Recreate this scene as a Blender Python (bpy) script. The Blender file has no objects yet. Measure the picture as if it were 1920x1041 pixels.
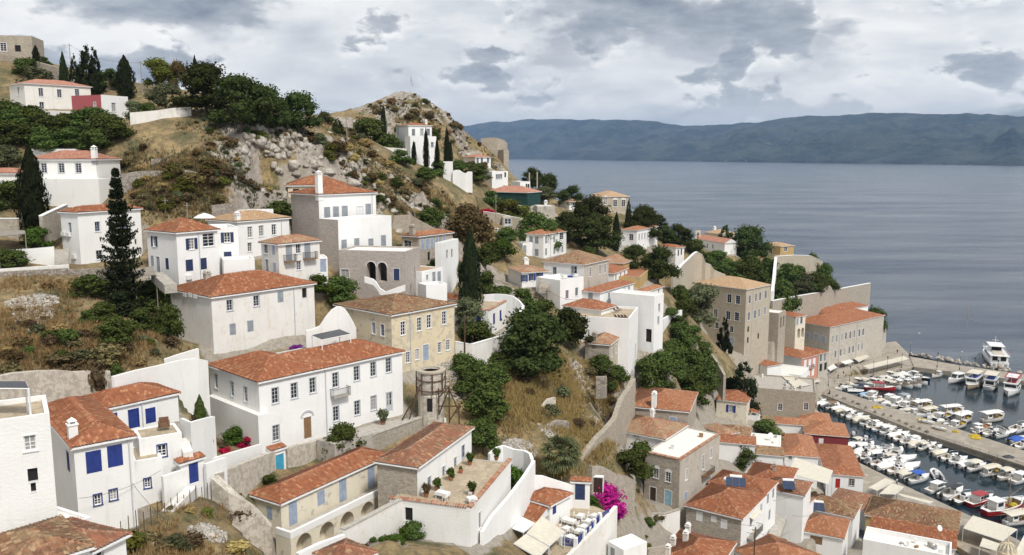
import bpy, math, random
import numpy as np
from mathutils import Vector, noise as mnoise
random.seed(7); np.random.seed(7)
sc = bpy.context.scene
COL = sc.collection
# ------------------------------------------------------------------ camera
F = 1600.0; CH = 80.0; PITCH = math.atan((520.5-288.0)/F)
SP, CP = math.sin(PITCH), math.cos(PITCH)
cam = bpy.data.cameras.new('camera'); cam.sensor_width = 36; cam.lens = 36*F/1920
cam.clip_start = 1; cam.clip_end = 40000
camo = bpy.data.objects.new('camera', cam); COL.objects.link(camo)
camo.location = (0, 0, CH); camo.rotation_euler = (math.radians(90)-PITCH, 0, 0)
sc.camera = camo
# ------------------------------------------------------------------ sky and sun
SUN_AZ, SUN_EL = math.radians(148), math.radians(52)      # azimuth clockwise from +Y (view direction)
w = bpy.data.worlds.new('World'); sc.world = w; w.use_nodes = True
nt = w.node_tree; N = nt.nodes; LK = nt.links; N.clear()
def wn(t, **k):
    n = N.new(t)
    for a, b in k.items(): setattr(n, a, b)
    return n
out = wn('ShaderNodeOutputWorld'); bg = wn('ShaderNodeBackground'); bg2 = wn('ShaderNodeBackground')
sky = wn('ShaderNodeTexSky', sky_type='NISHITA'); sky.sun_disc = False
sky.sun_elevation = SUN_EL; sky.sun_rotation = SUN_AZ; sky.dust_density = 2.0
bg.inputs['Strength'].default_value = 0.09
LK.new(sky.outputs[0], bg.inputs['Color'])
tc = wn('ShaderNodeTexCoord')
def wnoise(scale, det, rough, sz, off=(0, 0, 0), dist=0.0):
    m = wn('ShaderNodeMapping'); m.inputs['Scale'].default_value = (1, 1, sz); m.inputs['Location'].default_value = off
    LK.new(tc.outputs['Generated'], m.inputs['Vector'])
    n = wn('ShaderNodeTexNoise'); n.inputs['Scale'].default_value = scale; n.inputs['Detail'].default_value = det
    n.inputs['Roughness'].default_value = rough; n.inputs['Distortion'].default_value = dist
    LK.new(m.outputs[0], n.inputs['Vector']); return n.outputs['Fac']
def wramp(src, pts):
    r = wn('ShaderNodeValToRGB'); cr = r.color_ramp
    while len(cr.elements) < len(pts): cr.elements.new(0.5)
    for e, (p, c) in zip(cr.elements, pts):
        e.position = p; e.color = (c, c, c, 1) if not isinstance(c, tuple) else (*c, 1)
    LK.new(src, r.inputs[0]); return r.outputs[0]
def wmix(f, a, b, bt='MIX'):
    m = wn('ShaderNodeMix', data_type='RGBA', blend_type=bt)
    for s, v in ((0, f), (6, a), (7, b)):
        if hasattr(v, 'is_linked') or hasattr(v, 'links'): LK.new(v, m.inputs[s])
        elif isinstance(v, tuple): m.inputs[s].default_value = (*v, 1)
        else: m.inputs[s].default_value = v
    return m.outputs[2]
# a bright veil of stratus with soft banding
veil = wmix(wramp(wnoise(5.0, 7, 0.55, 3.2, (3.1, 0.2, 0.4), 0.25), [(0.36, 0.0), (0.62, 1.0)]), (0.50, 0.525, 0.555), (0.82, 0.81, 0.79))
# darker cumulus bases: large banks, and small ragged puffs
bank = wramp(wnoise(4.2, 9, 0.54, 2.4, (0.35, 1.9, -0.27), 0.12), [(0.505, 0.0), (0.555, 0.8), (0.61, 1.0)])
puff = wramp(wnoise(10.0, 9, 0.54, 1.9, (5.2, 4.4, 1.7), 0.15), [(0.56, 0.0), (0.60, 0.75), (0.68, 0.95)])
edge = wramp(wnoise(10.0, 9, 0.54, 1.9, (5.2, 4.4, 1.71), 0.15), [(0.53, 0.0), (0.60, 1.0)])
veil = wmix(edge, veil, wmix(0.5, veil, (0.98, 0.965, 0.92)))
dark = wmix(wramp(wnoise(11, 8, 0.6, 3, (1, 7, 3)), [(0.35, 0.0), (0.65, 1.0)]), (0.20, 0.225, 0.27), (0.40, 0.425, 0.455))
sepz = wn('ShaderNodeSeparateXYZ'); LK.new(tc.outputs['Generated'], sepz.inputs[0])
hi = wramp(sepz.outputs[2], [(0.05, 0.0), (0.14, 1.0)])          # banks stand well above the horizon, as in view
bk = wn('ShaderNodeMath', operation='MULTIPLY'); LK.new(bank, bk.inputs[0]); LK.new(hi, bk.inputs[1])
pf = wn('ShaderNodeMath', operation='MULTIPLY'); LK.new(puff, pf.inputs[0]); LK.new(wramp(sepz.outputs[2], [(0.02, 0.0), (0.07, 1.0)]), pf.inputs[1])
cl = wmix(bk.outputs[0], wmix(pf.outputs[0], veil, dark), dark)
LK.new(cl, bg2.inputs['Color']); bg2.inputs['Strength'].default_value = 1.0
gap = wramp(wnoise(4.2, 7, 0.55, 4.0, (8.0, 2.0, 5.0), 0.3), [(0.27, 0.0), (0.36, 1.0)])
ms = wn('ShaderNodeMixShader'); LK.new(gap, ms.inputs[0]); LK.new(bg.outputs[0], ms.inputs[1]); LK.new(bg2.outputs[0], ms.inputs[2])
LK.new(ms.outputs[0], out.inputs['Surface'])
sl = bpy.data.lights.new('sun', 'SUN'); sl.energy = 2.6; sl.angle = math.radians(10); sl.color = (1.0, 0.955, 0.89)
so = bpy.data.objects.new('sun', sl); COL.objects.link(so)
so.rotation_euler = (math.radians(90)-SUN_EL, 0, math.pi-SUN_AZ)
sc.view_settings.view_transform = 'Standard'; sc.view_settings.look = 'None'
sc.view_settings.gamma = 1; sc.view_settings.exposure = 0.42; sc.view_settings.use_curve_mapping = False
sc.cycles.max_bounces = 5; sc.cycles.diffuse_bounces = 2; sc.cycles.glossy_bounces = 2; sc.cycles.transmission_bounces = 2
sc.cycles.volume_bounces = 0; sc.cycles.transparent_max_bounces = 4
# ------------------------------------------------------------------ pixels and points
def P(px, py, d):
    a = (px-960)/F; b = (520.5-py)/F
    return Vector((d*a, d*(CP+b*SP), CH+d*(-SP+b*CP)))
def PZ(px, py, z):                                   # where a pixel's ray meets the height z
    b = (520.5-py)/F
    return P(px, py, (z-CH)/(-SP+b*CP))
def proj(p):
    x, y, z = p[0], p[1], p[2]-CH
    dep = y*CP-z*SP
    return 960+F*x/dep, 520.5-F*(y*SP+z*CP)/dep, dep
def zat(x, y, py):                                   # height at plan position x,y seen in row py
    v = (520.5-py)/F
    return CH+y*(v*CP-SP)/(CP+v*SP)
K = 400/1735.0
class Crop:
    def __init__(s, ox, oy): s.o = (ox, oy)
    def __call__(s, p): return (s.o[0]+p[0]*K, s.o[1]+p[1]*K)
A1, A2, A3, A4, A5, A6, A7 = Crop(0, 50), Crop(380, 50), Crop(640, 140), Crop(0, 260), Crop(260, 320), Crop(520, 310), Crop(0, 480)
B1, B2, B3, B4, B5, B6, B7, B8 = Crop(860, 300), Crop(1200, 380), Crop(0, 690), Crop(320, 490), Crop(380, 620), Crop(600, 530), Crop(920, 460), Crop(1200, 500)
C1, C2, C3, C4, C5, C6, C7, C8 = Crop(0, 801), Crop(380, 801), Crop(700, 780), Crop(800, 640), Crop(1140, 680), Crop(880, 801), Crop(1200, 801), Crop(1520, 801)
D1, D2 = Crop(1520, 580), Crop(1380, 620)
# ------------------------------------------------------------------ materials
MATS = {}
class NT:
    def __init__(s, name):
        m = bpy.data.materials.new(name); m.use_nodes = True; s.m = m; s.t = m.node_tree; s.t.nodes.clear()
        s.out = s.n('ShaderNodeOutputMaterial'); s.b = s.n('ShaderNodeBsdfPrincipled'); s.l(s.b.outputs[0], s.out.inputs[0])
        MATS[name] = m
    def n(s, t, **k):
        x = s.t.nodes.new(t)
        for a, b in k.items(): setattr(x, a, b)
        return x
    def l(s, a, b): s.t.links.new(a, b)
    def set(s, **k):
        for a, b in k.items():
            i = s.b.inputs[a.replace('_', ' ')]
            if isinstance(b, tuple): i.default_value = (*b, 1)
            elif isinstance(b, (int, float)): i.default_value = b
            else: s.l(b, i)
    def pos(s, scale=(1, 1, 1), rot=0.0):
        g = s.n('ShaderNodeNewGeometry'); m = s.n('ShaderNodeMapping'); m.inputs['Scale'].default_value = scale
        m.inputs['Rotation'].default_value = (0, 0, rot)
        s.l(g.outputs['Position'], m.inputs['Vector']); return m.outputs[0]
    def noise(s, vec, scale, det=4, rough=0.55, dist=0.0):
        n = s.n('ShaderNodeTexNoise'); n.inputs['Scale'].default_value = scale; n.inputs['Detail'].default_value = det
        n.inputs['Roughness'].default_value = rough; n.inputs['Distortion'].default_value = dist; s.l(vec, n.inputs['Vector']); return n.outputs['Fac']
    def ramp(s, src, *pts):
        r = s.n('ShaderNodeValToRGB'); cr = r.color_ramp
        while len(cr.elements) < len(pts): cr.elements.new(0.5)
        for e, (p, c) in zip(cr.elements, pts):
            e.position = p; e.color = (c, c, c, 1) if not isinstance(c, tuple) else (*c, 1)
        s.l(src, r.inputs[0]); return r.outputs[0]
    def mix(s, f, a, b, bt='MIX'):
        m = s.n('ShaderNodeMix', data_type='RGBA', blend_type=bt)
        for k, v in ((0, f), (6, a), (7, b)):
            if isinstance(v, tuple): m.inputs[k].default_value = (*v, 1)
            elif isinstance(v, (int, float)): m.inputs[k].default_value = v
            else: s.l(v, m.inputs[k])
        return m.outputs[2]
    def math(s, op, a, b=0.0):
        m = s.n('ShaderNodeMath', operation=op)
        for k, v in ((0, a), (1, b)):
            if isinstance(v, (int, float)): m.inputs[k].default_value = v
            else: s.l(v, m.inputs[k])
        return m.outputs[0]
    def bump(s, h, strength=0.3, dist=0.05):
        b = s.n('ShaderNodeBump'); b.inputs['Strength'].default_value = strength; b.inputs['Distance'].default_value = dist
        s.l(h, b.inputs['Height']); s.l(b.outputs[0], s.b.inputs['Normal'])
    def attr(s, nm): a = s.n('ShaderNodeAttribute', attribute_name=nm); return a
def plain(name, col, rough=0.6, metal=0.0, var=0.12):
    t = NT(name); v = t.noise(t.pos(), 1.7, 5)
    d = tuple(c*(1-var*1.6) for c in col); l = tuple(min(1, c*(1+var)) for c in col)
    t.set(Base_Color=t.ramp(v, (0.3, d), (0.7, l)), Roughness=rough, Metallic=metal); return t.m
def plaster(name, col, dirt=(0.45, 0.40, 0.33), amount=0.35, rough=0.25, patch=None, pamt=0.0, psc=0.9):
    t = NT(name)
    broad = t.noise(t.pos(), 0.35, 5, 0.6); streak = t.noise(t.pos((1.6, 1.6, 0.22)), 1.1, 6, 0.65)
    c = t.mix(t.ramp(broad, (0.35, 0.0), (0.75, amount)), col, tuple(x*0.82 for x in col))
    c = t.mix(t.ramp(streak, (0.54, 0.0), (0.78, amount)), c, dirt)
    if patch:
        pn = t.noise(t.pos(), psc, 8, 0.66, 0.3)
        c = t.mix(t.ramp(pn, (0.60-pamt*0.2, 0.0), (0.66-pamt*0.2, 0.8)), c, patch)
    t.set(Base_Color=c, Roughness=0.85)
    fine = t.math('ADD', t.noise(t.pos((1, 1, 1.8)), 3.2, 5, 0.6), t.math('MULTIPLY', t.noise(t.pos(), 14, 3), 0.35))
    t.bump(fine, rough, 0.06); return t.m
def stone(name, c1, c2, mortar, scale=2.4, zsq=1.7, mort=0.05):
    t = NT(name)
    v = t.n('ShaderNodeTexVoronoi'); v.inputs['Scale'].default_value = scale; t.l(t.pos((1, 1, zsq)), v.inputs['Vector'])
    e = t.n('ShaderNodeTexVoronoi', feature='DISTANCE_TO_EDGE'); e.inputs['Scale'].default_value = scale; t.l(t.pos((1, 1, zsq)), e.inputs['Vector'])
    sp = t.n('ShaderNodeSeparateColor'); t.l(v.outputs['Color'], sp.inputs[0])
    c = t.mix(sp.outputs[0], c1, c2)
    c = t.mix(t.ramp(t.noise(t.pos(), 0.4, 5), (0.4, 0.0), (0.75, 0.45)), c, tuple(x*0.7 for x in c1))
    c = t.mix(t.ramp(e.outputs['Distance'], (0.0, 1.0), (mort, 0.0)), c, mortar)
    t.set(Base_Color=c, Roughness=0.9)
    t.bump(t.math('ADD', t.ramp(e.outputs['Distance'], (0.0, 0.0), (0.12, 1.0)), t.noise(t.pos(), 6, 4)), 0.5, 0.05); return t.m
def tiles(name, c1, c2, c3, old=0.3, lichen=(0.34, 0.27, 0.17)):
    t = NT(name); a = t.attr('st')
    s = t.n('ShaderNodeVectorMath', operation='DIVIDE'); s.inputs[1].default_value = (0.27, 0.42, 1); t.l(a.outputs['Vector'], s.inputs[0])
    f = t.n('ShaderNodeVectorMath', operation='FLOOR'); t.l(s.outputs[0], f.inputs[0])
    wn_ = t.n('ShaderNodeTexWhiteNoise'); t.l(f.outputs[0], wn_.inputs['Vector'])
    c = t.mix(wn_.outputs['Value'], c1, c2)
    c = t.mix(t.ramp(wn_.outputs['Value'], (0.86, 0.0), (0.9, 1.0)), c, c3)
    c = t.mix(t.ramp(t.noise(t.pos(), 0.55, 7, 0.7), (0.62-old*0.35, 0.0), (0.72-old*0.2, min(1, 0.35+old))), c, lichen)
    c = t.mix(t.ramp(t.noise(t.pos((1, 1, 2)), 1.5, 6, 0.75), (0.52, 0.0), (0.66, 0.15+old*1.2)), c, c3)
    c = t.mix(t.ramp(t.noise(t.pos(), 2.3, 5, 0.7), (0.5, 0.0), (0.8, 0.25+old*0.5)), c, tuple(x*0.45 for x in c1))
    t.set(Base_Color=c, Roughness=0.85)
    sx = t.n('ShaderNodeSeparateXYZ'); t.l(s.outputs[0], sx.inputs[0])
    col = t.math('ABSOLUTE', t.math('SINE', t.math('MULTIPLY', sx.outputs[0], math.pi)))
    t.bump(t.math('ADD', col, t.math('MULTIPLY', t.math('FRACT', sx.outputs[1]), -0.4)), 0.45, 0.06); return t.m
plaster('white', (0.85, 0.847, 0.835), (0.60, 0.57, 0.51), 0.42, 0.4)
plaster('white_rough', (0.83, 0.825, 0.80), (0.55, 0.50, 0.42), 0.34, 0.5)
plaster('white_stained', (0.80, 0.78, 0.74), (0.56, 0.48, 0.38), 0.6, 0.5, (0.70, 0.64, 0.55), 0.2)
plaster('cream', (0.68, 0.59, 0.43), (0.42, 0.34, 0.25), 0.5, 0.35, (0.36, 0.33, 0.29), 0.25)
plaster('cream_pale', (0.74, 0.68, 0.55), (0.50, 0.43, 0.33), 0.5, 0.4, (0.42, 0.39, 0.35), 0.12)
plaster('yellow_wash', (0.70, 0.60, 0.42), (0.44, 0.38, 0.30), 0.55, 0.35, (0.50, 0.44, 0.35), 0.45)
plaster('ochre', (0.52, 0.36, 0.14), (0.34, 0.26, 0.16), 0.6, 0.35, (0.36, 0.30, 0.22), 0.4)
plaster('rose', (0.42, 0.10, 0.11), (0.3, 0.1, 0.1), 0.3)
plaster('maroon', (0.20, 0.028, 0.032), (0.15, 0.05, 0.05), 0.3)
plaster('salmon', (0.56, 0.25, 0.18), (0.4, 0.25, 0.2), 0.4)
plaster('tan_wash', (0.47, 0.415, 0.33), (0.33, 0.28, 0.22), 0.55, 0.5, (0.40, 0.34, 0.26), 0.35)
plaster('grey_wash', (0.50, 0.46, 0.395), (0.3, 0.27, 0.23), 0.5, 0.4, (0.38, 0.34, 0.29), 0.3)
plaster('old_plaster', (0.60, 0.55, 0.47), (0.34, 0.30, 0.25), 0.8, 0.8, (0.39, 0.345, 0.285), 0.6, 1.7)
stone('stone', (0.46, 0.41, 0.34), (0.30, 0.262, 0.215), (0.46, 0.415, 0.35), 2.3)
stone('stone_warm', (0.44, 0.385, 0.31), (0.31, 0.265, 0.21), (0.45, 0.40, 0.33), 2.2)
stone('stone_pink', (0.50, 0.445, 0.405), (0.37, 0.325, 0.29), (0.50, 0.45, 0.41), 2.6, 2.0)
stone('rubble', (0.46, 0.42, 0.37), (0.22, 0.18, 0.15), (0.13, 0.105, 0.085), 2.6, 1.5, 0.09)
stone('flags', (0.50, 0.41, 0.29), (0.38, 0.31, 0.215), (0.24, 0.19, 0.14), 1.1, 1.0, 0.03)
stone('quay_stone', (0.40, 0.355, 0.29), (0.29, 0.255, 0.21), (0.22, 0.19, 0.155), 0.55, 1.0, 0.02)
tiles('tile_red', (0.335, 0.120, 0.052), (0.205, 0.070, 0.032), (0.43, 0.21, 0.11), 0.24, (0.34, 0.195, 0.10))
tiles('tile_orange', (0.385, 0.158, 0.074), (0.26, 0.10, 0.048), (0.46, 0.24, 0.135), 0.28, (0.38, 0.24, 0.13))
tiles('tile_pink', (0.44, 0.20, 0.135), (0.36, 0.15, 0.10), (0.50, 0.27, 0.19), 0.2)
tiles('tile_old', (0.29, 0.135, 0.07), (0.12, 0.062, 0.038), (0.45, 0.31, 0.18), 0.5, (0.25, 0.18, 0.095))
tiles('tile_mixed', (0.32, 0.125, 0.068), (0.17, 0.08, 0.048), (0.40, 0.25, 0.15), 0.42, (0.19, 0.135, 0.075))
tiles('tile_tan', (0.46, 0.30, 0.17), (0.36, 0.225, 0.125), (0.54, 0.38, 0.24), 0.35, (0.40, 0.31, 0.20))
tiles('tile_brown', (0.36, 0.175, 0.10), (0.26, 0.125, 0.07), (0.48, 0.29, 0.18), 0.5, (0.38, 0.30, 0.19))
plain('ridge', (0.43, 0.215, 0.135), 0.85); plain('ridge_old', (0.40, 0.28, 0.19), 0.85)
plain('trim', (0.76, 0.76, 0.76), 0.6, var=0.05); plain('frame_grey', (0.52, 0.54, 0.57), 0.6, var=0.06)
plain('frame_white', (0.78, 0.78, 0.78), 0.5, var=0.04); plain('blue', (0.022, 0.045, 0.23), 0.5, var=0.15)
plain('navy', (0.025, 0.04, 0.11), 0.5); plain('lavender', (0.33, 0.39, 0.50), 0.6); plain('grey_shutter', (0.30, 0.33, 0.36), 0.6)
plain('pale_blue', (0.40, 0.47, 0.56), 0.6); plain('turquoise', (0.055, 0.34, 0.52), 0.55); plain('sky_blue', (0.30, 0.52, 0.62), 0.55)
plain('lilac', (0.40, 0.43, 0.62), 0.6); plain('wood', (0.26, 0.15, 0.07), 0.6); plain('dark_wood', (0.055, 0.03, 0.02), 0.6)
plain('brown_shutter', (0.23, 0.14, 0.07), 0.6); plain('red_paint', (0.42, 0.02, 0.02), 0.5); plain('teal', (0.03, 0.10, 0.11), 0.6)
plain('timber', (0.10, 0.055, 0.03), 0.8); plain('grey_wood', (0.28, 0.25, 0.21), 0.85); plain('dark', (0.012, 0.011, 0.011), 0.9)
plain('iron', (0.05, 0.05, 0.055), 0.5); plain('canvas', (0.62, 0.58, 0.48), 0.8, var=0.07); plain('canvas_white', (0.76, 0.75, 0.72), 0.8, var=0.05)
plain('slate', (0.07, 0.075, 0.085), 0.6); plain('net', (0.008, 0.05, 0.045), 0.8, var=0.4); plain('roof_white', (0.76, 0.74, 0.69), 0.85, var=0.05)
plain('concrete', (0.44, 0.41, 0.36), 0.9, var=0.15); plain('pot', (0.34, 0.14, 0.07), 0.8); plain('rattan', (0.17, 0.09, 0.05), 0.8)
plain('gel', (0.78, 0.78, 0.77), 0.3, var=0.05); plain('gel_cream', (0.66, 0.62, 0.53), 0.35, var=0.06); plain('deck', (0.36, 0.29, 0.20), 0.7)
plain('boat_blue', (0.02, 0.09, 0.40), 0.45); plain('boat_red', (0.36, 0.022, 0.025), 0.4); plain('boat_navy', (0.015, 0.025, 0.07), 0.4)
plain('motor', (0.02, 0.02, 0.022), 0.35); plain('rubber', (0.10, 0.105, 0.115), 0.6); plain('net_yellow', (0.50, 0.36, 0.03), 0.9, var=0.4)
plain('orange', (0.55, 0.14, 0.03), 0.6); plain('steel', (0.45, 0.46, 0.47), 0.35, 0.8); plain('boat_lightblue', (0.30, 0.46, 0.60), 0.45)
plain('skin', (0.45, 0.27, 0.19), 0.6); plain('cloth_dark', (0.03, 0.03, 0.04), 0.9); plain('cloth_light', (0.5, 0.5, 0.52), 0.9)
t = NT('glass'); oi = t.n('ShaderNodeObjectInfo'); t.set(Base_Color=t.mix(t.ramp(oi.outputs['Random'], (0.70, 0.0), (0.86, 0.9)), (0.020, 0.023, 0.030), (0.36, 0.35, 0.33)), Roughness=0.12); t.b.inputs['Specular IOR Level'].default_value = 0.45
t = NT('solar'); t.set(Base_Color=(0.035, 0.055, 0.10), Roughness=0.15)
def leafm(name, dark, light, brown=None, tr=0.18):
    t = NT(name); oi = t.n('ShaderNodeObjectInfo')
    n1 = t.noise(t.pos(), 0.55, 4, 0.6); n2 = t.noise(t.pos(), 3.5, 3, 0.6)
    c = t.mix(t.ramp(n2, (0.32, 0.0), (0.70, 1.0)), dark, light)
    if brown: c = t.mix(t.ramp(n1, (0.5, 0.0), (0.68, 0.75)), c, brown)
    h = t.n('ShaderNodeHueSaturation'); t.l(c, h.inputs['Color'])
    t.l(t.math('ADD', t.math('MULTIPLY', oi.outputs['Random'], 0.05), 0.472), h.inputs['Hue'])
    t.l(t.math('ADD', t.math('MULTIPLY', oi.outputs['Random'], 0.75), 0.65), h.inputs['Value'])
    t.t.nodes.remove(t.b); d = t.n('ShaderNodeBsdfDiffuse'); tl = t.n('ShaderNodeBsdfTranslucent'); m = t.n('ShaderNodeMixShader'); m.inputs[0].default_value = tr
    for x in (d, tl): t.l(h.outputs[0], x.inputs['Color'])
    t.l(d.outputs[0], m.inputs[1]); t.l(tl.outputs[0], m.inputs[2]); t.l(m.outputs[0], t.out.inputs[0]); return t.m
leafm('pine', (0.016, 0.028, 0.009), (0.088, 0.108, 0.034)); leafm('cypress', (0.013, 0.020, 0.010), (0.036, 0.046, 0.020))
leafm('leaf', (0.028, 0.047, 0.012), (0.125, 0.160, 0.045)); leafm('olive', (0.060, 0.072, 0.036), (0.165, 0.175, 0.092))
leafm('yellowgreen', (0.07, 0.085, 0.018), (0.17, 0.18, 0.04)); leafm('brownleaf', (0.085, 0.062, 0.028), (0.17, 0.13, 0.055))
leafm('dryshrub', (0.075, 0.060, 0.032), (0.185, 0.145, 0.075), (0.25, 0.185, 0.085)); leafm('straw', (0.27, 0.19, 0.075), (0.48, 0.36, 0.17), None, 0.3)
leafm('magenta', (0.24, 0.01, 0.15), (0.46, 0.025, 0.30)); leafm('crimson', (0.22, 0.01, 0.05), (0.38, 0.02, 0.09)); leafm('purple', (0.16, 0.02, 0.22), (0.30, 0.05, 0.36))
leafm('palm', (0.085, 0.105, 0.045), (0.23, 0.26, 0.13)); leafm('agave', (0.11, 0.15, 0.12), (0.20, 0.25, 0.20)); leafm('garden', (0.03, 0.06, 0.012), (0.10, 0.16, 0.03))
plain('bark', (0.12, 0.09, 0.065), 0.9); plain('bark_pale', (0.22, 0.18, 0.14), 0.9)
# ------------------------------------------------------------------ mesh helpers
def M(n): return MATS[n]
def link(o, parent=None):
    COL.objects.link(o)
    if parent is not None: o.parent = parent
    return o
def tag(o, label, cat, group=None):
    o['label'] = label; o['category'] = cat; o['kind'] = 'thing'
    if group: o['group'] = group
    return o
def empty(name, loc, rz=0.0):
    o = bpy.data.objects.new(name, None); o.empty_display_size = 0.5
    o.location = loc; o.rotation_euler = (0, 0, rz); COL.objects.link(o); return o
class MB:
    def __init__(s): s.v = []; s.f = []; s.mi = []; s.mats = []
    def mat(s, m):
        if m not in s.mats: s.mats.append(m)
        return s.mats.index(m)
    def add(s, vs, fs, m='trim'):
        b = len(s.v); i = s.mat(m); s.v += [tuple(x) for x in vs]
        for f in fs: s.f.append([b+k for k in f]); s.mi.append(i)
        return s
    def box(s, x0, x1, y0, y1, z0, z1, m='trim'):
        return s.add([(x0, y0, z0), (x1, y0, z0), (x1, y1, z0), (x0, y1, z0), (x0, y0, z1), (x1, y0, z1), (x1, y1, z1), (x0, y1, z1)],
                     [(0, 3, 2, 1), (4, 5, 6, 7), (0, 1, 5, 4), (1, 2, 6, 5), (2, 3, 7, 6), (3, 0, 4, 7)], m)
    def prism(s, pts, z0, z1, m='trim'):                       # plan polygon, z may be lists
        n = len(pts); a = z0 if isinstance(z0, (list, tuple)) else [z0]*n; b = z1 if isinstance(z1, (list, tuple)) else [z1]*n
        vs = [(p[0], p[1], a[i]) for i, p in enumerate(pts)]+[(p[0], p[1], b[i]) for i, p in enumerate(pts)]
        return s.add(vs, [list(range(n))[::-1], list(range(n, 2*n))]+[(i, (i+1) % n, n+(i+1) % n, n+i) for i in range(n)], m)
    def slab(s, pts, y0, y1, m='trim'):                        # outline in x,z pushed through y
        n = len(pts); vs = [(p[0], y0, p[1]) for p in pts]+[(p[0], y1, p[1]) for p in pts]
        return s.add(vs, [list(range(n)), list(range(n, 2*n))[::-1]]+[(i, n+i, n+(i+1) % n, (i+1) % n) for i in range(n)], m)
    def tube(s, pts, r, m='iron', k=5, r2=None):
        pts = [Vector(p) for p in pts]; n = len(pts); b = len(s.v); rings = []
        for i, p in enumerate(pts):
            d = (pts[min(i+1, n-1)]-pts[max(i-1, 0)]).normalized()
            u = d.cross(Vector((0, 0, 1))); u = u.normalized() if u.length > 1e-4 else Vector((1, 0, 0)); w_ = d.cross(u)
            rr = r if r2 is None else r+(r2-r)*i/(n-1)
            rings += [tuple(p+u*math.cos(2*math.pi*j/k)*rr+w_*math.sin(2*math.pi*j/k)*rr) for j in range(k)]
        fs = [(i*k+j, i*k+(j+1) % k, (i+1)*k+(j+1) % k, (i+1)*k+j) for i in range(n-1) for j in range(k)]
        return s.add(rings, fs+[list(range(k)), list(range((n-1)*k, n*k))[::-1]], m)
    def lathe(s, prof, m='trim', k=10, cx=0, cy=0):
        vs = [(cx+r*math.cos(2*math.pi*j/k), cy+r*math.sin(2*math.pi*j/k), z) for r, z in prof for j in range(k)]
        n = len(prof)
        return s.add(vs, [(i*k+j, i*k+(j+1) % k, (i+1)*k+(j+1) % k, (i+1)*k+j) for i in range(n-1) for j in range(k)]+[list(range(k))[::-1], list(range((n-1)*k, n*k))], m)
    def mesh(s, name, smooth=False):
        me = bpy.data.meshes.new(name); me.from_pydata(s.v, [], s.f)
        for m in s.mats: me.materials.append(MATS[m])
        me.polygons.foreach_set('material_index', s.mi)
        if smooth: me.polygons.foreach_set('use_smooth', [True]*len(s.f))
        me.update(); return me
    def build(s, name, parent=None, smooth=False, loc=None, rz=0.0):
        o = bpy.data.objects.new(name, s.mesh(name, smooth)); link(o, parent)
        if loc is not None: o.location = loc
        o.rotation_euler = (0, 0, rz); return o
def npmesh(name, v, f, m, st=None, smooth=False):
    v = np.asarray(v, np.float32); f = np.asarray(f, np.int32); k = f.shape[1]
    me = bpy.data.meshes.new(name); me.vertices.add(len(v)); me.vertices.foreach_set('co', v.ravel())
    me.loops.add(f.size); me.loops.foreach_set('vertex_index', f.ravel())
    me.polygons.add(len(f)); me.polygons.foreach_set('loop_start', np.arange(0, f.size, k, dtype=np.int32))
    if smooth: me.polygons.foreach_set('use_smooth', np.ones(len(f), bool))
    me.materials.append(MATS[m])
    if st is not None:
        a = me.attributes.new('st', 'FLOAT_VECTOR', 'POINT'); q = np.zeros((len(v), 3), np.float32); q[:, :2] = st; a.data.foreach_set('vector', q.ravel())
    me.update(calc_edges=True); return me
def copy_tree(o, parent=None):
    c = o.copy(); COL.objects.link(c); c.parent = parent
    for ch in list(o.children): copy_tree(ch, c)
    return c
# ------------------------------------------------------------------ houses: solve plan from the photograph's corners
CTRL = []          # terrain control points (x, y, z)
FOOT = []          # footprints (matrix rows, a, b, zbase) for keeping terrain out of rooms
HOUSES = {}
def solve(o, C, L=None, R=None, d=100, base=None, h=None, yaw=None, a=None, b=None):
    c = o(C); Pc = P(c[0], c[1], d); dz = Pc.z-CH
    l = o(L) if L else None; r = o(R) if R else None
    def ext(dx, dy, px):
        k = (px-960)/F; q = dx-k*dy*CP
        return (k*(Pc.y*CP-dz*SP)-Pc.x)/q if abs(q) > 1e-6 else -1
    best = None
    for i in (range(-60, 181) if yaw is None else [yaw*2]):
        th = math.radians(i/2); u = (math.cos(th), math.sin(th)); v = (-u[1], u[0]); e = 0
        aa = ext(*u, r[0]) if r and a is None else a; bb = ext(*v, l[0]) if l and b is None else b
        if aa is None or bb is None or not (0.4 < aa < 70) or not (0.4 < bb < 70): continue
        if r: e += (proj((Pc.x+aa*u[0], Pc.y+aa*u[1], Pc.z))[1]-r[1])**2
        if l: e += (proj((Pc.x+bb*v[0], Pc.y+bb*v[1], Pc.z))[1]-l[1])**2
        if aa > 28 or bb > 28: e += 30
        if best is None or e < best[0]: best = (e, th, aa, bb)
    if best is None: raise RuntimeError('no plan for %s %s' % (C, d))
    if h is None: h = Pc.z-zat(Pc.x, Pc.y, o(base)[1])
    return dict(th=best[1], a=best[2], b=best[3], h=h, p=Vector((Pc.x, Pc.y, Pc.z-h)), err=best[0])
WCACHE = {}
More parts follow.
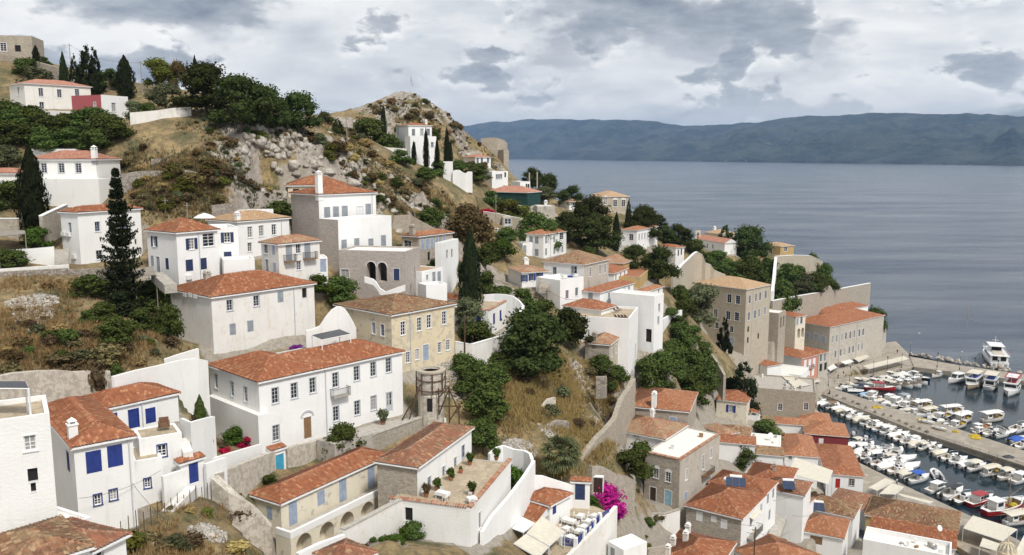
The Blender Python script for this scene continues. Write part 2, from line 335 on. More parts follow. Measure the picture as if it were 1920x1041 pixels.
def wmesh(kind, w, h, col, fr):
    key = (kind, round(w, 2), round(h, 2), col, fr)
    if key in WCACHE: return WCACHE[key]
    w, h = key[1], key[2]; res = []
    if kind in 'woOa':                              # glazed casement, frame set into the opening
        m = MB(); x = w/2; t = 0.075
        tr = (0.10, 0.03)
        m.box(-x-tr[0], -x, -tr[1], 0.05, -0.02, h, fr); m.box(x, x+tr[0], -tr[1], 0.05, -0.02, h, fr)
        m.box(-x-tr[0], x+tr[0], -tr[1]-0.004, 0.05, h, h+tr[0], fr); m.box(-x-tr[0]-0.03, x+tr[0]+0.03, -0.09, 0.06, -0.10, -0.02, fr)
        for a_, b_ in ((-x, -x+t), (x-t, x), (-t/2, t/2)): m.box(a_, b_, 0.10, 0.16, 0.0, h, col)
        ys = [0, h-t] + ([h*0.76] if h > 1.5 else []) + [h*0.26, h*0.51]
        for z in ys: m.box(-x+t, x-t, 0.104, 0.156, z, z+(t if z in (0, h-t) else 0.05), col)
        res.append(('window', m.mesh('window'), (0, 0, 0)))
        g = MB(); g.box(-x, x, 0.14, 0.15, 0, h, 'glass'); res.append(('pane', g.mesh('pane'), (0, 0, 0)))
        if kind in 'oO':
            sm = shutter_mesh(w/2, h, 'navy' if kind == 'O' else 'blue')
            res += [('shutter', sm, (-w*0.75-0.02, -0.05, 0)), ('shutter', sm, (w*0.75+0.02, -0.05, 0))]
        if kind == 'a':                             # round-headed surround
            m = MB(); n = 8; o_ = []; i_ = []
            for k in range(n+1):
                q = math.pi*k/n; o_.append((math.cos(q)*(x+0.22), h+math.sin(q)*(x*0.75+0.20))); i_.append((math.cos(q)*x, h+0.1+math.sin(q)*x*0.001))
            m.slab(o_+[(-x-0.22, h-0.02), (x+0.22, h-0.02)], -0.035, 0.03, 'trim'); res.append(('arch_head', m.mesh('arch_head'), (0, 0, 0)))
    elif kind == 's':                               # two closed leaves
        m = MB(); x = w/2
        m.box(-x-0.07, -x, -0.02, 0.05, 0, h, fr); m.box(x, x+0.07, -0.02, 0.05, 0, h, fr); m.box(-x-0.07, x+0.07, -0.024, 0.05, h, h+0.07, fr)
        res.append(('window', m.mesh('window'), (0, 0, 0)))
        sm = shutter_mesh(w/2-0.015, h, col); res += [('shutter', sm, (-w/4, 0.0, 0)), ('shutter', sm, (w/4, 0.0, 0))]
    elif kind in 'dD':                              # panelled double door
        m = MB(); x = w/2
        m.box(-x-0.1, -x, -0.03, 0.08, 0, h, fr); m.box(x, x+0.1, -0.03, 0.08, 0, h, fr); m.box(-x-0.1, x+0.1, -0.034, 0.08, h, h+0.12, fr)
        res.append(('door', m.mesh('door'), (0, 0, 0)))
        lf = MB(); q = w/2-0.01
        lf.box(-q/2, q/2, 0.06, 0.10, 0, h, col)
        for z0, z1 in ((0.1, h*0.3), (h*0.34, h*0.62), (h*0.66, h-0.1)): lf.box(-q/2+0.1, q/2-0.1, 0.035, 0.062, z0, z1, 'glass' if (kind == 'D' and z0 > h*0.3) else col)
        lm = lf.mesh('door_leaf'); res += [('door_leaf', lm, (-w/4, 0, 0)), ('door_leaf', lm, (w/4, 0, 0))]
    elif kind == 'h':  # near-black sheet paints in the shade of the room behind
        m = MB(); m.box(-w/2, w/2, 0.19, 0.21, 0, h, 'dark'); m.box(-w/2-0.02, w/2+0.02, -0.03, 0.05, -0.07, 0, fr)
        res.append(('window', m.mesh('window'), (0, 0, 0)))
    elif kind == 'A':                               # open arch: spandrels and dark depth
        m = MB(); x = w/2; n = 10
        arc = [(math.cos(math.pi*k/n)*x, h-x+math.sin(math.pi*k/n)*x) for k in range(n+1)]
        m.slab([(x, h)]+arc[:n//2+1], 0.0, 0.25, col); m.slab([(-x, h)]+arc[n//2:][::-1], 0.0, 0.25, col)
        res.append(('arch', m.mesh('arch'), (0, 0, 0)))
        if fr != 'none':
            r_ = MB(); oo = [(math.cos(math.pi*k/n)*(x+0.14), h-x+math.sin(math.pi*k/n)*(x+0.14)) for k in range(n+1)]
            for k in range(n): r_.slab([arc[k], oo[k], oo[k+1], arc[k+1]], -0.03, 0.02, fr)
            res.append(('arch_trim', r_.mesh('arch_trim'), (0, 0, 0)))
    WCACHE[key] = res; return res
SH = {}
def shutter_mesh(w, h, col):
    key = (round(w, 2), round(h, 2), col)
    if key not in SH:
        m = MB(); x = w/2; t = 0.07
        m.box(-x, x, 0.0, 0.025, 0, h, col)
        for a_, b_ in ((-x, -x+t), (x-t, x)): m.box(a_, b_, -0.025, 0.0, 0, h, col)
        for z in (0, h/2-t/2, h-t): m.box(-x+t, x-t, -0.022, 0.0, z, z+t, col)
        z = t
        while z < h-t:
            m.box(-x+t, x-t, -0.010, 0.0, z, z+0.05, col); z += 0.11
        SH[key] = m.mesh('shutter')
    return SH[key]
def wall_face(mb, p0, dr, nin, W, z0, z1, holes, mat, dep=0.24):
    """one wall with openings; p0 plan origin, dr along, nin inward; holes (s0,s1,z0,z1)"""
    xs = sorted({0, W}|{min(max(q, 0), W) for hh in holes for q in hh[:2]}); zs = sorted({z0, z1}|{min(max(q, z0), z1) for hh in holes for q in hh[2:]})
    pt = lambda s, z, k=0.0: (p0[0]+dr[0]*s+nin[0]*k, p0[1]+dr[1]*s+nin[1]*k, z)
    for i in range(len(xs)-1):
        for j in range(len(zs)-1):
            cx, cz = (xs[i]+xs[i+1])/2, (zs[j]+zs[j+1])/2
            if any(a < cx < b and c < cz < d for a, b, c, d in holes): continue
            mb.add([pt(xs[i], zs[j]), pt(xs[i+1], zs[j]), pt(xs[i+1], zs[j+1]), pt(xs[i], zs[j+1])], [(0, 1, 2, 3)], mat)
    for a, b, c, d in holes:
        q = [(a, c), (b, c), (b, d), (a, d)]
        for k in range(4):
            s1, s2 = q[k], q[(k+1) % 4]
            mb.add([pt(*s1), pt(*s2), pt(*s2, dep), pt(*s1, dep)], [(0, 1, 2, 3)], mat)
def tile_plane(org, ds, dt, W, T, slope, z, cutl, cutr, lod):
    """one roof slope: s along eave, t inwards; hip cuts shrink t near the ends"""
    n = max(2, int(W/0.27)); per = {0: 4, 1: 2, 2: 1}[lod]
    ns = n*per+1; s = np.linspace(0, W, ns)
    if lod == 2: s = np.unique(np.concatenate([np.linspace(0, W, max(3, int(W/1.2))), [min(T, W/2), max(W-T, W/2)]])); ns = len(s)
    tm = np.full(ns, T); off = random.random()*500
    if cutl: tm = np.minimum(tm, s)
    if cutr: tm = np.minimum(tm, W-s)
    sl = math.sqrt(1+slope*slope); rows = max(1, int(T*sl/0.42))
    if lod == 2: tt = np.linspace(0, T, 3); saw = np.zeros(3)
    else:
        e = np.linspace(0, T, rows+1); tt = np.repeat(e, 2)[1:-1]; saw = np.tile([0.05, 0.0], rows)
    S, Tt = np.meshgrid(s, tt, indexing='ij'); Tc = np.minimum(Tt, tm[:, None])
    prof = np.abs(np.sin(np.pi*S/(W/n)))*0.105 if lod < 2 else 0*S
    if lod == 1: prof = (np.arange(ns) % 2)[:, None]*0.10+0*S
    jit = (0.012*np.sin(S*7.1+Tc*3.3)+0.05*np.sin(S*0.7+off)*np.sin(Tc*0.9+off)+0.06)*(lod < 2)+0.03*(lod == 2)
    Z = z+slope*Tc+prof+saw[None, :]+jit+0.01
    V = np.stack([org[0]+ds[0]*S+dt[0]*Tc, org[1]+ds[1]*S+dt[1]*Tc, Z], -1).reshape(-1, 3)
    nt_ = len(tt); i, j = np.meshgrid(np.arange(ns-1), np.arange(nt_-1), indexing='ij'); b0 = (i*nt_+j).ravel()
    Fq = np.stack([b0, b0+nt_, b0+nt_+1, b0+1], -1)
    keep = ((np.minimum(Tt[:-1, :-1], 1e9) < np.maximum(tm[:-1], tm[1:])[:, None]-1e-6)).ravel()
    return V, Fq[keep], np.stack([S+off, Tc*sl], -1).reshape(-1, 2)
def make_roof(root, kind, u0, v0, a, b, z, slope, tile, lod, over=0.32, axis=None, ridge='ridge', fascia='trim'):
    x0, y0, x1, y1 = u0-over, v0-over, u0+a+over, v0+b+over; A, B = x1-x0, y1-y0
    ze = z-slope*over*0.0+0.0
    alongx = (A >= B) if axis is None else axis == 'u'
    D = (B if alongx else A)/2; rz = D*slope
    planes = []; lines = []
    m = MB(); t = 0.11
    if kind == 'mono':                               # rises from the R eave backwards
        planes = [((x0, y0), (1, 0), (0, 1), A, B, False, False)]; rz = B*slope
        m.add([(x0, y0, ze-t), (x1, y0, ze-t), (x1, y1, ze-t), (x0, y1, ze-t), (x0, y0, ze), (x1, y0, ze), (x1, y1, ze+rz), (x0, y1, ze+rz)],
              [(0, 3, 2, 1), (4, 5, 6, 7), (0, 1, 5, 4), (1, 2, 6, 5), (2, 3, 7, 6), (3, 0, 4, 7)], fascia)
    elif kind == 'monoL':                            # rises from the L eave
        planes = [((x0, y1), (0, -1), (1, 0), B, A, False, False)]; rz = A*slope
        m.add([(x0, y0, ze-t), (x1, y0, ze-t), (x1, y1, ze-t), (x0, y1, ze-t), (x0, y0, ze), (x1, y0, ze+rz), (x1, y1, ze+rz), (x0, y1, ze)],
              [(0, 3, 2, 1), (4, 5, 6, 7), (0, 1, 5, 4), (1, 2, 6, 5), (2, 3, 7, 6), (3, 0, 4, 7)], fascia)
    else:
        hip = kind == 'hip'; e = D if hip else 0.0
        if alongx:
            planes = [((x0, y0), (1, 0), (0, 1), A, D, hip, hip), ((x1, y1), (-1, 0), (0, -1), A, D, hip, hip)]
            if hip: planes += [((x1, y0), (0, 1), (-1, 0), B, D, True, True), ((x0, y1), (0, -1), (1, 0), B, D, True, True)]
            r0, r1 = (x0+e, y0+D), (x1-e, y0+D)
        else:
            planes = [((x0, y1), (0, -1), (1, 0), B, D, hip, hip), ((x1, y0), (0, 1), (-1, 0), B, D, hip, hip)]
            if hip: planes += [((x0, y0), (1, 0), (0, 1), A, D, True, True), ((x1, y1), (-1, 0), (0, -1), A, D, True, True)]
            r0, r1 = (x0+D, y0+e), (x0+D, y1-e)
        R0 = (*r0, ze+rz); R1 = (*r1, ze+rz); cs = [(x0, y0), (x1, y0), (x1, y1), (x0, y1)]
        vs = [(*c, ze-t) for c in cs]+[(*c, ze) for c in cs]+[R0, R1]
        if alongx: top = [(4, 5, 9, 8), (5, 6, 9), (6, 7, 8, 9), (7, 4, 8)]; hips = [(0, 0), (1, 1), (2, 1), (3, 0)]
        else: top = [(7, 4, 8, 9), (4, 5, 8), (5, 6, 9, 8), (6, 7, 9)]; hips = [(0, 0), (1, 0), (2, 1), (3, 1)]
        m.add(vs, [(0, 3, 2, 1), (0, 1, 5, 4), (1, 2, 6, 5), (2, 3, 7, 6), (3, 0, 4, 7)]+top, fascia)
        if math.dist(R0, R1) > 0.3: lines.append([R0, R1])
        if hip: lines += [[(*cs[i], ze), (R0, R1)[k]] for i, k in hips]
    ro = m.build('roof', root)
    Vs, Fs, St = [], [], []; nb = 0
    for (og, ds, dt, W, T, c1, c2) in planes:
        v_, f_, s_ = tile_plane(og, ds, dt, W, T, slope, ze+0.015, c1, c2, lod)
        Vs.append(v_); Fs.append(f_+nb); St.append(s_); nb += len(v_)
    me = npmesh('roof_tiles', np.concatenate(Vs), np.concatenate(Fs), tile, np.concatenate(St))
    to = link(bpy.data.objects.new('roof_tiles', me), ro); to['kind'] = 'stuff'
    if lines and lod < 2:
        rm = MB()
        for ln in lines:
            p, q = Vector(ln[0]), Vector(ln[1]); k = max(2, int((q-p).length/0.45)+1)
            rm.tube([p.lerp(q, i/(k-1))+Vector((0, 0, 0.06+0.02*(i % 2))) for i in range(k)], 0.095, ridge, 6)
        rm.build('ridge_tiles', ro)
    return ro
def chimney(root, u, v, z0, h=1.5, w=0.6, mat='white', cap='white'):
    m = MB(); m.box(u-w/2, u+w/2, v-w/2, v+w/2, z0-1.2, z0+h, mat); m.box(u-w/2-0.08, u+w/2+0.08, v-w/2-0.08, v+w/2+0.08, z0+h, z0+h+0.12, cap)
    c = m.build('chimney', root); k = MB(); r = w*0.36
    for sx in (-1, 1):
        for sy in (-1, 1): k.box(u+sx*r-0.06, u+sx*r+0.06, v+sy*r-0.06, v+sy*r+0.06, z0+h+0.12, z0+h+0.36, cap)
    k.add([(u-r-.1, v-r-.1, z0+h+.36), (u+r+.1, v-r-.1, z0+h+.36), (u+r+.1, v+r+.1, z0+h+.36), (u-r-.1, v+r+.1, z0+h+.36), (u, v, z0+h+.72)],
          [(3, 2, 1, 0), (0, 1, 4), (1, 2, 4), (2, 3, 4), (3, 0, 4)], cap); k.build('chimney_cap', c)
SPECS = []
def H(o, name, label, C, L=None, R=None, d=100, base=None, h=None, roof=('hip', 'tile_red', 0.36), wall='white', wallL=None, wins=(), yaw=None, a=None, b=None,
      cat='house', wing=None, found=9.0, chim=(), lod=None, ground=True, key=None, over=0.32, axis=None, par=0.45, ridge='ridge', floor='roof_white', fascia='trim', roofs=None, pmat=None):
    g = solve(o, C, L, R, d, base, h, yaw, a, b)
    if lod is None: lod = 0 if d < 112 else (1 if d < 172 else 2)
    s = dict(g=g, o=o, name=name, label=label, roof=roof, wall=wall, wallL=wallL or wall, wins=wins, cat=cat, wing=wing, found=found, chim=chim, lod=lod, d=d, over=over, axis=axis, par=par, key=key or label, ridge=ridge, floor=floor, fascia=fascia, roofs=roofs, pmat=pmat)
    SPECS.append(s); HOUSES[s['key']] = s
    if ground and not wing:
        th = g['th']; u = Vector((math.cos(th), math.sin(th), 0)); v = Vector((-u.y, u.x, 0)); p = g['p']
        for q in (p, p+u*g['a'], p+v*g['b'], p+u*g['a']/2, p+v*g['b']/2, p+u*g['a']+v*g['b']): CTRL.append((q.x, q.y, q.z))
    if not wing: FOOT.append(g)
    return s
def pick(g, o, face, pt):                              # photo point -> (s, z) on a wall
    px, py = o(pt); ray = P(px, py, 1)-Vector((0, 0, CH)); th = g['th']; u = Vector((math.cos(th), math.sin(th), 0)); v = Vector((-u.y, u.x, 0)); p = g['p']
    n, ax = (v, u) if face == 'R' else (u, v)
    t = (p-Vector((0, 0, CH))).dot(n)/ray.dot(n); q = Vector((0, 0, CH))+ray*t-p
    return q.dot(ax), q.z
def build_house(s):
    g = s['g']; o = s['o']; a, b, h = g['a'], g['b'], g['h']
    if s['wing']: root = HOUSES[s['wing']]['root']
    else:
        root = empty(s['name'], g['p'], g['th']); tag(root, s['label'], s['cat'])
    s['root'] = root
    if s['wing']:                                       # a wing is laid out in its own frame, then carried as parts
        hold = empty('wing', g['p'], g['th'])
    else: hold = root
    made = []
    holes = {'R': [], 'L': []}; wl = []
    for face, kind, size, col, pts, *fr in s['wins']:
        fr = fr[0] if fr else ('trim' if kind not in 'h' else s['wall'])
        for pt in pts:
            ss, zz = pick(g, o, face, pt); ww, hh = size; W = a if face == 'R' else b
            ss = min(max(ss, ww/2+0.12), W-ww/2-0.12) if W > ww+0.3 else W/2
            z0 = zz-hh/2
            if kind in 'dDA' and z0 < 0.9: z0 = max(z0, 0.02)
            z0 = min(z0, h-hh-0.08)
            if any(abs((q[0]+q[1])/2-ss) < (q[1]-q[0]+ww)/2 and abs((q[2]+q[3])/2-z0-hh/2) < (q[3]-q[2]+hh)/2 for q in holes[face]): continue
            holes[face].append((ss-ww/2, ss+ww/2, z0, z0+hh)); wl.append((face, kind, ww, hh, col, fr, ss, z0))
    top = h+(s['par'] if s['roof'][0] == 'flat' else 0.0)
    if s['pmat']: top = h
    mb = MB(); z0 = -s['found']; deep = 1.5 if any(x[1] == 'A' for x in wl) else 0.24
    wall_face(mb, (0, 0), (1, 0), (0, 1), a, z0, top, holes['R'], s['wall'], deep)
    wall_face(mb, (0, 0), (0, 1), (1, 0), b, z0, top, holes['L'], s['wallL'], deep)
    wall_face(mb, (a, 0), (0, 1), (-1, 0), b, z0, top, [], s['wall']); wall_face(mb, (0, b), (1, 0), (0, -1), a, z0, top, [], s['wallL'])
    if deep > 1:
        mb.add([(0.05, 1.5, z0), (a-0.05, 1.5, z0), (a-0.05, 1.5, h-0.3), (0.05, 1.5, h-0.3)], [(0, 1, 2, 3)], s['wall'])
    kind, tile, slope = s['roof']
    if kind == 'flat':
        p = 0.3
        if s['pmat']:                                   # parapet on the two front sides only
            pm = MB(); top = h+s['par']; pm.box(-.02, a+.02, -.02, p, h+.003, top, s['pmat']); pm.box(-.02, p, p, b, h+.003, top, s['pmat']); made.append(pm.build('parapet', hold))
        else:
            mb.add([(p, p, top), (a-p, p, top), (a-p, b-p, top), (p, b-p, top), (0, 0, top), (a, 0, top), (a, b, top), (0, b, top), (p, p, h), (a-p, p, h), (a-p, b-p, h), (p, b-p, h)],
                   [(4, 5, 1, 0), (5, 6, 2, 1), (6, 7, 3, 2), (7, 4, 0, 3), (0, 1, 9, 8), (1, 2, 10, 9), (2, 3, 11, 10), (3, 0, 8, 11)], s['wall'])
        made.append(mb.build('wall', hold))
        fl = MB(); fl.box(p-.05, a-p+.05, p-.05, b-p+.05, h-0.12, h+0.004, s['floor']); made.append(fl.build('roof_terrace', hold))
        if tile:
            r = MB(); n = int((a+b)/0.3)
            for (x0, y0, dx, dy, W) in ((-.06, -.06, 1, 0, a+.12), (-.06, 0.34, 0, 1, b-.3)):
                k = int(W/0.27)
                for i in range(k):
                    q = (i+.5)*W/k
                    if dx: r.tube([(x0+q, -.14, top+.02), (x0+q, .36, top+.14)], 0.11, random.choice(['ridge', 'pot', 'ridge_old']), 5)
                    else: r.tube([(-.14, y0+q, top+.02), (.36, y0+q, top+.14)], 0.11, random.choice(['ridge', 'pot', 'ridge_old']), 5)
            ob = r.build('coping_tiles', hold); ob['kind'] = 'stuff'; made.append(ob)
    else:
        if kind == 'gable':
            al = (a >= b) if s['axis'] is None else s['axis'] == 'u'; D = (b if al else a)/2
            for k in (0, 1):
                q = ([(k*a, 0, h), (k*a, b, h), (k*a, b/2, h+D*slope)] if al else [(0, k*b, h), (a, k*b, h), (a/2, k*b, h+D*slope)])
                mb.add(q, [(0, 1, 2)], s['wall'])
        if kind == 'mono': mb.add([(0, 0, h), (0, b, h), (0, b, h+b*slope)], [(0, 1, 2)], s['wallL']); mb.add([(a, 0, h), (a, b, h), (a, b, h+b*slope)], [(0, 1, 2)], s['wall'])
        if kind == 'monoL': mb.add([(0, 0, h), (a, 0, h), (a, 0, h+a*slope)], [(0, 1, 2)], s['wall'])
        made.append(mb.build('wall', hold))
        for (ru, rv, ra, rb) in (s['roofs'] or [(0, 0, a, b)]):
            made.append(make_roof(hold, kind, ru, rv, ra or a, rb or b, h, slope, tile, s['lod'], s['over'], s['axis'], s['ridge'], s['fascia']))
    for face, kd, ww, hh, col, fr, ss, zz in wl:
        rz = 0 if face == 'R' else -math.pi/2; loc = (ss, 0, zz) if face == 'R' else (0, ss, zz)
        first = None
        parts = wmesh(kd, ww, hh, col, fr) if kd != 'A' else wmesh('A', ww, hh, s['wall'] if face == 'R' else s['wallL'], fr)
        for nm, me, off in parts:
            ob = bpy.data.objects.new(nm, me)
            if first is None: link(ob, hold); ob.location = loc; ob.rotation_euler = (0, 0, rz); first = ob; made.append(ob)
            else: link(ob, first); ob.location = off
    for c in s['chim']:
        px, py = o(c[:2]); hh = c[2] if len(c) > 2 else 1.4
        # stand the chimney where its foot ray meets the roof plane height
        zz = g['p'].z+h+(0.6 if kind != 'flat' else 0.2)
        q = PZ(px, py, zz)-g['p']; th = -g['th']; uu = q.x*math.cos(th)-q.y*math.sin(th); vv = q.x*math.sin(th)+q.y*math.cos(th)
        uu = min(max(uu, 0.4), a-0.4); vv = min(max(vv, 0.4), b-0.4)
        rise = 0.0 if kind == 'flat' else slope*min(uu+.3, vv+.3, a-uu+.3, b-vv+.3)
        n0 = len(bpy.data.objects); chimney(hold, uu, vv, h+rise, hh, c[3] if len(c) > 3 else 0.6, c[4] if len(c) > 4 else 'white', c[4] if len(c) > 4 else 'white')
    if s['wing']:
        import mathutils
        mat = mathutils.Matrix.Translation(root.location).inverted()
        rel = (mathutils.Matrix.Translation(root.location) @ mathutils.Matrix.Rotation(root.rotation_euler.z, 4, 'Z')).inverted() @ (mathutils.Matrix.Translation(hold.location) @ mathutils.Matrix.Rotation(hold.rotation_euler.z, 4, 'Z'))
        for ob in [x for x in COL.objects if x.parent == hold]:
            loc_m = mathutils.Matrix.Translation(ob.location) @ mathutils.Matrix.Rotation(ob.rotation_euler.z, 4, 'Z')
            w_ = rel @ loc_m; ob.parent = root; ob.location = w_.to_translation(); ob.rotation_euler = (0, 0, w_.to_euler().z)
        bpy.data.objects.remove(hold)
# ------------------------------------------------------------------ the houses, from the hill down to the harbour
W, S_, O, D_, HO = 'w', 's', 'o', 'd', 'h'
flat = lambda t=None: ('flat', t, 0)
red, org, pnk, old, mxd, tan, brn = [(lambda sl=0.36, k='hip', n=n: (k, n, sl)) for n in ('tile_red', 'tile_orange', 'tile_pink', 'tile_old', 'tile_mixed', 'tile_tan', 'tile_brown')]
fw, fg, tr = 'frame_white', 'frame_grey', 'trim'
# --- upper left hillside
H(A1, 'hill_house', 'white two-storey house with terracotta hip roof high on the left hillside', (195,460),(100,462),(735,490), d=180, base=(205,650), roof=pnk(0.30), wall='white_stained', yaw=50, b=8,
  wins=[('R', W, (0.95,1.7), fg, [(333,533),(483,543),(628,540)]),('L', W, (0.9,1.7), fg, [(150,525)]),('R', W, (0.95,1.4), fg, [(340,640)])], chim=[(738,490,1.2,0.9)])
H(A1, 'hill_annex', 'flat-roofed annex with one rose-red wall and one white wall', (820,562),(580,575),(1040,570), d=171, base=(825,745), roof=flat(), wall='white', wallL='rose', yaw=66, par=0.2,
  wins=[('R', W, (1.0,1.7), fg, [(924,655)]),('L', W, (0.6,1.7), fg, [(772,650)])])
H(A1, 'stone_building', 'flat-topped sandstone building at the top left corner of the hill', (-120,70), None, (256,96), d=205, base=(-120,250), roof=flat(), wall='stone_warm', yaw=12, b=9, par=0.1,
  wins=[('R', W, (1.4,2.0), fw, [(27,165)]),('R', HO, (1.3,1.5), 'dark', [(145,177)])], cat='building')
H(A4, 'hill_house', 'white house with three dark windows and brick-coloured hip roof behind the dark cypress', (225,172), None, (778,172), d=150, base=(230,500), roof=pnk(0.34), wall='white_rough', yaw=-4, b=8,
  wins=[('R', W, (1.05,1.65), fg, [(356,240),(499,240),(637,240)], fg),('R', W, (0.7,0.9), fg, [(652,358)], fg)], chim=[(420,110,1.6,0.8)], key='h2')
H(A4, 'x', '', (225,330), None, (800,330), d=147, base=(230,505), roof=flat(), wall='white_rough', yaw=-4, b=4, wing='h2', par=0.05)
H(A4, 'x', '', (215,88), None, (637,90), d=163, h=3, roof=flat(), wall='white', yaw=-4, b=2.0, wing='h2', par=0.1)
H(A4, 'small_house', 'low white house with pale tiled eaves at the left edge behind shrubs', (-160,285), None, (148,287), d=153, base=(-100,360), roof=pnk(0.3), wall='white', yaw=-4, b=5)
H(A4, 'town_house', 'white house with red hip roof behind the tall tiered conifer', (630,605),(490,600),(1140,572), d=128, base=(640,1035), roof=red(0.34), wall='white', key='h3',
  wins=[('L', W,(0.7,1.55), 'pale_blue', [(570,725)]), ('R', W,(0.85,1.5), 'lavender', [(792,715)]), ('R', W,(1.0,1.7), 'lavender', [(1020,705)]), ('R', W,(1.1,1.4), 'pale_blue', [(808,945)]),('R', HO, (0.4,0.8), 'dark', [(1087,900),(1104,838)])])
H(A5, 'town_house', 'white house with navy blue shutters and steep red hip roof', (305,510),(65,487),(640,482), d=120, base=(362,935), roof=red(0.46), wall='white', key='h4',
  wins=[('L', 'O', (0.75,1.5), fw, [(128,575)], fw),('L', S_, (0.7,1.5), 'grey_shutter', [(113,733)]),('L', D_, (0.85,2.3), 'grey_shutter', [(160,765)]),('L', S_, (0.75,1.6), 'navy', [(233,757)]),
        ('R', 'O', (0.9,1.6), fw, [(430,595)], fw),('R', W, (1.9,1.9), fw, [(568,563)], fw),('R', S_, (1.15,1.65), 'navy', [(412,770),(525,757)])])
H(A5, 'x', '', (640,490), None, (808,468), d=127, base=(640,860), roof=flat(), wall='white', b=6.5, wing='h4', yaw=30, par=0.5,
  wins=[('R', 'O', (0.9,1.5), fw, [(720,543)], fw),('R', S_, (1.1,1.7), 'navy', [(725,705)])])
H(A5, 'x', '', (690,765), None, (944,752), d=124, base=(700,870), roof=flat(), wall='white', b=4, wing='h4', yaw=24, par=0.7)
H(A5, 'town_house', 'white house with ochre-yellow tiled roof and white parapet behind it', (800,418),(690,408),(1222,390), d=140, base=(810,705), roof=tan(0.30), wall='white', key='h5',
  wins=[('R', W, (0.95,1.8), fw, [(905,500),(997,490),(1100,480)], fw),('R', W, (0.8,1.5), fw, [(903,622)], fw)], chim=[(828,395,0.9,0.7)], b=8)
H(A5, 'x', '', (760,325), None, (1095,325), d=151, h=3.5, roof=flat(), wall='white', b=1.2, wing='h5', yaw=18, par=0.1)
H(A5, 'town_house', 'small shabby white house with two rusty balconies and grey shuttered doors', (1135,603),(995,588),(1470,573), d=127, base=(1135,862), roof=brn(0.36), wall='white_stained', key='h6',
  wins=[('L', W, (0.95,1.4), fg, [(1035,635)]),('L', S_, (0.75,1.4), 'pale_blue', [(1098,645)]),('L', D_, (0.8,2.3), 'grey_shutter', [(1045,800)]),('L', S_, (0.8,1.3), 'pale_blue', [(1107,783)]),
        ('R', S_, (1.1,2.5), 'grey_shutter', [(1222,668),(1372,650)]),('R', W, (0.85,1.4), fg, [(1297,635),(1302,770)]),('R', D_, (1.1,2.4), 'grey_shutter', [(1228,797),(1378,782)])])
H(A5, 'x', '', (1468,712), None, (1535,700), d=133, base=(1470,830), roof=flat(), wall='white', b=4, wing='h6', yaw=20, par=0.1, wins=[('R', D_, (0.9,2.0), 'lavender', [(1497,772)])])
# --- tall stone and white mansion
H(A6, 'terrace_mansion', 'tall stepped mansion with white fronts, stone side wall and red hip roof', (335,242),(110,232),(800,228), d=150, base=(340,720), roof=red(0.30), wall='white', wallL='stone_pink', key='h7',
  wins=[('R', S_, (1.25,2.7), 'grey_shutter', [(405,402),(477,396),(549,390),(740,372)]),('R', D_, (1.4,2.9), fw, [(672,400)])], chim=[(218,235,3.4,0.95)])
H(A6, 'x', '', (493,458),(335,447),(927,422), d=144, base=(497,900), roof=flat(), wall='white', wallL='stone_pink', wing='h7', par=0.3,
  wins=[('R', S_, (1.2,2.6), 'grey_shutter', [(543,667),(646,654),(761,656),(863,627)])])
H(A6, 'x', '', (1040,715),(500,722),(1158,688), d=138, base=(1045,1050), roof=flat(), wall='stone_pink', wing='h7', par=0.25,
  wins=[('L', 'A', (1.6,3.2), 'x', [(763,862),(853,868)], 'trim'),('L', S_, (1.0,1.9), 'navy', [(970,888)]),('L', W, (1.4,1.4), fg, [(550,880)]),('R', HO, (0.5,1.8), 'dark', [(1118,870)]),('R', HO, (0.6,1.2), 'dark', [(1085,1000)])])
H(A6, 'hill_house', 'cream house whose red hip roof shows behind the tall stepped mansion', (85,168), None, (560,165), d=164, base=(90,250), roof=red(0.36), wall='cream', yaw=14, b=9, wins=[('R', HO, (1.2,0.5), 'dark', [(153,203)])])
H(A6, 'stone_house', 'stone house with arched windows and low orange roof beside the dark cypress', (1148,582),(1012,572),(1425,548), d=166, base=(1160,815), roof=org(0.28), wall='stone', key='h8',
  wins=[('L', W, (2.0,1.4), fg, [(1060,638),(1105,640)]),('R', S_, (0.95,2.0), 'lavender', [(1180,645),(1220,640),(1258,635),(1298,622),(1358,615)]),('R', HO, (0.8,1.7), 'dark', [(1233,740)])], chim=[(1030,560,1.6,1.0, 'stone')])
H(A6, 'x', '', (1330,672),(1282,655),(1472,632), d=160, base=(1340,820), roof=flat(), wall='white', wing='h8', par=0.9, wins=[('R', HO, (0.8,1.6), 'dark', [(1382,722),(1421,715)])])
H(A6, 'small_house', 'small white flat-roofed house with grey shutters right of the arched stone terrace', (1175,872),(1158,858),(1348,838), d=143, base=(1185,1060), roof=flat(), wall='white', par=0.15, b=5, floor='tile_tan', key='h9',
  wins=[('R', HO, (0.5,0.9), 'dark', [(1220,912)]),('R', D_, (0.9,2.2), 'grey_shutter', [(1273,920)]),('R', S_, (1.0,1.8), 'grey_shutter', [(1315,905)])])
H(A6, 'x', '', (1210,990), None, (1380,945), d=139, base=(1215,1090), roof=flat(), wall='white', yaw=33, b=3, wing='h9', par=0.3)
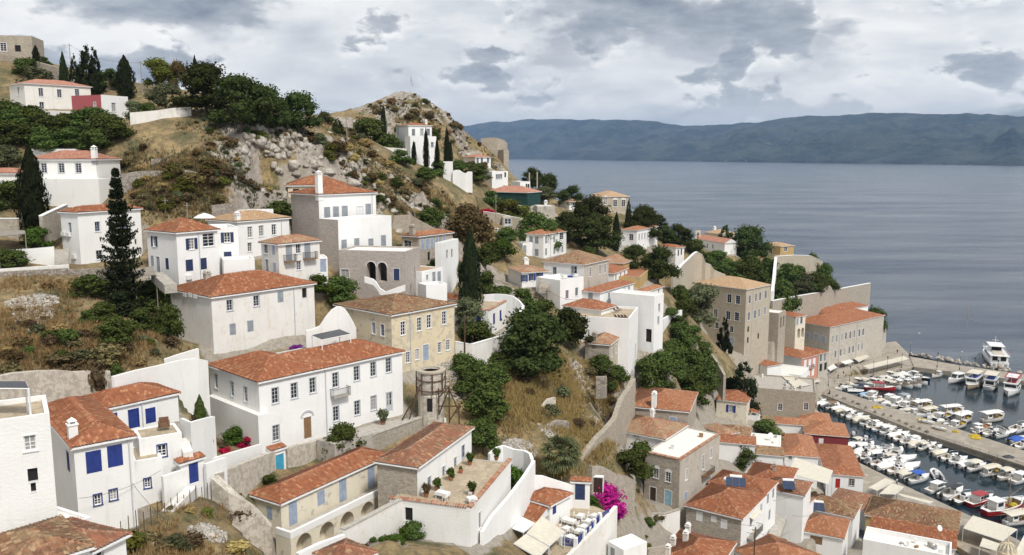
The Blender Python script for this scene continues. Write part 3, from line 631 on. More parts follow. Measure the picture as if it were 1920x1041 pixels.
# --- middle left
H(B4, 'long_house', 'long weathered white house with red hip roof and plain stained lower wall', (330,297),(52,222),(1165,180), d=112, base=(345,705), roof=red(0.34), wall='white_stained', key='h10', b=11,
  wins=[('R', W, (0.85,1.45), fg, [(480,357),(697,322)], 'frame_grey'),('R', S_, (0.85,1.5), 'grey_shutter', [(893,290),(505,553),(648,527)], 'frame_grey'),('R', HO, (0.8,1.4), 'dark', [(1088,257)], 'frame_grey')], chim=[(300,190,0.8,0.8, 'concrete')])
H(B5, 'mansion', 'large white mansion with long red tiled roof and two rows of grey-framed windows', (455,423),(52,264),(1622,128), d=100, base=(485,1000), roof=red(0.36), wall='white', key='h11', yaw=46.5, roofs=[(0,0, None, 8.6),(0,0.04,8.6, None)],
  wins=[('R', W, (0.86,1.9), fg, [(590,528),(745,488),(895,445),(1080,402),(1253,348),(1387,314),(1512,282),(597,832),(1085,676),(1257,628),(1390,588)], 'frame_grey'),('R', 'D', (0.9,2.6), fg, [(1517,580)], 'frame_grey'),('R', D_, (1.05,2.7), 'wood', [(853,790)], 'trim'),
        ('L', W, (0.8,1.8), fg, [(110,412),(240,475),(350,518)], 'frame_grey')])
H(B5, 'x', '', (450,692),(40,508),(545,670), d=99.45, base=(478,1005), roof=flat(), wall='white', wing='h11', yaw=46.5, par=0.0)
H(B6, 'yellow_house', 'tall faded yellow house with lichened tile roof and small blue-framed windows', (580,268),(128,163),(1092,152), d=122, base=(590,700), roof=old(0.22), wall='yellow_wash', wallL='cream', key='h12', ridge='ridge_old',
  wins=[('R', W, (0.9,2.0), fw, [(675,372),(808,338),(886,316),(1010,287)], fw),('R', W, (0.75,1.6), fw, [(715,608),(790,583),(972,527),(1040,507)], fw),('R', D_, (1.1,2.4), 'lavender', [(860,588)], fw),('L', W, (0.8,1.7), 'lilac', [(437,370),(508,387)], fw)])
H(B6, 'x', '',(745,200),(600,140),(865,152), d=127, h=1.0, roof=flat(), wall='white', wing='h12', yaw=48.5, par=0.12, found=0.2)
H(B6, 'small_house', 'small house whose red hip roof with white chimney shows behind the faded yellow house', (1110,146),(920,96),(1212,98), d=158, h=3.2, roof=red(0.36), wall='white', chim=[(1083,60,1.6,0.5)])
H(B6, 'terrace_house', 'white flat house with blue and red shutters on the walled terrace', (1368,238),(1255,205),(1512,155), d=150, base=(1380,440), roof=flat('pot'), wall='white_rough', par=0.2, floor='flags', key='h14',
  wins=[('R', S_, (0.9,1.9), 'blue', [(1415,295),(1468,268)], 'red_paint'),('R', S_, (0.7,1.5), 'blue', [(1390,402)], fw),('L', D_, (0.9,2.1), 'blue', [(1290,320)])], b=7)
# --- lower left
H(B3, 'tall_house', 'tall rough-whitewashed house at the left edge with a flagstone roof terrace', (-160,487), None,(405,393), d=58, h=11, roof=flat(), wall='white_rough', yaw=31, b=5.5, par=0.35, floor='flags', key='h15',
  wins=[('R', W, (0.75,1.1), fw, [(245,610)], 'white'),('R', HO, (0.62,0.95), 'dark_wood', [(267,870)], 'white'),('R', HO, (0.32,0.65), 'dark', [(272,972)], 'white')])
H(B3, 'blue_house', 'white house with royal blue shutters and bright red hip roof at lower left', (598,652),(325,328),(1078,542), d=74, h=8.6, roof=red(0.42), wall='white', key='h16',
  wins=[('L', S_, (0.85,1.75), 'blue', [(555,760)], 'blue'),('R', S_,(1.12,1.9), 'blue', [(763,765),(936,717)], 'blue'), ('R', W,(0.6,0.95), fw, [(795,1071),(922,1031)], 'blue')], chim=[(490,560,1.2,0.75)])
H(B3, 'x', '', (1080,765), None, (1318,700), d=79.8, h=6.5, roof=flat(), wall='white', b=4.5, yaw=29, wing='h16', par=0.02, floor='flags', wins=[('R', W,(0.55,0.9), fw, [(1200,936)], 'blue')])
H(B3, 'roof_house', 'white single-storey house with long red roof, blue door and blue shutters', (785,352), None, (1446,209), d=86, base=(800,560), roof=red(0.36), wall='white', b=5.6, key='h16b', over=0.25,
  wins=[('R', S_, (0.9,1.3), 'blue', [(915,425)], 'blue'),('R', D_, (0.95,1.95), 'blue', [(1090,437)], 'blue'),('R', S_, (0.95,1.55), 'blue', [(1225,388)], 'blue')])
H(B3, 'x', '', (1130,590), None, (1478,482), d=81, h=6.5, roof=flat(), wall='white', b=3.6, yaw=32, wing='h16b', par=0.1, floor='flags',
  wins=[('R', W, (0.8,1.15), fw, [(1318,672)], 'blue')])
H(C1, 'low_house', 'white house with patchy red and brown tiled roof in the bottom left corner', (330,1216), None, (1020,882), d=55, h=4.5, roof=mxd(0.34), wall='white', b=5.6, wins=[('R', W, (1.0,1.1), fw, [(790,1045)])])
H(C1, 'flat_house', 'low white flat-roofed building wedged below the tall rough-whitewashed house', (150,988),(-160,840),(742,702), d=61, h=3.5, roof=flat(), wall='white', par=0.18, wins=[('R', HO, (0.32,0.32), 'dark', [(645,782)])])
H(C1, 'low_house', 'house with weathered brown tile roof cut off by the bottom left corner', (40,1190),(-420,960),(140,1000), d=53, h=4, roof=old(0.3), wall='white', b=6, a=5, yaw=45)
# --- lower middle
H(C2, 'arcade_house', 'long cream house with red hip roof, pale blue doors and white balcony above arches', (635,627),(402,543),(1518,228), d=88, h=3.15, roof=red(0.36), wall='cream_pale', key='h18', ground=False, b=4.6, over=0.28,
  wins=[('L', S_, (0.6,1.3), 'lavender', [(545,700)], 'lavender'),('R', S_, (1.0,2.5), 'lavender', [(735,700),(1140,515),(1370,405)], 'lavender'),('R', S_, (0.95,1.5), 'lavender', [(963,577)], 'lavender')])
H(C2, 'x', '',(715,912),(640,867),(1588,480), d=86.3, base=(740,1150), roof=flat(), wall='cream_pale', wing='h18', par=0.7, pmat='white', b=2.2, floor='concrete',
  wins=[('R', 'A', (2.1,2.9), 'x', [(825,965),(1010,855),(1175,760),(1340,668),(1495,580)], 'none')])
H(C2, 'low_house', 'low house whose old brick-red tile roof pokes up at the bottom edge below the arches',(1150,1140),(930,1050),(1390,1050), d=76, h=3, roof=mxd(0.4), wall='white')
H(C3, 'courtyard_house', 'white house with old brown tile roof and pale blue doors above a paved court', (356,422),(132,388),(798,108), d=93, base=(362,680), roof=mxd(0.32), wall='white', wallL='stone', key='h19', ground=False, ridge='ridge_old', b=5.0,
  wins=[('R', W, (0.85,1.7), 'pale_blue', [(455,552),(573,467),(667,392)], fw),('R', 'D', (0.9,2.3), 'pale_blue', [(730,362)], fw)])
H(C3, 'x', '',(788,778),(268,672),(1118,372), d=89.5, base=(780,1060), roof=flat('pot'), wall='white_rough', wing='h19', par=0.4, pmat='white', floor='flags', b=9.2,
  wins=[('R', W, (0.7,1.9), 'grey_wood', [(865,848)], 'white'),('L', HO, (0.9,1.5), 'dark', [(288,800)], 'white')])
H(C6, 'taverna', 'small taverna building with red tiled roof and blue shutter beside the awnings', (655,640),(330,690),(750,525), d=106, h=3.0, roof=red(0.3), wall='white', yaw=52, b=4.4, a=4.5, wins=[('R', S_, (0.6,1.3), 'blue', [(692,632)], 'blue')])
H(C6, 'lean_to', 'lean-to with low red tiled roof running down to the cream awnings', (530,778),(318,690),(660,660), d=104, h=2.6, roof=('monoL', 'tile_red', 0.25), wall='white', cat='shed', key='leanto')
H(C6, 'flat_house', 'low white shed with pale flat roof below the stained retaining wall at the bottom edge',(1255,1005),(1130,965),(1445,965), d=106, h=4, roof=flat(), wall='white', par=0.1, wins=[('L', D_,(0.8,1.6), 'grey_shutter', [(1165,1030)])])
H(C7, 'stone_house', 'two-storey grey stone house with white flat roof, arched windows and blue door', (325,272),(40,217),(650,62), d=142, base=(332,655), roof=flat('pot'), wall='grey_wash', wallL='stone', par=0.12, key='h21',
  wins=[('L', 'a', (0.95,1.7), fw, [(130,375),(228,405)], fw),('L', D_, (1.15,2.4), 'dark_wood', [(105,545)], fw),('L', D_, (1.25,2.5), 'sky_blue', [(228,585)], fw),
        ('R', W, (0.85,1.9), fw, [(378,387)], fw),('R', W, (0.85,2.7), fw, [(513,287)], fw),('R', W, (0.85,1.8), fw, [(578,212)], fw),('R', S_, (0.9,1.4), 'lavender', [(372,557),(568,395)], fw)])
# --- valley right of centre
H(C5, 'stone_house', 'grey stone house with wide orange hip roof and two white chimneys below the big trees', (655,402),(167,343),(722,240), d=160, h=4.0, roof=org(0.30), wall='stone', chim=[(372,350,2.6,0.9),(360,190,2.6,0.8)],
  wins=[('L', S_, (1.3,1.2), 'lavender', [(530,467)], fw)])
H(C5, 'low_house', 'low white house with rust-brown tile roof behind the white flat roof', (460,627),(197,562),(640,520), d=151, h=3.2, roof=brn(0.34), wall='white', axis='v', b=11, wins=[('L', W, (1.2,0.55), fw, [(230,600)])], chim=[(358,490,1.4,0.6)])
H(C5, 'cream_house', 'small cream house with red gabled roof and blue shutters beside a tall dark conifer', (1130,326),(885,302),(1108,210), d=205, base=(1125,480), roof=red(0.36), wall='cream_pale', yaw=66, a=9, b=7.2, axis='u', wins=[('L', 'o', (1.1,1.8), 'pale_blue', [(1000,375)], fw)])
H(C5, 'small_house', 'tiny white house with small red roof right of the cream house', (1218,408),(1135,388),(1228,370), d=208, base=(1215,470), roof=red(0.3), wall='white', yaw=66, a=5, b=4, wins=[('L', HO, (0.9,0.5), 'dark', [(1185,415)], 'blue')])
H(C5, 'stone_restaurant', 'large stone building with white parapet and two white windows facing the harbour head', (1690,255),(1232,250),(1712,235), d=236, base=(1680,470), roof=flat(), wall='stone_warm', b=17, yaw=72, a=16, par=0.4, floor='concrete', cat='building', key='h25',
  wins=[('L', W, (1.2,2.0), fw, [(1400,360),(1610,357)], fw)])
H(C5, 'small_house', 'old house with lichened brown tile roof in the dip below the cream house', (1145,610),(965,590),(1155,500), d=190, h=4, roof=old(0.4), wall='white', yaw=70, a=7, b=6.5)
H(C5, 'small_house', 'narrow house with red lean roof left of the lichened roof', (950,590),(862,470),(990,510), d=186, h=3, roof=brn(0.3), wall='grey_wash', yaw=30, a=4, b=7)
H(C5, 'low_house', 'low house with red tiles and white terrace behind the round garden tree', (1195,668),(915,640),(1205,600), d=176, h=4, roof=red(0.3), wall='white', yaw=75, a=5, b=8.5)
H(C5, 'low_house', 'low house with weathered tan tile roof right of the round garden tree', (1425,760),(1205,750),(1430,690), d=176, h=4.5, roof=old(0.35), wall='white', yaw=75, a=5, b=7.5)
H(C5, 'flat_house', 'white flat-roofed house with a satellite dish among orange roofs', (1405,690),(1150,665),(1395,590), d=188, h=4, roof=flat(), wall='white', yaw=72, a=8, b=8.5, par=0.15)
H(D2, 'harbour_house', 'harbour house with dark red walls and broad orange hip roof', (915,864),(612,848),(850,772), d=220, h=7, roof=org(0.34), wall='maroon', yaw=75, b=10.5, a=11, wins=[('L', S_, (1.0,1.4), fw, [(692,900)])], key='h26')
H(D2, 'x', '', (775,756),(502,648),(820,700), d=232, h=8, roof=org(0.34), wall='white', yaw=75, b=8, a=9, wing='h26')
H(D2, 'x', '', (612,775),(335,745),(640,700), d=228, h=7.5, roof=org(0.3), wall='white', yaw=75, b=9.5, a=6, wing='h26')
H(D2, 'harbour_house', 'white house with orange hip roof among the houses left of the dark red house', (670,1030),(396,1000),(610,860), d=198, h=7, roof=org(0.42), wall='white', wins=[('L', W, (0.8,1.1), fw, [(440,1035)])])
H(C7, 'street_house', 'large grey stone house with double red hip roof, solar panels and white right side', (825,748),(377,608),(1015,548), d=135, h=8.5, roof=red(0.36), wall='white', wallL='stone', key='h28',
  wins=[('L', S_, (0.95,1.5), fw, [(483,727),(683,789)], fw),('L', S_, (0.8,0.9), fw, [(600,750)], fw),('R', W, (0.9,1.6), fg, [(985,660),(900,780)], fw),('R', S_, (1.0,1.8), fw, [(880,925),(850,965)], fw)])
H(C7, 'x', '', (1015,548),(600,420),(1112,462), d=146, h=8.5, roof=red(0.36), wall='white', wing='h28', yaw=55.5, b=9.8, wins=[('R', S_, (0.95,1.9), 'grey_shutter', [(1040,575),(1083,530)], fw),('R', S_, (0.95,1.8), 'grey_shutter', [(1052,710)], fw)])
H(C7, 'stone_house', 'stone house with red roof and four stubby chimneys at the bottom edge', (600,1195),(140,1056),(770,935), d=118, h=6, roof=red(0.34), wall='stone', chim=[(388,870,1.3,0.7, 'white_stained'),(370,945,1.3,0.7, 'white_stained'),(268,960,1.3,0.7, 'white_stained'),(225,1041,1.3,0.7, 'white_stained')])
H(C7, 'street_house', 'house with orange tiled roof cut by the bottom edge beside the narrow stairs', (1180,1190),(900,1090),(1400,1110), d=127, h=6, roof=org(0.36), wall='white', yaw=38, a=9, b=9)
H(C7, 'street_house', 'white house with orange hip roof and wooden brown shutters near the bottom edge', (1650,908),(1234,808),(1690,742), d=156, h=6.5, roof=org(0.36), wall='white', yaw=62, a=9, wins=[('L', S_, (1.5,1.3), 'brown_shutter', [(1297,885)], 'brown_shutter'),('L', S_, (2.0,1.4), 'brown_shutter', [(1433,920)], 'brown_shutter')], key='h31')
H(C8, 'street_house', 'house with mottled tan and brown tile roof carrying solar panels by the wooden-shuttered house', (345,738),(-140,650),(430,690), d=168, h=6.5, roof=old(0.36), wall='white', yaw=58, a=8, b=11, key='h32')
H(C8, 'street_house', 'house with rust-red weathered roof behind the solar panels, next to quay canopies', (470,690),(210,590),(560,560), d=182, h=6.5, roof=mxd(0.32), wall='white', yaw=55, a=10, b=8.5)
H(C8, 'ochre_house', 'ochre-walled house with broad mottled brown tile roof by the quay canopies', (1190,858),(470,700),(1258,695), d=170, h=6, roof=old(0.36), wall='ochre', key='h33', yaw=60, a=11, b=17, wins=[('L', W, (1.2,1.2), fw, [(690,800),(1000,850)], 'wood')])
H(C8, 'low_house', 'low lean-to building with two-step red tile roof in front of the ochre house', (1172,990),(520,888),(1190,930), d=158, h=4, roof=('monoL', 'tile_red', 0.28), wall='white', yaw=62, a=4.5, b=14.5)
H(C8, 'flat_house', 'white flat-roofed house with roof terrace and tall parapets at the bottom edge', (1140,1090),(385,900),(1160,1010), d=146, h=5, roof=flat(), wall='white', yaw=62, a=6, b=14, par=0.9, key='h35')
H(C8, 'red_door_house', 'white house with red door and large plain red roof beside the quay', (430,402),(130,370),(320,150), d=196, h=5.5, roof=red(0.36), wall='white', wins=[('L', D_,(1.0,2.3), 'red_paint', [(220,457)], fw),('L', W, (1.1,1.6), fg, [(333,450)], 'wood')], key='h37')
H(C7, 'street_house', 'house with plain dark red roof and small chimney left of the white awning', (1190,500),(945,375),(1240,255), d=160, h=6, roof=red(0.36), wall='white', yaw=62, a=11, b=8, chim=[(1090,390,1.3,0.6, 'stone')])
H(C7, 'low_house', 'low red-tiled roofs with water tanks beside the white awning', (1330,560),(1115,440),(1420,460), d=156, h=5, roof=mxd(0.3), wall='white', yaw=60, a=7, b=8)
H(C7, 'low_house', 'small house with patched red and tan roof above the narrow alley stairs', (1270,690),(1205,650),(1400,560), d=158, h=6, roof=mxd(0.32), wall='white', yaw=48, a=8, b=4)
# --- middle distance
H(B1, 'town_house', 'white two-storey house with many windows and twin chimneys in the middle of the slope', (690,607),(547,597),(876,578), d=222, base=(690,795), roof=org(0.34), wall='white', key='h41',
  wins=[('L', S_, (1.1,1.8), 'grey_shutter', [(590,650),(635,652),(588,747),(635,752)], fw),('R', S_, (0.9,1.8), 'grey_shutter', [(710,650),(777,640),(710,747),(777,738),(842,722)], fw),('R', W, (2.2,2.0), fw, [(837,618)], fw)], chim=[(692,560,1.0,0.7),(757,550,1.2,1.0)])
H(B1, 'x', '', (520,690),(430,690),(548,670), d=221, base=(520,790), roof=flat(), wall='white', wing='h41', yaw=30, a=3, b=5, wins=[('R', D_, (1.0,2.0), 'grey_shutter', [(535,727)])])
H(B1, 'hip_house', 'square house with shaggy brown hip roof, white front terrace and grey stone side', (1020,852),(692,818),(1220,804), d=188, base=(1022,1050), roof=old(0.42), wall='grey_wash', wallL='white', key='h42', ridge='ridge_old',
  wins=[('R', W, (1.0,2.1), fw, [(1072,912),(1150,892),(1191,884)], fw),('L', W, (1.0,1.9), fg, [(780,905)], fw),('L', 'D', (1.5,2.3), 'pale_blue', [(938,905)], fw)])
H(B7, 'x', '', (565,308),(446,296),(756,285), d=179, base=(578,500), roof=flat(), wall='white', wing='h42', par=0.6, b=7, wins=[('R', W, (0.9,1.8), fg, [(621,400),(699,378)], fw),('R', HO, (1.0,0.5), 'dark', [(632,478),(686,463)])])
H(B1, 'town_house', 'white house with arched grey-shuttered windows and long red roof beside rock face', (515,917),(407,850),(735,872), d=186, base=(522,1045), roof=brn(0.26), wall='white', yaw=20, b=9, chim=[(445,815,1.5,1.1)],
  wins=[('R', 'o', (0.8,1.5), 'grey_shutter', [(533,963),(597,953),(657,935)], fw)])
H(B7, 'town_house', 'white house with red hip roof above the paved terrace with loungers', (890,383),(732,358),(1163,303), d=182, base=(893,600), roof=red(0.32), wall='white', key='h44',
  wins=[('L', D_, (1.1,1.9), 'grey_shutter', [(812,422)], fw),('R', W, (0.9,1.7), fg, [(963,418),(1005,405),(1048,392),(1125,365)], fw),('R', D_, (0.9,2.2), 'grey_shutter', [(980,520)], fw)])
H(B7, 'x', '', (900,527),(632,498),(940,500), d=172, base=(900,600), roof=red(0.42), wall='white', wing='h44', yaw=55, b=9, a=6)
H(B7, 'x', '', (1125,618),(890,600),(1200,520), d=166, base=(1120,1015), roof=flat(), wall='white', wing='h44', par=0.5, floor='flags', b=12, wins=[('R', HO, (0.7,1.1), 'dark', [(1140,787)]),('R', D_, (0.9,3.2), 'grey_shutter', [(1176,865)])])
H(B7, 'tower_house', 'tall plain white cube of a house with two small windows right of the loungers terrace', (1332,428),(1085,405),(1408,408), d=178, base=(1325,835), roof=flat(), wall='white', par=0.35, b=10, wins=[('R', W, (0.85,1.6), fg, [(1370,507),(1363,610)], fg),('L', HO, (1.3,2.8), 'dark_wood', [(1285,735)])])
H(B7, 'stone_house', 'stone cottage with brown tile roof and oval window below the white terraces', (965,812),(767,792),(1085,718), d=161, base=(965,985), roof=brn(0.34), wall='tan_wash', wallL='stone', chim=[(820,790,1.6,0.8, 'stone')],
  wins=[('R', W, (0.7,1.7), fg, [(985,870),(1020,842),(1040,812),(1057,790)], fw)])
H(B7, 'town_house', 'white house with orange roof between the tall cube house and the dark pine', (1250,382),(1165,362),(1400,333), d=198, base=(1255,470), roof=org(0.34), wall='white', wins=[('R', W, (0.8,1.4), fg, [(1365,380)], fw)])
H(B7, 'town_house', 'white house with three dark arched windows and red roof', (1005,228),(958,205),(1112,182), d=203, base=(1005,320), roof=red(0.34), wall='white', b=7, wins=[('R', HO, (1.0,1.8), 'dark', [(1020,262),(1058,253),(1090,240)])])
H(B7, 'yellow_house', 'yellow house with old orange roof behind the house with arched windows', (1075,148),(962,112),(1182,108), d=216, base=(1075,240), roof=brn(0.36), wall='ochre', b=8, wins=[('R', W, (0.9,1.5), fw, [(1150,150)], fw)])
H(B7, 'yellow_terrace', 'ochre terrace house with railed roof terrace beside the round pine', (1215,268),(1110,245),(1300,195), d=205, base=(1215,330), roof=flat(), wall='ochre', par=0.3, floor='pot', b=6)
H(B1, 'town_house', 'white house with a row of six windows near the sea-side pines', (1450,572),(1324,558),(1618,538), d=265, base=(1450,700), roof=org(0.30), wall='white', wins=[('L', W, (1.4,2.0), fg, [(1403,628)], fw),('R', W, (0.9,2.0), fg, [(1468,627),(1491,622),(1514,618),(1537,615),(1558,610),(1578,607),(1598,604)], fw)])
H(B1, 'flat_house', 'low white flat house with dark door left of the six-windowed house', (1260,625), None, (1322,625), d=262, base=(1260,730), roof=flat(), wall='white', yaw=10, b=6, par=0.2, wins=[('R', HO, (0.9,2.0), 'dark', [(1285,690)])])
H(B2, 'town_house', 'small white house with red hip roof above the sloping stone wall', (290,368),(152,336),(360,348), d=270, base=(300,500), roof=red(0.34), wall='white', yaw=35, wins=[('R', HO, (0.6,1.9), 'dark', [(312,408),(337,400)])])
H(B2, 'chapel', 'white chapel with gabled terracotta roof and small bell arch on the headland', (690,330),(447,302),(787,325), d=320, base=(697,420), roof=('gable', 'tile_pink', 0.5), wall='white', axis='v', cat='chapel', yaw=22, wins=[('L', S_, (0.9,1.6), 'grey_shutter', [(548,352),(593,357)], fw)])
H(B2, 'yellow_house', 'low sand-yellow house with orange roof at the seaward end of the headland', (1143,357),(1005,352),(1252,337), d=342, base=(1143,428), roof=tan(0.30), wall='ochre', yaw=25, wins=[('L', W, (1.8,2.2), fg, [(1062,388)], fw),('R', W, (1.6,1.8), fw, [(1185,378)], fw)])
H(B2, 'small_house', 'house whose tan roof and white chimney show behind the white chapel', (640,255),(520,245),(775,215), d=352, h=4, roof=tan(0.32), wall='cream', yaw=25, b=9, chim=[(598,225,1.6,1.0)])
H(B2, 'stone_mansion', 'massive four-storey sandstone mansion with tan hip roof above the harbour', (865,707),(452,640),(1062,658), d=255, base=(845,1205), roof=tan(0.32), wall='tan_wash', cat='mansion', key='h53',
  wins=[('L', W, (1.5,2.6), 'pale_blue', [(726,780),(796,790),(614,900),(717,917),(787,927)], fw),('R', W, (1.1,2.5), 'pale_blue', [(893,787),(942,772),(977,762),(1023,747),(886,925),(935,909),(968,897),(1016,879)], fw),('R', HO, (0.9,1.7), 'dark', [(880,1030),(962,1085),(877,1118)]),('L', W, (1.3,1.9), fg, [(745,1030),(625,1000)], fw),('L', D_, (1.9,2.8), 'pale_blue', [(742,1132)], fw)])
H(B2, 'stone_gatehouse', 'stone garden front with pointed dark window left of the sandstone mansion', (495,755),(335,742),(535,800), d=247, base=(500,1000), roof=flat(), wall='tan_wash', yaw=70, a=5, b=7, par=0.2, cat='building', wins=[('L', HO, (1.6,2.8), 'dark_wood', [(415,840)], 'trim'),('L', D_, (1.6,2.2), 'rose', [(410,955)], fw)])
H(B2, 'loggia', 'stone loggia with two arches and flat roof right of the sandstone mansion', (1130,908),(1047,893),(1187,882), d=272, base=(1128,1110), roof=flat(), wall='stone_warm', par=0.3, cat='building', b=6, wins=[('R', 'A', (1.5,3.6), 'x', [(1145,975),(1168,965)], 'none')])
H(B8, 'harbour_mansion', 'long harbour-front stone mansion with wide red roof and two rows of windows', (1545,492),(1338,455),(1985,397), d=306, base=(1548,850), roof=red(0.30), wall='grey_wash', cat='mansion', key='h56', b=16,
  wins=[('R', W, (1.2,2.7), fg, [(1566,592),(1599,585),(1641,574),(1675,564),(1710,557),(1743,547),(1784,540),(1815,532)], fw),('R', W, (1.2,2.6), fg, [(1589,712),(1632,699),(1661,692),(1702,679),(1733,672),(1776,659),(1806,650)], fw),('L', S_, (1.8,2.4), 'pale_blue', [(1363,560),(1430,570),(1490,590)], fw)])
H(lambda q: q, 'x', '',(1546,588), None,(1628,574), d=326, h=9, roof=red(0.30), wall='white', wing='h56', yaw=36, b=9)
H(D1, 'harbour_annex', 'flat-topped stone annex with white terrace rail at the far end of the harbour front', (462,195), None, (618,160), d=338, base=(465,400), roof=flat(), wall='grey_wash', yaw=42, b=14, par=0.8, cat='building', wins=[('R', W, (1.2,2.4), fg, [(490,265),(520,257),(558,247),(585,240)], fw),('R', HO, (1.2,3.0), 'dark_wood', [(515,362),(547,350)])])
H(B8, 'harbour_house', 'pale stone house with narrow red roof and arched door left of the harbour mansion', (1268,410), None, (1347,388), d=290, base=(1268,590), roof=red(0.3), wall='cream_pale', yaw=38, b=8, wins=[('R', W, (1.3,2.4), 'pale_blue', [(1280,450),(1313,437)], fw),('R', 'A', (1.6,3.4), 'x', [(1290,555),(1322,545)], 'none')])
H(D2, 'pink_house', 'salmon-pink harbour house with white shuttered balcony doors and red roof', (535,228),(347,168),(668,192), d=284, base=(540,412), roof=red(0.32), wall='salmon', wallL='white', key='h58', yaw=38, b=14,
  wins=[('R', S_, (1.4,2.8), fw, [(563,274),(600,268),(635,258)], fw),('R', S_, (1.3,2.2), fw, [(553,357),(590,350),(625,340)], fw)])
H(D2, 'shop_house', 'narrow grey harbour shop house with red roof right of the salmon-pink house', (672,192), None, (752,158), d=291, base=(675,388), roof=red(0.3), wall='grey_wash', yaw=38, b=11, wins=[('R', W, (1.3,2.6), fg, [(690,222),(722,218)], fw),('R', HO, (1.6,2.6), 'dark_wood', [(690,300),(728,290)])])
H(D2, 'low_house', 'low white house with small terracotta roof under the sandstone mansion steps', (255,290),(55,225),(330,268), d=262, h=4.0, roof=red(0.28), wall='white', yaw=30, b=11, a=6)
H(D2, 'flat_house', 'white flat-roofed house with a blue mural on its wall beside the salmon-pink house', (530,372),(370,345),(545,262), d=268, base=(530,400), roof=flat(), wall='white', yaw=60, a=12, b=9, par=0.3)
# --- ridge and headland top
H(A3, 'hill_house', 'tall white house with red hip roof among cypresses under the flag hill', (545,412),(396,410),(735,418), d=235, base=(545,700), roof=red(0.22), wall='white', key='h61', yaw=28, b=9.5, chim=[(690,400,1.0,0.6)],
  wins=[('L', W, (0.9,1.5), fg, [(460,460)], fg),('R', W, (0.85,1.8), fg, [(587,470),(655,467),(708,468)], fg)])
H(A3, 'x', '', (560,510), None, (772,512), d=228, base=(565,720), roof=flat(), wall='white', wing='h61', yaw=28, b=4, par=0.3, wins=[('R', W, (0.7,1.3), fg, [(740,570),(592,570)], fg)])
H(A3, 'hill_house', 'white house with pale tan roof and columned balcony at the end of the ridge', (1090,672),(986,668),(1215,668), d=278, base=(1090,740), roof=pnk(0.28), wall='white', key='h63', yaw=30, b=9, wins=[('R', W, (0.8,1.8), 'pale_blue', [(1108,700),(1143,700),(1193,697)], fw)])
H(A3, 'x', '', (1225,795),(1175,790),(1355,730), d=262, base=(1225,925), roof=flat(), wall='white', wing='h63', yaw=40, b=6, par=0.3, wins=[('R', W, (0.8,1.5), fg, [(1265,830),(1282,829),(1300,828)], fw),('R', HO, (0.7,1.5), 'dark', [(1333,775)])])
H(B1, 'netted_house', 'house with faded pink hip roof wrapped in dark green builders netting', (560,266),(228,250),(604,255), d=245, base=(560,365), roof=pnk(0.38), wall='net', yaw=60, a=8, chim=[(375,235,1.0,0.8)])
H(B1, 'flat_house', 'white flat-roofed house with a row of small windows above the netted house', (500,182),(420,178),(582,178), d=268, base=(505,250), roof=flat(), wall='white', yaw=25, b=7, par=0.2, wins=[('R', HO, (0.6,1.5), 'dark', [(553,215),(569,215)])])
H(B1, 'sand_mansion', 'sand-coloured mansion with big tan hip roof and arched white windows facing the sea', (1168,300),(1002,262),(1386,299), d=300, base=(1180,420), roof=tan(0.34), wall='tan_wash', cat='mansion', yaw=12, b=14, wins=[('R', 'a', (1.5,2.4), fw, [(1195,335),(1273,352),(1340,352)], fw)])
H(B1, 'small_house', 'low house with small red roof left of the sand-coloured mansion', (900,340),(830,325),(1000,318), d=288, base=(900,400), roof=brn(0.3), wall='white', yaw=25, b=7)
H(B1, 'flat_house', 'plain grey flat building with a white roof chimney below the netted house', (640,380), None, (784,378), d=240, base=(640,425), roof=flat(), wall='grey_wash', yaw=8, b=6, par=0.1, chim=[(722,378,1.2,0.8)])
H(B1, 'stone_hut', 'small stone hut with glazed door on the slope under the netted house', (358,470), None, (440,475), d=226, base=(358,540), roof=flat(), wall='stone_warm', yaw=5, b=5, par=0.1, cat='hut', wins=[('R', 'D', (1.7,2.0), fg, [(400,512)], fg)])
for s in SPECS:
    g = s['g']; LOG = globals().setdefault('LOGL', []); LOG.append('%-46s yaw %5.1f a %5.1f b %5.1f h %5.1f z %5.1f err %.1f' % (s['label'][:46] or '+'+s['wing'], math.degrees(g['th']), g['a'], g['b'], g['h'], g['p'].z, g['err']))
# ------------------------------------------------------------------ terrain
NG = {}
def vnoise(x, y, scale, seed=0):
    if seed not in NG: NG[seed] = np.random.RandomState(seed).rand(257,257).astype(np.float32)
    g = NG[seed]; X = x*scale+seed*13.7; Y = y*scale+seed*7.3
    i = np.floor(X).astype(int); j = np.floor(Y).astype(int); fx = X-i; fy = Y-j; fx = fx*fx*(3-2*fx); fy = fy*fy*(3-2*fy); i &= 255; j &= 255
    return (g[i, j]*(1-fx)+g[i+1, j]*fx)*(1-fy)+(g[i, j+1]*(1-fx)+g[i+1, j+1]*fx)*fy
def fbm(x, y, scale, octv=4, seed=0, ridged=False):
    s = 0; a = 1.0; t = 0
    for k in range(octv):
        n = vnoise(x, y, scale*2**k, seed+k)
        if ridged: n = 1-np.abs(2*n-1)
        s = s+a*n; t += a; a *= 0.5
    return s/t
def inpoly(x, y, poly):
    ins = np.zeros(np.shape(x), bool); n = len(poly)
    for i in range(n):
        (x1, y1),(x2, y2) = poly[i], poly[(i+1) % n]
        c = ((y1 > y) != (y2 > y)) & (x < (x2-x1)*(y-y1)/(y2-y1+1e-12)+x1); ins ^= c
    return ins
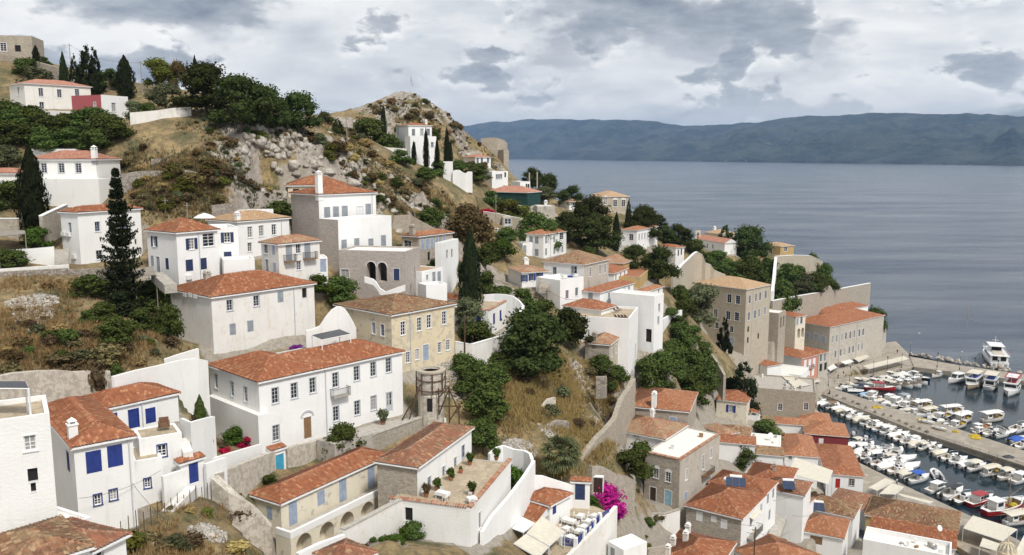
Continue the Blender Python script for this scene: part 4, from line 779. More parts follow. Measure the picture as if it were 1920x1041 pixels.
for px, py, d in [(-60,105,212),(0,112,212),(60,122,208),(110,150,198),(170,160,200),(240,175,195),(300,192,188),(420,207,184),(520,218,188),(590,233,198),(650,238,222),(675,215,260),(700,198,275),(735,182,285),(765,177,288),(800,186,286),(850,216,286),(900,262,290),(945,302,298),(960,335,300),
        (450,222,176),(480,250,170),(550,268,175),(600,290,178),(650,300,188),(700,325,195),(760,365,196),(500,330,158),(420,320,152),(350,290,156),(300,320,150),(250,295,160),(250,350,140),(300,385,134),(420,375,143),(520,375,152),(600,320,172),(660,325,178),(820,400,197),(880,350,228),(850,345,235),(900,400,216),(880,440,200),(820,430,186),(780,445,172),(700,240,255),(760,205,270),(830,225,275),(880,280,280),(830,300,255),(720,275,232),(650,260,212),
        (240,225,172),(330,228,170),(400,235,172),(120,250,168),(0,260,165),(60,235,172),(200,260,165),(-100,250,165),(-100,400,135),(0,440,128),(60,455,126),
        (-60,512,116),(0,512,118),(80,512,119),(150,518,120),(230,520,120),(100,560,110),(50,620,100),(150,640,98),(250,600,108),(320,640,104),(-60,690,87),(0,692,88),(100,695,89),(200,685,94),(300,660,99),(370,640,106),(330,575,113),(20,570,108),
        (330,800,91),(525,893,95),(560,880,99),(470,917,91),(610,850,104),(380,790,94),(430,840,93),(560,838,99),(700,795,111),(755,765,117),(800,740,124),
        (420,1000,75),(300,1000,72),(350,950,78),(240,1035,66),(330,1050,65),(450,1060,73),(420,930,82),(280,960,75),
        (700,1015,81),(650,1045,77),(745,960,87),(600,1090,74),(850,1090,82),
        (860,790,128),(870,700,140),(940,660,148),(1000,625,158),(1050,655,156),(1100,690,158),(1150,705,163),(1000,720,145),(1080,740,147),(1050,790,135),(1100,800,140),(1150,800,143),(1000,830,125),(950,850,119),(1050,880,119),(1100,890,123),(1160,870,136),(900,830,122),(1180,750,160),(1195,850,150),(1212,840,160),(1235,880,150),(1190,905,142),(1250,800,168),(1205,800,172),(880,640,148),(900,600,152),
        (1210,880,142),(1175,960,126),(1130,1010,117),(1250,1030,119),(1000,980,104),(960,1030,100),(1080,960,108),(900,1000,97),
        (1230,660,196),(1290,690,206),(1340,730,205),(1400,690,238),(1300,620,214),(1260,600,208),(1350,660,225),(1440,680,262),
        (1350,490,300),(1450,478,332),(1500,497,332),(1550,525,335),(1480,540,300),(1540,560,312),(1400,500,300),(1250,472,285),(1300,462,310),(1150,422,290),(1100,402,300),(1050,382,300),(1000,372,290),(1380,475,322),(1570,545,338),
        (950,462,212),(1000,482,214),(940,560,170),(890,562,162),(860,525,163),(905,520,172),(1190,505,235),(1230,520,225),(1100,450,250),(1090,475,230)]:
    q = P(px, py, d); CTRL.append((q.x, q.y, q.z))
for px, d, z in [(1000,440,-6),(1100,420,-6),(1200,410,-6),(1300,425,-6),(1400,430,-6),(1500,410,-6),(1580,385,-6),(1640,375,-6),(1700,362,-6),(880,450,-5),(750,460,20),(600,420,45),(500,330,70),(400,280,78),(250,300,85),(100,330,95),(-50,330,100),(1620,352,2),(1560,362,8),(1480,372,15),(-300,150,70),(-300,90,60)]:
    q = P(px, 300, d); CTRL.append((q.x, q.y, z))
def zpoly(pts, z): return [tuple(PZ(x, y, z)[:2]) for x, y in pts]
BAS1 = zpoly([(1543,752),(1600,775),(1716,819),(1920,885),(2060,932),(2060,1110),(1905,1016),(1810,968),(1700,917),(1612,872),(1590,860),(1560,825),(1530,790),(1530,755)], 0)
BAS2 = zpoly([(1560,727),(1713,690),(1920,718),(2100,745),(2100,905),(1920,849),(1774,801),(1557,729)], 0)
for pl in (BAS1, BAS2):
    for q in pl: CTRL.append((q[0], q[1], 0.6))
for px, py in [(1540,745),(1620,705),(1500,740),(1690,940),(1800,1000),(1600,880),(1650,690),(1900,1060)]:
    q = PZ(px, py, 0.9); CTRL.append((q.x, q.y, 0.9))
for k in ('h18', 'h19'):
    for s in SPECS:
        if s['wing'] == k:
            g = s['g']; th = g['th']; u = Vector((math.cos(th), math.sin(th),0)); v = Vector((-u.y, u.x, 0))
            for q in (g['p'], g['p']+u*g['a'], g['p']+u*g['a']/2, g['p']+v*g['b']): CTRL.append((q.x, q.y, q.z))
            FOOT.append(g)
FOOT = [g for g in FOOT if g is not HOUSES['h18']['g'] and g is not HOUSES['h19']['g']]
cp = np.array(CTRL, np.float64)
_, ui = np.unique(np.round(cp[:, :2]/1.2), axis=0, return_index=True); cp = cp[np.sort(ui)]
dm = np.hypot(cp[:, None, 0]-cp[None, :, 0], cp[:, None, 1]-cp[None, :, 1])
lam = np.eye(len(cp))*1.5
Amat = np.block([[-dm+lam, np.ones((len(cp),1))], [np.ones((1, len(cp))), np.zeros((1,1))]])
wts = np.linalg.solve(Amat, np.append(cp[:, 2], 0))
CELL = 0.8; GX0, GX1, GY0, GY1 = -185.0,215.0,34.0,470.0
gx = np.arange(GX0, GX1, CELL); gy = np.arange(GY0, GY1, CELL); GX, GY = np.meshgrid(gx, gy, indexing='ij')
cgx = np.arange(GX0, GX1+4,2.4); cgy = np.arange(GY0, GY1+4,2.4); cX, cY = np.meshgrid(cgx, cgy, indexing='ij')
cZ = np.full(cX.shape, wts[-1])
for i in range(len(cp)): cZ -= wts[i]*np.hypot(cX-cp[i, 0], cY-cp[i, 1])
def bil(Zc, x, y, x0, y0, c):
    fx = (x-x0)/c; fy = (y-y0)/c; i = np.clip(np.floor(fx).astype(int),0, Zc.shape[0]-2); j = np.clip(np.floor(fy).astype(int),0, Zc.shape[1]-2); fx = np.clip(fx-i, 0,1); fy = np.clip(fy-j, 0,1)
    return (Zc[i, j]*(1-fx)+Zc[i+1, j]*fx)*(1-fy)+(Zc[i, j+1]*(1-fx)+Zc[i+1, j+1]*fx)*fy
GZ = bil(cZ, GX, GY, GX0, GY0,2.4)
def near(pts, r):                                  # soft mask around photo points (px, py, depth)
    m = np.zeros(GX.shape)
    for px, py, d in pts:
        q = P(px, py, d); m = np.maximum(m, np.exp(-((GX-q.x)**2+(GY-q.y)**2)/(r*r)))
    return m
ROCKP = [(460,225,175),(490,245,171),(530,260,175),(570,275,176),(600,300,178),(640,290,190),(680,300,200),(620,330,172),(540,310,165),(700,350,192),(480,285,165),(650,345,180),(720,380,188),(840,430,190),(590,255,188),(780,400,195),(560,345,162),(520,350,158),(590,370,160)]
HILLP = [(700,205,272),(740,195,280),(780,190,284),(820,210,284),(860,235,286),(900,280,288),(880,270,285),(720,240,262),(800,240,275),(680,240,250)]
CLIFF = [(1500,510,318),(1540,530,325),(1560,540,333),(1500,540,306),(950,560,172),(940,520,185)]
rock = np.clip(near(ROCKP,8.5)*1.1+near(HILLP,12)*0.7+near(CLIFF, 9)*0.9,0,1)*np.clip(fbm(GX, GY, 0.11,4,3)*2.6-0.7,0,1)
rid = fbm(GX, GY, 0.16,5,11, True)
blk = vnoise(np.floor(GX/1.7+vnoise(GX, GY, .3,5)*2)*1.0, np.floor(GY/1.5+vnoise(GX, GY, .3,6)*2)*1.0,0.77,9)
GZ = GZ+rock*((rid-0.55)*6.0+(blk-0.5)*2.0+(fbm(GX, GY,0.42,3,17, True)-0.6)*3.0)
GZ = GZ+(fbm(GX, GY, 0.13,4,21)-0.5)*1.0+(fbm(GX, GY, 0.6,3,25)-0.5)*0.35
RR = np.hypot(GX, GY)+1e-6; DX, DY = GX/RR, GY/RR
for g in FOOT:                                     # no bank of earth stands between the viewer's side and a house front
    u = (math.cos(g['th']), math.sin(g['th'])); px_, py_ = g['p'].x, g['p'].y
    for ax, ln_ in ((u, g['a']), ((-u[1], u[0]), g['b'])):
        den = DX*ax[1]-DY*ax[0]; den = np.where(np.abs(den) < 1e-6, 1e-6, den)
        tt_ = (px_*ax[1]-py_*ax[0])/den; ss_ = -(DX*py_-DY*px_)/den
        ok = (ss_ > -0.5) & (ss_ < ln_+0.5) & (tt_-RR > -0.5) & (tt_-RR < 20)
        GZ = np.where(ok, np.minimum(GZ, CH+(g['p'].z+0.2-CH)*RR/np.maximum(tt_, 1)), GZ)
pav = np.zeros(GX.shape)
rub = near([(1000,722,145),(1005,712,146),(1045,825,131),(1060,810,133),(1090,790,137),(1115,770,142),(1080,820,134),(975,835,122),(1095,690,157)], 2.6)
for g in FOOT:
    c, s_ = math.cos(g['th']), math.sin(g['th']); X = GX-g['p'].x; Y = GY-g['p'].y; U = X*c+Y*s_; V = -X*s_+Y*c
    sel = (U > -7) & (V > -7) & (U < g['a']+2) & (V < g['b']+2)
    dist = np.maximum(np.maximum(-U, -V),0); far = np.maximum(np.maximum(U-g['a'], V-g['b']),0); dist = np.maximum(dist, far*1.0)
    zb = g['p'].z
    dd = np.hypot(np.maximum(np.maximum(-U, U-g['a']), 0), np.maximum(np.maximum(-V, V-g['b']), 0)); pav = np.maximum(pav, np.clip(1.5-dd/(7.0 if zb < 30 and g['p'].x > 10 else 1.8), 0, 1))
    inside = (U > -0.3) & (V > -0.3) & (U < g['a']+0.1) & (V < g['b']+0.1)
    GZ = np.where(sel & (far <= 0), np.minimum(GZ, zb+0.15+0.30*dist), GZ)
    GZ = np.where(inside, np.minimum(GZ, zb-0.1), GZ)
    GZ = np.where(sel & (dist < 2.5), np.maximum(GZ, zb-0.9-1.6*dist), GZ)
for pl in (BAS1, BAS2): GZ = np.where(inpoly(GX, GY, pl),-3.0, GZ)
GZ = np.maximum(GZ, -8)
GL = GZ.tolist(); GN, GM = len(GL)-2, len(GL[0])-2
def ground(x, y):
    fx = (x-GX0)/CELL; fy = (y-GY0)/CELL; i = min(max(int(fx),0), GN); j = min(max(int(fy),0), GM); fx = min(max(fx-i,0.0),1.0); fy = min(max(fy-j,0.0),1.0); a_, b_ = GL[i], GL[i+1]
    return (a_[j]*(1-fx)+b_[j]*fx)*(1-fy)+(a_[j+1]*(1-fx)+b_[j+1]*fx)*fy
def hit(px, py, d0=45, d1=420):                    # first terrain depth along a pixel's ray
    d = d0
    while d < d1:
        q = P(px, py, d)
        if q.z < ground(q.x, q.y): return q
        d += 0.8
    return None
t = NT('terrain')
p = t.pos(); at = t.attr('rock'); ar = t.attr('rubble')
grass = t.mix(t.ramp(t.noise(t.pos(),0.10,5,0.6),(0.36,0.0),(0.62,1.0)),(0.22,0.155,0.07),(0.37,0.275,0.13))
grass = t.mix(t.ramp(t.noise(t.pos(),0.9,6,0.68),(0.42,0.0),(0.64,0.9)), grass, (0.13,0.092,0.052))
grass = t.mix(t.ramp(t.noise(t.pos((1,1,1)),0.17,5,0.62),(0.48,0.0),(0.60,0.85)), grass,(0.075,0.080,0.032))
grass = t.mix(t.ramp(t.noise(t.pos(),3.2,4,0.7),(0.5,0.0),(0.75,0.6)), grass, (0.40,0.315,0.165))
grass = t.mix(t.ramp(t.noise(t.pos(),1.5,5,0.7),(0.62,0.0),(0.68,0.8)), grass, (0.38,0.345,0.30))
rk = t.mix(t.ramp(t.noise(t.pos((1,1,0.6)),0.8,7,0.66),(0.35,0.0),(0.66,1.0)),(0.20,0.17,0.14),(0.46,0.415,0.36))
rk = t.mix(t.ramp(t.noise(t.pos(),0.3,4),(0.55,0.0),(0.75,0.5)), rk, (0.38,0.27,0.175))
fac = t.ramp(t.math('ADD', at.outputs['Fac'], t.math('MULTIPLY', t.math('SUBTRACT', t.noise(t.pos(),1.1,5,0.65),0.5),0.9)),(0.27,0.0),(0.40,1.0))
c = t.mix(fac, grass, rk)
vz = t.n('ShaderNodeTexVoronoi'); vz.inputs['Scale'].default_value = 3.0; t.l(p, vz.inputs['Vector'])
sv = t.n('ShaderNodeSeparateColor'); t.l(vz.outputs['Color'], sv.inputs[0])
c = t.mix(t.ramp(ar.outputs['Fac'], (0.3,0.0),(0.5,1.0)), c, t.mix(sv.outputs[0], (0.20,0.18,0.16),(0.36,0.335,0.31)))
ap = t.attr('paved')
pv = t.mix(sv.outputs[0],(0.30,0.265,0.215),(0.41,0.37,0.31))
c = t.mix(t.ramp(t.math('ADD', ap.outputs['Fac'], t.math('MULTIPLY', t.math('SUBTRACT', t.noise(t.pos(),0.5,5),0.5),1.2)),(0.45,0.0),(0.75,1.0)), c, pv)
t.set(Base_Color=c, Roughness=0.95)
t.bump(t.math('ADD', t.noise(t.pos(),2.6,6,0.7), t.noise(t.pos(),11,4,0.7)),0.7,0.25)
nx, ny = GX.shape; i, j = np.meshgrid(np.arange(nx-1), np.arange(ny-1), indexing='ij'); b0 = (i*ny+j).ravel()
me = npmesh('terrain', np.stack([GX, GY, GZ], -1).reshape(-1,3), np.stack([b0, b0+ny, b0+ny+1, b0+1], -1), 'terrain', smooth=True)
for nm, arr in (('rock', rock),('rubble', rub),('paved', pav)):
    a_ = me.attributes.new(nm, 'FLOAT', 'POINT'); a_.data.foreach_set('value', arr.astype(np.float32).ravel())
to = link(bpy.data.objects.new('terrain', me)); to['kind'] = 'structure'
# ------------------------------------------------------------------ sea
t = NT('sea'); p = t.pos((1,1,1))
n1 = t.noise(t.pos((0.05,0.16,1),0.25),1.0,6,0.62); n2 = t.noise(t.pos((0.35,0.8,1),0.35),1.0,5,0.65); n3 = t.noise(t.pos((0.004,0.014,1),0.15),1.0,4,0.55)
t.set(Base_Color=t.mix(t.ramp(t.math('ADD', t.math('MULTIPLY', n3,0.6), t.math('MULTIPLY', t.noise(t.pos((0.012,0.05,1),0.3),1.0,6,0.65),0.4)),(0.38,0.0),(0.62,1.0)),(0.040,0.060,0.092),(0.150,0.168,0.195)), Roughness=t.math('ADD', t.math('MULTIPLY', n3,0.16),0.10))  # pale streaks put the sheen of ruffled water into the base colour
t.b.inputs['IOR'].default_value = 1.33
n4 = t.noise(t.pos((0.018,0.07,1),0.3),1.0,5,0.6)
t.bump(t.math('MULTIPLY', t.math('ADD', t.math('ADD', t.math('MULTIPLY', n1,3.2), n2), t.math('MULTIPLY', n4,3.0)), t.math('ADD', n3,0.4)), 1.0,0.6)
m = MB(); m.add([(-9000,-280,0),(15500,-280,0),(15500,19500,0),(-9000,19500,0)], [(0,1,2,3)], 'sea'); so_ = m.build('sea'); so_['kind'] = 'structure'
t = NT('harbour_water'); hn = t.noise(t.pos((0.5,0.9,1),0.4),1.0,4,0.6)
t.set(Base_Color=t.mix(hn,(0.008,0.020,0.030),(0.016,0.034,0.046)), Roughness=0.07); t.b.inputs['IOR'].default_value = 1.33; t.bump(hn,0.5,0.10)
for pl in (BAS1, BAS2): m = MB(); m.prism(pl, -0.5, 0.03, 'harbour_water'); o = m.build('harbour_water'); o['kind'] = 'structure'
# ------------------------------------------------------------------ far coast
t = NT('far_hills'); g1 = t.noise(t.pos((1,1,2)),0.0022,8,0.68); g2 = t.noise(t.pos((1,1,2.5)),0.011,6,0.7)
c = t.mix(t.ramp(g1,(0.43,0.0),(0.57,1.0)),(0.010,0.022,0.026),(0.060,0.075,0.060)); c = t.mix(t.ramp(g2,(0.60,0.0),(0.68,0.7)), c, (0.19,0.155,0.11))  # relief shading and the blue of distance are partly put into these colours
sz = t.n('ShaderNodeSeparateXYZ'); t.l(t.pos(), sz.inputs[0])
sp = t.math('MULTIPLY', t.ramp(t.noise(t.pos((1,1,1)),0.035,3,0.6),(0.67,0.0),(0.70,1.0)), t.ramp(t.noise(t.pos(),0.0016,3),(0.48,0.0),(0.6,1.0)))
c = t.mix(t.math('MULTIPLY', sp, t.ramp(t.math('DIVIDE', sz.outputs[2], 400.0),(0.1,1.0),(0.6,0.0))), c, (0.55,0.50,0.44))
t.set(Base_Color=c, Roughness=1.0)
t.bump(t.math('ADD', g1, g2),1.0,60)
prof = [(600,250),(870,238),(930,230),(1000,226),(1060,225),(1130,227),(1180,226),(1230,230),(1275,238),(1340,235),(1420,230),(1500,219),(1560,219),(1625,213),(1700,216),(1760,217),(1800,214),(1850,218),(1920,220),(2050,216),(2200,224),(2500,230)]
cols = np.linspace(640,2450,340); lay = np.linspace(0,1,46); rid_y = np.interp(cols, [q[0] for q in prof], [q[1] for q in prof])
sh = np.interp(cols, [600,950,1900,2500], [294.5,298.3,310.6,317]); Dsh = CH*F/(sh-288.0)
def range_mesh(name, deep, hf, front):
    V = []
    for ci, px in enumerate(cols):
        Dr = Dsh[ci]*deep+(700 if not front else 0); zt = (CH+Dr*(288-rid_y[ci])/F)*hf
        if front: zt *= 0.25+0.95*max(0.0, 0.55+0.9*float(mnoise.fractal(Vector((px*0.0075,4.2,1.0)),0.8,2.0,4)))*min(1, max(0.15, (px-900)/500))
        else: zt += Dr/F*2.2*float(mnoise.fractal(Vector((px*0.03,1.2,6.0)),0.7,2.0,4))
        for q in lay:
            D = Dsh[ci]+(Dr-Dsh[ci])*q; x = D*(px-960)/F
            k = 0.5*float(mnoise.fractal(Vector((x*0.0011, D*0.0011,3.1)),0.7,2.1,6)); rg = 1-abs(float(mnoise.fractal(Vector((x*0.0017, D*0.0012,9.0)),0.8,2.0,5)))
            z = zt*q**0.75*(1-0.85*(1-q)*q*2*(1-rg*0.8))+zt*0.95*k*q*(1-q)*2.2
            V.append((x, D, max(z,-2) if q > 0 else -6))
        V.append((x, Dr*1.06,-6))
    V = np.array(V); ny_ = len(lay)+1; i, j = np.meshgrid(np.arange(len(cols)-1), np.arange(ny_-1), indexing='ij'); b0 = (i*ny_+j).ravel()
    o = link(bpy.data.objects.new(name, npmesh(name, V, np.stack([b0, b0+ny_, b0+ny_+1, b0+1],-1), 'far_hills', smooth=True))); o['kind'] = 'structure'
range_mesh('far_hills',1.28,1.0, False); range_mesh('far_hills',1.10,0.62, True)
# ------------------------------------------------------------------ quays and piers
def quay(name, pts, z, kerb=None, mat='quay_stone'):
    m = MB(); pl = zpoly(pts, z); m.prism(pl, -3.2, z, mat); o = m.build(name); o['kind'] = 'structure'; return o
quay('north_quay', [(1539,741),(1557,727),(1713,688),(1722,682),(1704,664),(1680,640),(1600,650),(1500,690),(1430,730),(1490,772),(1532,757)], 1.30)
quay('middle_pier', [(1539.5,741.6),(1600,766),(1716,811),(1920,876),(2060,922),(2060,890),(1920,845),(1774,797),(1557.5,727.4)], 1.302)
quay('breakwater', [(1713.5,688),(1800,699),(1920,714),(2100,738),(2100,727),(1920,702),(1800,685),(1705,668),(1704,664.5)], 1.6)
quay('south_quay', [(1590,856),(1612,868),(1700,912),(1810,963),(1905,1010),(2060,1100),(2000,1140),(1820,1040),(1690,960),(1580,890)], 1.2)
# parapet along the near edge of the middle pier
def line_wall(name, label, cat, pts, h, th, mat, zoff=None, group=None, cope=None, below=1.0):
    """a wall along photo points (px, py_top, depth); real thickness, follows its tops"""
    W_ = [P(*q) for q in pts]; o0 = W_[0].copy(); hs = h if isinstance(h, (list, tuple)) else [h]*len(pts)
    n = len(W_); L, R = [], []
    for i in range(n):
        d = (W_[min(i+1, n-1)]-W_[max(i-1,0)]); d.z = 0; d.normalize(); nn = Vector((-d.y, d.x, 0))*th/2
        L.append(W_[i]+nn); R.append(W_[i]-nn)
    base = Vector((o0.x, o0.y, o0.z-hs[0]))
    m = MB(); vs = []; fs = []
    for i in range(n):
        for q, z in ((L[i], W_[i].z-hs[i]-below),(R[i], W_[i].z-hs[i]-below),(R[i], W_[i].z),(L[i], W_[i].z)): vs.append((q.x-base.x, q.y-base.y, z-base.z))
    for i in range(n-1):
        a = 4*i; b = a+4; fs += [(a, b, b+3, a+3),(a+1, a+2, b+2, b+1),(a+2, a+3, b+3, b+2),(a, a+1, b+1, b)]
    fs += [(0,3,2,1),(4*n-4,4*n-3,4*n-2,4*n-1)]
    m.add(vs, fs, mat)
    r = m.build(name, None, False, base)
    if cope:
        c = MB(); vs = []; fs = []
        for i in range(n):
            d = (R[i]-L[i])*0.12
            for q, z in ((L[i]-d, W_[i].z+0.003),(R[i]+d, W_[i].z+0.003),(R[i]+d, W_[i].z+0.12),(L[i]-d, W_[i].z+0.12)): vs.append((q.x-base.x, q.y-base.y, z-base.z))
        for i in range(n-1):
            a = 4*i; b = a+4; fs += [(a, b, b+3, a+3),(a+1, a+2, b+2, b+1),(a+2, a+3, b+3, b+2),(a, a+1, b+1, b)]
        fs += [(0,3,2,1),(4*n-4,4*n-3,4*n-2,4*n-1)]
        c.add(vs, fs, cope); c.build('coping', r)
    return tag(r, label, cat, group)
for s in SPECS: build_house(s)
# ------------------------------------------------------------------ vegetation
RNG = np.random.RandomState(5)
def leaf_quads(c, nrm, size, asp=1.6, rng=RNG):
    n = len(c); r = rng.normal(size=(n, 3)); nrm = nrm/np.linalg.norm(nrm, axis=1, keepdims=True)
    u = np.cross(nrm, r); u /= np.linalg.norm(u, axis=1, keepdims=True)+1e-9; v = np.cross(nrm, u)
    s = (size*(0.55+0.9*rng.rand(n)))[:, None]
    q = np.stack([c-u*s*asp/2, c-v*s/2+nrm*s*0.12, c+u*s*asp/2, c+v*s/2+nrm*s*0.12], 1).reshape(-1,3)
    return q, np.arange(4*n).reshape(-1,4)
def blob(c, r, k=7, rings=5, rng=RNG):
    v = []
    for i in range(rings+1):
        th = math.pi*i/rings
        for j in range(k):
            ph = 2*math.pi*j/k+i*0.4; w_ = 0.86+0.28*rng.rand()
            v.append((c[0]+r[0]*math.sin(th)*math.cos(ph)*w_, c[1]+r[1]*math.sin(th)*math.sin(ph)*w_, c[2]+r[2]*math.cos(th)*w_))
    f = [(i*k+j, i*k+(j+1) % k, (i+1)*k+(j+1) % k, (i+1)*k+j) for i in range(rings) for j in range(k)]
    return np.array(v), np.array(f)
def clump_crown(cl, nleaf, size, name, mat, core=0.64, asp=1.5, up=0.3):
    Vs, Fs = [], []; nb = 0
    wt = np.array([c[3]**2 for c in cl]); wt /= wt.sum()
    idx = RNG.choice(len(cl), nleaf, p=wt); C = np.array(cl)[idx]
    d = RNG.normal(size=(nleaf, 3)); d[:, 2] += up; d /= np.linalg.norm(d, axis=1, keepdims=True)
    rr = C[:,3:4]*(0.66+0.72*RNG.rand(nleaf,1)**2)
    pos = C[:, :3]+d*rr*np.array([1,1,0.85]); nr = d+RNG.normal(size=d.shape)*0.55
    v, f = leaf_quads(pos, nr, np.full(nleaf, size), asp); Vs.append(v); Fs.append(f); nb = len(v)
    for c in cl:
        v, f = blob(c[:3], (c[3]*core, c[3]*core, c[3]*core*0.85)); Vs.append(v); Fs.append(f+nb); nb += len(v)
    return npmesh(name, np.concatenate(Vs), np.concatenate(Fs), mat)
def dome(n, r, z0, z1, cr, flat=1.0, hollow=0.4):
    out = []
    for i in range(n):
        a = RNG.rand()*2*math.pi; q = math.sqrt(hollow**2+RNG.rand()*(1-hollow**2)); zz = RNG.rand()**0.8
        lim = math.sqrt(max(0.05,1-(zz**1.6)))
        out.append((math.cos(a)*r*q*lim, math.sin(a)*r*q*lim, z0+(z1-z0)*zz, cr*(0.7+0.6*RNG.rand())))
    out.append((0,0, z1-cr*0.6, cr*1.1)); return out
CR = {}
def variants(kind, fn, n=3): CR[kind] = [fn(i) for i in range(n)]
MATK = {}
def crown_for(kind, mat):
    key = (kind, mat)
    if key not in MATK:
        res = []
        for me in CR[kind]:
            m2 = me.copy(); m2.materials.clear(); m2.materials.append(MATS[mat]); res.append(m2)
        MATK[key] = res
    return MATK[key]
variants('pine', lambda i: clump_crown(dome(30,0.42,0.24,0.90,0.135, hollow=0.25)+[(RNG.uniform(-.3, .3), RNG.uniform(-.3, .3),0.26, .14) for _ in range(8)], 6200,0.030, 'crown', 'pine'),4)
variants('broad', lambda i: clump_crown(dome(24,0.42,0.16,0.90,0.14, hollow=0.25),4600,0.036, 'crown', 'leaf'),4)
variants('bush', lambda i: clump_crown(dome(16,0.40,0.10,0.80,0.19, hollow=0.2),3200,0.050, 'crown', 'leaf'),4)
variants('shrub', lambda i: clump_crown(dome(7,0.32,0.08,0.68,0.27, hollow=0.1),900,0.095, 'crown', 'dryshrub', core=0.66),4)
def cyp(i):
    n = 3800; z = RNG.rand(n)**0.9; prof = np.interp(z, [0, .05, .25, .6, .85,1], [.25, .42, .5, .40, .2, .015]); a = RNG.rand(n)*2*math.pi
    lump = 1+0.16*np.sin(a*3+z*14+i)+0.12*np.sin(a*5-z*31)
    r = prof*lump*(0.78+0.27*RNG.rand(n)); pos = np.stack([np.cos(a)*r, np.sin(a)*r, 0.02+z*0.98], -1)
    nr = np.stack([np.cos(a), np.sin(a),0.35+0*a], -1)+RNG.normal(size=(n, 3))*0.45; v, f = leaf_quads(pos, nr, np.full(n, 0.034),2.0)
    v = v.copy(); Vs, Fs = [v], [f]; nb = len(v); k = 9; zz = np.linspace(0.02,0.97,12); c = []
    for q in zz:
        rr = np.interp(q, [0, .05, .25, .6, .85,1], [.25, .42, .5, .40, .2, .015])*0.72
        c += [(math.cos(2*math.pi*j/k)*rr, math.sin(2*math.pi*j/k)*rr, q) for j in range(k)]
    Vs.append(np.array(c)); Fs.append(np.array([(nb+i_*k+j, nb+i_*k+(j+1) % k, nb+(i_+1)*k+(j+1) % k, nb+(i_+1)*k+j) for i_ in range(11) for j in range(k)]))
    return npmesh('crown', np.concatenate(Vs), np.concatenate(Fs), 'cypress')
variants('cypress', cyp, 3)
def conif(i):
    cl = []
    for z in np.linspace(0.12,0.97,15):
        R_ = 0.46*(1-z)**0.75+0.03; n = max(1, int(7*(1-z))+1)
        for k in range(n):
            a = RNG.rand()*6.28; q = R_*(0.55+0.45*RNG.rand()); cl.append((math.cos(a)*q, math.sin(a)*q, z-0.05*q, 0.055+0.13*R_*(0.6+RNG.rand()*0.7)))
    return clump_crown(cl, 3800,0.034, 'crown', 'cypress', core=0.7)
variants('conifer', conif, 3)
def norfolk(i):
    P_, N_ = [], []
    for z in np.linspace(0.05,0.985,27):
        z += RNG.uniform(-.014, .014); R_ = (0.50*(1-z)**0.72+0.02)*RNG.uniform(0.85,1.1); nb = 7 if z < .85 else 5; a0 = RNG.rand()*6
        for b_ in range(nb):
            a = a0+b_*2*math.pi/nb+RNG.uniform(-.12, .12); L = R_*RNG.uniform(0.62,1.12); tl = RNG.uniform(-.05,.09)
            for q in np.linspace(0.10,1,15):
                dr = -0.03*q+0.055*q*q
                for k in range(6):
                    w_ = RNG.uniform(-1,1)*0.062*(1.15-q*0.6)
                    P_.append((math.cos(a)*L*q-math.sin(a)*w_, math.sin(a)*L*q+math.cos(a)*w_, z+dr*R_*2+tl*L*q+RNG.uniform(-.010, .016))); N_.append((RNG.normal()*.4, RNG.normal()*.4,1))
    v, f = leaf_quads(np.array(P_), np.array(N_), np.full(len(P_),0.020),2.2); return npmesh('crown', v, f, 'cypress')
variants('norfolk', norfolk, 1)
def palmc(i):                                       # fan palm: stalks ending in pleated fans
    Vv, Ff = [], []
    def quad(*q): Ff.append(tuple(range(len(Vv), len(Vv)+4))); Vv.extend(q)
    for k in range(58):
        a = RNG.rand()*6.283; el = RNG.uniform(-0.75,1.45); d = np.array([math.cos(a)*math.cos(el), math.sin(a)*math.cos(el), math.sin(el)]); L = RNG.uniform(0.20,0.28)
        s = np.array([-math.sin(a), math.cos(a), 0]); o = np.array([0,0,0.64]); tip = o+d*L; up = np.cross(d, s)
        quad(o-s*.006, tip-s*.006, tip+s*.006, o+s*.006)
        n = 13
        for j in range(n):
            f = -1.35+2.7*j/(n-1); R_ = RNG.uniform(0.19,0.25)*(1-0.12*abs(f)); q = d*math.cos(f)+s*math.sin(f); sd = s*math.cos(f)-d*math.sin(f); e1 = tip+q*R_*0.6+up*.012*(-1)**j; e2 = tip+q*R_+np.array([0,0,-0.06*RNG.rand()-0.03])
            quad(tip, e1-sd*.020, e2, e1+sd*.020)
    return npmesh('crown', np.array(Vv), np.array(Ff), 'palm')
variants('palm', palmc, 1)
def trunk_mesh(kind):
    m = MB()
    mt = 'bark'
    if kind in ('pine', 'broad'):
        b = 0.030; m.tube([(0,0,-0.12),(0.01,0,0.15),(0.03,-0.01,0.34),(0.01,0.02,0.62)], b, mt, 6,0.012)
        for k in range(6):
            a = k*1.05+0.3; z = 0.22+0.05*k; m.tube([(0.015,0, z),(math.cos(a)*0.14, math.sin(a)*0.14, z+0.14),(math.cos(a)*0.30, math.sin(a)*0.30, z+0.24)], 0.014, mt, 5,0.005)
    elif kind == 'palm': m.tube([(0,0,-0.1),(0.01,0,0.3),(0,0,0.63)], 0.045, 'bark_pale', 8,0.05)
    elif kind in ('cypress', 'conifer', 'norfolk'): m.tube([(0,0,-0.1),(0,0,0.95)], 0.03 if kind != 'norfolk' else 0.022, mt, 6,0.004)
    else:
        for k in range(5):
            a = k*1.26; m.tube([(0,0,-0.15),(math.cos(a)*0.09, math.sin(a)*0.09,0.22),(math.cos(a)*0.22, math.sin(a)*0.22,0.5)], 0.022, mt, 4,0.008)
    return m.mesh('trunk', True)
TRK = {k: trunk_mesh(k) for k in CR}
NAME = {'pine': 'pine_tree', 'broad': 'tree', 'bush': 'bush', 'shrub': 'shrub', 'cypress': 'cypress_tree', 'conifer': 'conifer_tree', 'norfolk': 'conifer_tree', 'palm': 'palm_tree'}
